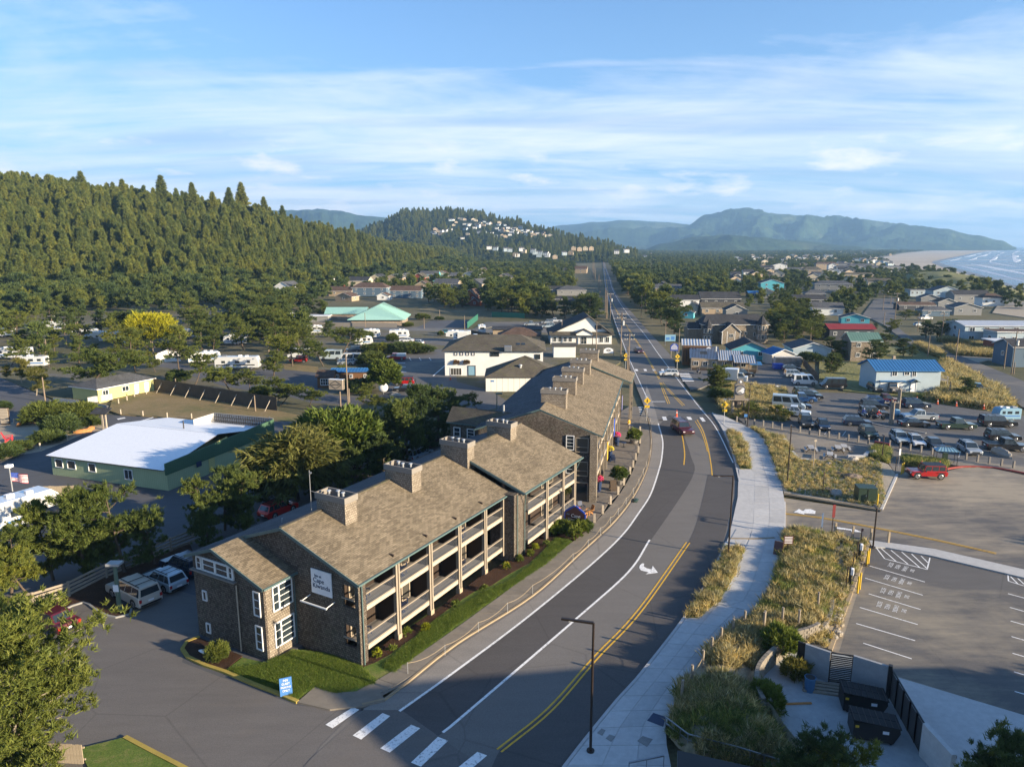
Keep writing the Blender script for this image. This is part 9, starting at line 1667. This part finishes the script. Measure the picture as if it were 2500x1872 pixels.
zone(L_('a1',[(-100,200),(2250,40),(2300,250),(1400,420),(0,520),(-200,450)]),46,['pine','dark','leaning','simple'],(5,9),'campground pine between the trailers at the left','campground pines',7,46,REST,6)
zone(L_('a2',[(0,330),(720,350),(700,640),(0,800)]),26,['pine','dark','simple'],(7,11),'tall pine in the belt left of the teal hall','pine belt left of the teal hall',6,26,REST,7)
zone(L_('a2',[(780,290),(2212,300),(2212,400),(1600,400),(1000,330)]),26,['cone','dark','simple'],(6,10),'pine standing in front of the estate houses','pines in front of the estate',6,26,REST,8)
zone(L_('a3',[(1480,260),(2212,200),(2800,200),(2800,420),(2212,560),(1800,560),(1560,520)]),420,['simple'],(6,9.5),'x','x',6,0,REST,9)
zone(L_('a4',[(0,0),(2070,0),(2300,80),(2700,150),(2600,300),(2000,560),(1200,480),(900,260),(480,270),(0,250)]),600,['simple'],(4.5,7.5),'x','x',6,0,REST,10)
zone([(60,330),(330,330),(470,620),(640,1000),(1100,1700),(1400,2300),(250,2300),(140,1000),(85,620)],3400,['simple'],(5,8.5),'x','x',8,0,REST,11)
zone([(-190,420),(-120,400),(0,420),(40,480),(80,900),(60,1250),(-150,900),(-300,560)],1300,['simple'],(6,9.5),'x','x',6.5,0,REST,12)
zone([(100,1100),(200,2300),(1400,2300),(2600,3300),(2400,4200),(-200,4200),(-500,1900),(0,1250)],9000,['simple'],(6,10),'x','x',12,0,REST,13)
zone(L_('a3',[(1440,190),(1600,200),(1860,400),(1800,650),(1640,640),(1500,420)]),90,['simple'],(7.5,11),'x','x',4.5,0,REST,16)
zone(L_('a1',[(-400,-120),(2300,-150),(2300,50),(900,45),(0,100),(-400,80)]),260,['simple'],(6,9.5),'x','x',5,0,REST,15)
zone([(-420,300),(-210,300),(-180,400),(-330,470)],200,['simple'],(7,11),'x','x',6,0,REST,14)
for s in range(3):proto(('simple',s));
srcs=[CROWN[k] for k in CROWN if k[0] in('simple',)][:5] or[CROWN[('dark',0)]]
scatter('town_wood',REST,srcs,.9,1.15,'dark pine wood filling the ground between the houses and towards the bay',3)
def hill_points(Hh,n,seed,i0=0,i1=None,smin=.8,smax=1.3,spacing=5,backmax=1.15,keep=None):
 o,V,ni,nr=Hh;rr=random.Random(seed);out=[];grid={}
 a=[np.array(v) for v in V];tries=0
 while len(out)<n and tries<n*4:
  tries+=1;i=rr.randrange(i0,i1 or ni);j=rr.randrange(nr);u,v=rr.random(),rr.random();b=i*(nr+1)+j
  A_=abs((V[b+nr+1][0]-V[b][0])*(V[b+1][1]-V[b][1]));
  if rr.random()>A_/hill_points.amax.get(id(Hh),1e9):
   if id(Hh) in hill_points.amax:continue
  p=a[b]*(1-u)*(1-v)+a[b+nr+1]*u*(1-v)+a[b+1]*(1-u)*v+a[b+nr+2]*u*v
  if keep and not keep(p):continue
  g=(int(p[0]/spacing),int(p[1]/spacing))
  if g in grid:continue
  grid[g]=1;out.append((p[0],p[1],p[2]-.5,rr.uniform(smin,smax)))
 return out
hill_points.amax={}
for Hh in(HL,HM):
 o,V,ni,nr=Hh;hill_points.amax[id(Hh)]=max((abs((V[(i+1)*(nr+1)+j][0]-V[i*(nr+1)+j][0])*(V[i*(nr+1)+j+1][1]-V[i*(nr+1)+j][1]))) for i in range(ni) for j in range(nr))
sp_crowns=[]
ridge=[(30,470),(200,455),(395,465),(470,470),(590,478),(645,500),(120,450),(300,462),(520,492),(690,520),(560,480),(860,560)]
for i,(x,vb) in enumerate(ridge):
 tab=left_tab;yr=640+max(0,x-500)*.7
 d=ray('p',x,vb+10);s=yr*.94/d.y;q=Vector((d.x*s,yr*.94,CH+d.z*s));top={590:478-5,645:492}.get(x)
 t_=tree('spruce',(q.x,q.y,q.z-6),21 if x in(590,200,395) else 17,ordn(i)+' listed spruce standing proud on the skyline of the forest hill','skyline spruces of the forest hill',1.3)
sp_src=[CROWN[k] for k in CROWN if k[0]=='spruce']
up=hill_points(HL,44000,4,smin=.55,smax=1.15,spacing=4.4,keep=lambda p:p[2]>5)
lo=hill_points(HL,9000,5,smin=.9,smax=1.5,spacing=5.2,keep=lambda p:0<=p[2]<=9)
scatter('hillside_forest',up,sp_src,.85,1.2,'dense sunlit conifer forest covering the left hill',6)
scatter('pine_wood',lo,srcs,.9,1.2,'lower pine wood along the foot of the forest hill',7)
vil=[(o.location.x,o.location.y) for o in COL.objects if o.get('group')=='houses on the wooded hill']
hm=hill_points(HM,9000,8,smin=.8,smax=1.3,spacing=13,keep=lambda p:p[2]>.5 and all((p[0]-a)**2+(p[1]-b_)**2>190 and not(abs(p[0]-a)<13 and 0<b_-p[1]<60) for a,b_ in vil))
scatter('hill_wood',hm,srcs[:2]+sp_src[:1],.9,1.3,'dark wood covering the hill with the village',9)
def tuft(seed,m,h,n=46,r=.16,lean=.45):
 rng=np.random.default_rng(seed);C=rng.normal(size=(n,3))*np.array([r,r,0]);D=rng.normal(size=(n,3))*np.array([lean,lean,0])+np.array([0,0,1.]);D/=np.linalg.norm(D,axis=1)[:,None]
 L=h*(.5+.6*rng.random(n));s=np.cross(D,rng.normal(size=(n,3)));s/=np.linalg.norm(s,axis=1)[:,None];w=(.012+.012*rng.random(n))[:,None]*(h/.7);mid=C+D*L[:,None]*.6;tip=C+D*L[:,None]+D*np.array([1,1,-.35])*L[:,None]*.25
 V=np.stack([C-s*w,C+s*w,mid+s*w*.8,mid-s*w*.8,tip],1).reshape(-1,3);F=[]
 for i in range(n):o=i*5;F+=[(o,o+1,o+2),(o,o+2,o+3),(o+3,o+2,o+4)]
 return npmesh('tuft',V,F,m,np.repeat(rng.random(n),5))
SRC={}
for nm,m,h,c,xy in(('gold','grass_gold',1.15,'z5',(300,1000)),('green','grass_green',.8,'z5',(470,600)),('lawn','grass_lawn',.2,'z2',(620,1180)),('gold2','grass_gold',1.0,'z5',(180,1080)),('green2','grass_green',.85,'z5',(560,640))):
 q=G(c,*xy,.5);z=mound_h(q.x,q.y) if c=='z5' else .1;t_=ob('grass_tuft',tuft(len(SRC)+3,m,h,46 if nm!='lawn' else 34,.16 if nm!='lawn' else .12),None,(q.x,q.y,z));tag(t_,'single grass tuft of the '+('corner lawn' if nm=='lawn' else 'mound')+', '+nm.strip('2')+' one','grass',kind='stuff');SRC[nm]=t_
def fill(P,n,hfun,seed,smin=.7,smax=1.2,keep=None):
 rr=random.Random(seed);xs=[p[0] for p in P];ys=[p[1] for p in P];out=[];k=0
 while len(out)<n and k<n*12:
  k+=1;x=rr.uniform(min(xs),max(xs));y=rr.uniform(min(ys),max(ys))
  if inside(x,y,P) and(keep is None or keep(x,y)):out.append((x,y,hfun(x,y),rr.uniform(smin,smax)))
 return out
goldz=L_('z5',[(60,1010),(330,830),(560,900),(700,700),(640,560),(740,500),(760,800),(640,960),(440,1020),(330,1120),(300,1290),(40,1200)])
pg=fill(mound,1900,lambda x,y:mound_h(x,y)-.03,1,keep=lambda x,y:noise.noise(Vector((x*.35,y*.35,1)))>-.22 and(y<56 or x>21+.0*y or noise.noise(Vector((x*.5,y*.5,5)))>.15))
scatter('dune_grass',pg,[SRC['gold'],SRC['gold2']],.5,.9,'tall golden dune grass on the mound',11,.25,'grass')
pg=fill(mound,1500,lambda x,y:mound_h(x,y)-.03,2,.5,1.,keep=lambda x,y:y>52 or y<43)
scatter('dune_grass',pg,[SRC['green'],SRC['green2']],.7,1.15,'green dune grass on the upper and lower mound',12,.2,'grass')
rowsB=[]
for i in range(34):
 for j in range(30):
  f=Vector(G('z6',600,830));a=(G('z6',1240,945)-f)/32;c_=(G('z6',650,640)-f)/17;q=f+a*(i+.5)+c_*(j+.3)
  if inside(q.x,q.y,bedB):rowsB.append((q.x+rnd.uniform(-.12,.12),q.y+rnd.uniform(-.12,.12),.12,rnd.uniform(.4,.7)))
scatter('planted_grass',rowsB,[SRC['gold'],SRC['green']],.7,1.,'rows of young dune grass planted in the sandy bed',13,.15,'grass')
for nm,P,n,src,s0,s1,z in(('planter_grass',planterA,330,['green','gold'],.5,.8,.14),('planter_grass',planterB,300,['gold','green'],.5,.85,.14),('bed_grass',bedA,260,['green','gold'],.5,.8,.11),('bed_grass',bedC,300,['green'],.8,1.1,.12),('bed_grass',L_('z6',[(335,388),(600,475),(690,640),(600,830),(560,745),(500,560),(440,455)]),420,['gold','green'],.6,.9,.12),('bed_grass',L_('z6',[(1180,600),(1200,535),(1300,545),(1290,640)]),260,['green'],.9,1.2,.12),('island_grass',isl,1800,['gold','green'],.8,1.3,.08)):
 scatter(nm,fill(P,n,lambda x,y:z,n,s0,s1),[SRC[k] for k in src],.8,1.1,'dune grass filling the strip or bed near the path, '+nm.replace('_',' '),n,.2,'grass')
dg=[]
for P in([(1350,990),(1500,1060),(1650,1160),(1870,1280),(1960,1440),(1700,1440),(1200,1370),(980,1330),(1200,1300),(1240,930)],[(1200,760),(1600,790),(1850,880),(2300,900),(1800,860),(1280,740)],[(980,820),(1240,930),(1200,880),(1000,800)],[(1280,830),(1900,870),(1880,930),(1400,900)]):dg+=fill(L_('a5',P),1600,lambda x,y:-.05,3,.9,1.6)
scatter('dune_grass',dg,[SRC['gold'],SRC['green']],.9,1.4,'wild dune grass around the blue roofed house and the beach road',17,.2,'grass')
lawnP=L_('z2',[(370,1115),(560,1090),(730,1020),(1000,1045),(1110,1110),(1180,1190),(960,1245),(845,1210),(750,1275),(600,1215)])
lawnQ=L_('z3',[(560,1600),(700,1490),(860,1350),(1000,1270),(1120,1195),(1320,1100),(1440,1000),(1560,870),(1640,885),(1500,1010),(1300,1140),(1000,1350),(800,1500),(620,1640)])
scatter('lawn_grass',fill(lawnP,5000,lambda x,y:.09,5,.7,1.3)+fill(lawnQ,5000,lambda x,y:.09,6,.7,1.3),[SRC['lawn']],.8,1.2,'mown green grass of the lawns beside the inn',18,.1,'grass')
for i,(x,y,s) in enumerate([(960,1240,.9),(1000,1220,1.0),(1080,1300,.9),(1120,1290,1.0),(1180,1270,1.1),(1220,1300,1.0),(1260,1290,1.1),(1300,1330,1.1),(1350,1290,1.2),(1390,1270,1.1),(1330,1260,1.0)]):
 p=G('b2',x,y,.12);plantthing('shrub',ordn(i)+' leafy green shrub from the left around the blue framed ground sign','shrub',p,(.75*s,.75*s,.6*s),'leaf_green',None,90,60+i,.2,26,0,.2)
for i,(c,x,y) in enumerate([('z3',520,1540),('z3',608,1520),('z3',695,1418),('z3',800,1390),('z3',975,1255),('z3',1140,1165),('z3',1265,1035),('z3',1345,990),('z3',1408,960),('z3',1435,925),('z3',1500,905),('b2',900,1490),('b2',950,1440),('b2',805,1540),('b2',680,1615)]):
 p=G(c,x,y,.13);plantthing('perennial',ordn(i)+' small perennial from the near end in the mulch bed along the inn','plant',p,(.3,.3,.28),'leaf_green' if i%3 else 'leaf_bright',None,26,90+i,.16,18,0,.2)
plantthing('shrub','dark green shrub in the yard corner below the block wall','shrub',G('z5',400,1330,.02),(.9,1.6,.9),'leaf_green',None,260,120,.25,26);plantthing('shrub','grey green shrub below the wall by the black panel','shrub',G('z5',545,1150,.02),(.9,.7,.7),'leaf_olive',None,160,121,.25,26);q=G('z5',470,950,1.2);plantthing('shrub','round dark green shrub on top of the mound','shrub',Vector((q.x,q.y,mound_h(q.x,q.y)-.1)),(1.3,1.2,1.0),'leaf_green',None,300,122,.3,26)
for i in range(70):
 x,y=rnd.uniform(0,1),rnd.uniform(0,1);q=G('z5',770+x*60-y*20,620+y*330,.12);b=MB();s=rnd.uniform(.12,.3);b.ellip((0,0,s*.2),(s,s*.8,s*.6),'stone' if i%3 else 'sand',7,5,False,.3,i);tag(b.build('boulder',None,tuple(q)),'one of the pale rocks strewn along the strip beside the charging bays','rock','pale rocks in the rocky strip')
for i,(x,y,h) in enumerate([(82,40,9),(90,50,10),(78,36,8),(58,34,7),(88,36,10),(96,44,11),(104,52,10),(112,44,11)]):tree('dark' if i%2 else 'pine',(x,y,0),h,ordn(i)+' pine beside the pub building, from the left','pines beside the pub',1.2)
b=MB();X0,X1,Y0,Y1,Z0_,Z1_=-13000,15000,-400,14500,-2.2,420
P=[(X0,Y0,Z0_),(X1,Y0,Z0_),(X1,Y1,Z0_),(X0,Y1,Z0_),(X0,Y0,Z1_),(X1,Y0,Z1_),(X1,Y1,Z1_),(X0,Y1,Z1_)]
m_=bpy.data.materials.new('haze_air');m_.use_nodes=True;MATS['haze_air']=m_;n_=m_.node_tree;n_.nodes.clear();v_=n_.nodes.new('ShaderNodeVolumePrincipled');v_.inputs['Color'].default_value=(.36,.64,1,1);v_.inputs['Density'].default_value=HAZE;v_.inputs['Anisotropy'].default_value=.15
o_=n_.nodes.new('ShaderNodeOutputMaterial');n_.links.new(v_.outputs[0],o_.inputs['Volume'])
b.add(P,[(0,3,2,1),(4,5,6,7),(0,1,5,4),(1,2,6,5),(2,3,7,6),(3,0,4,7)],'haze_air');hz=b.build('haze');tag(hz,'thin blue sea haze over the bay and hills','haze',kind='stuff')
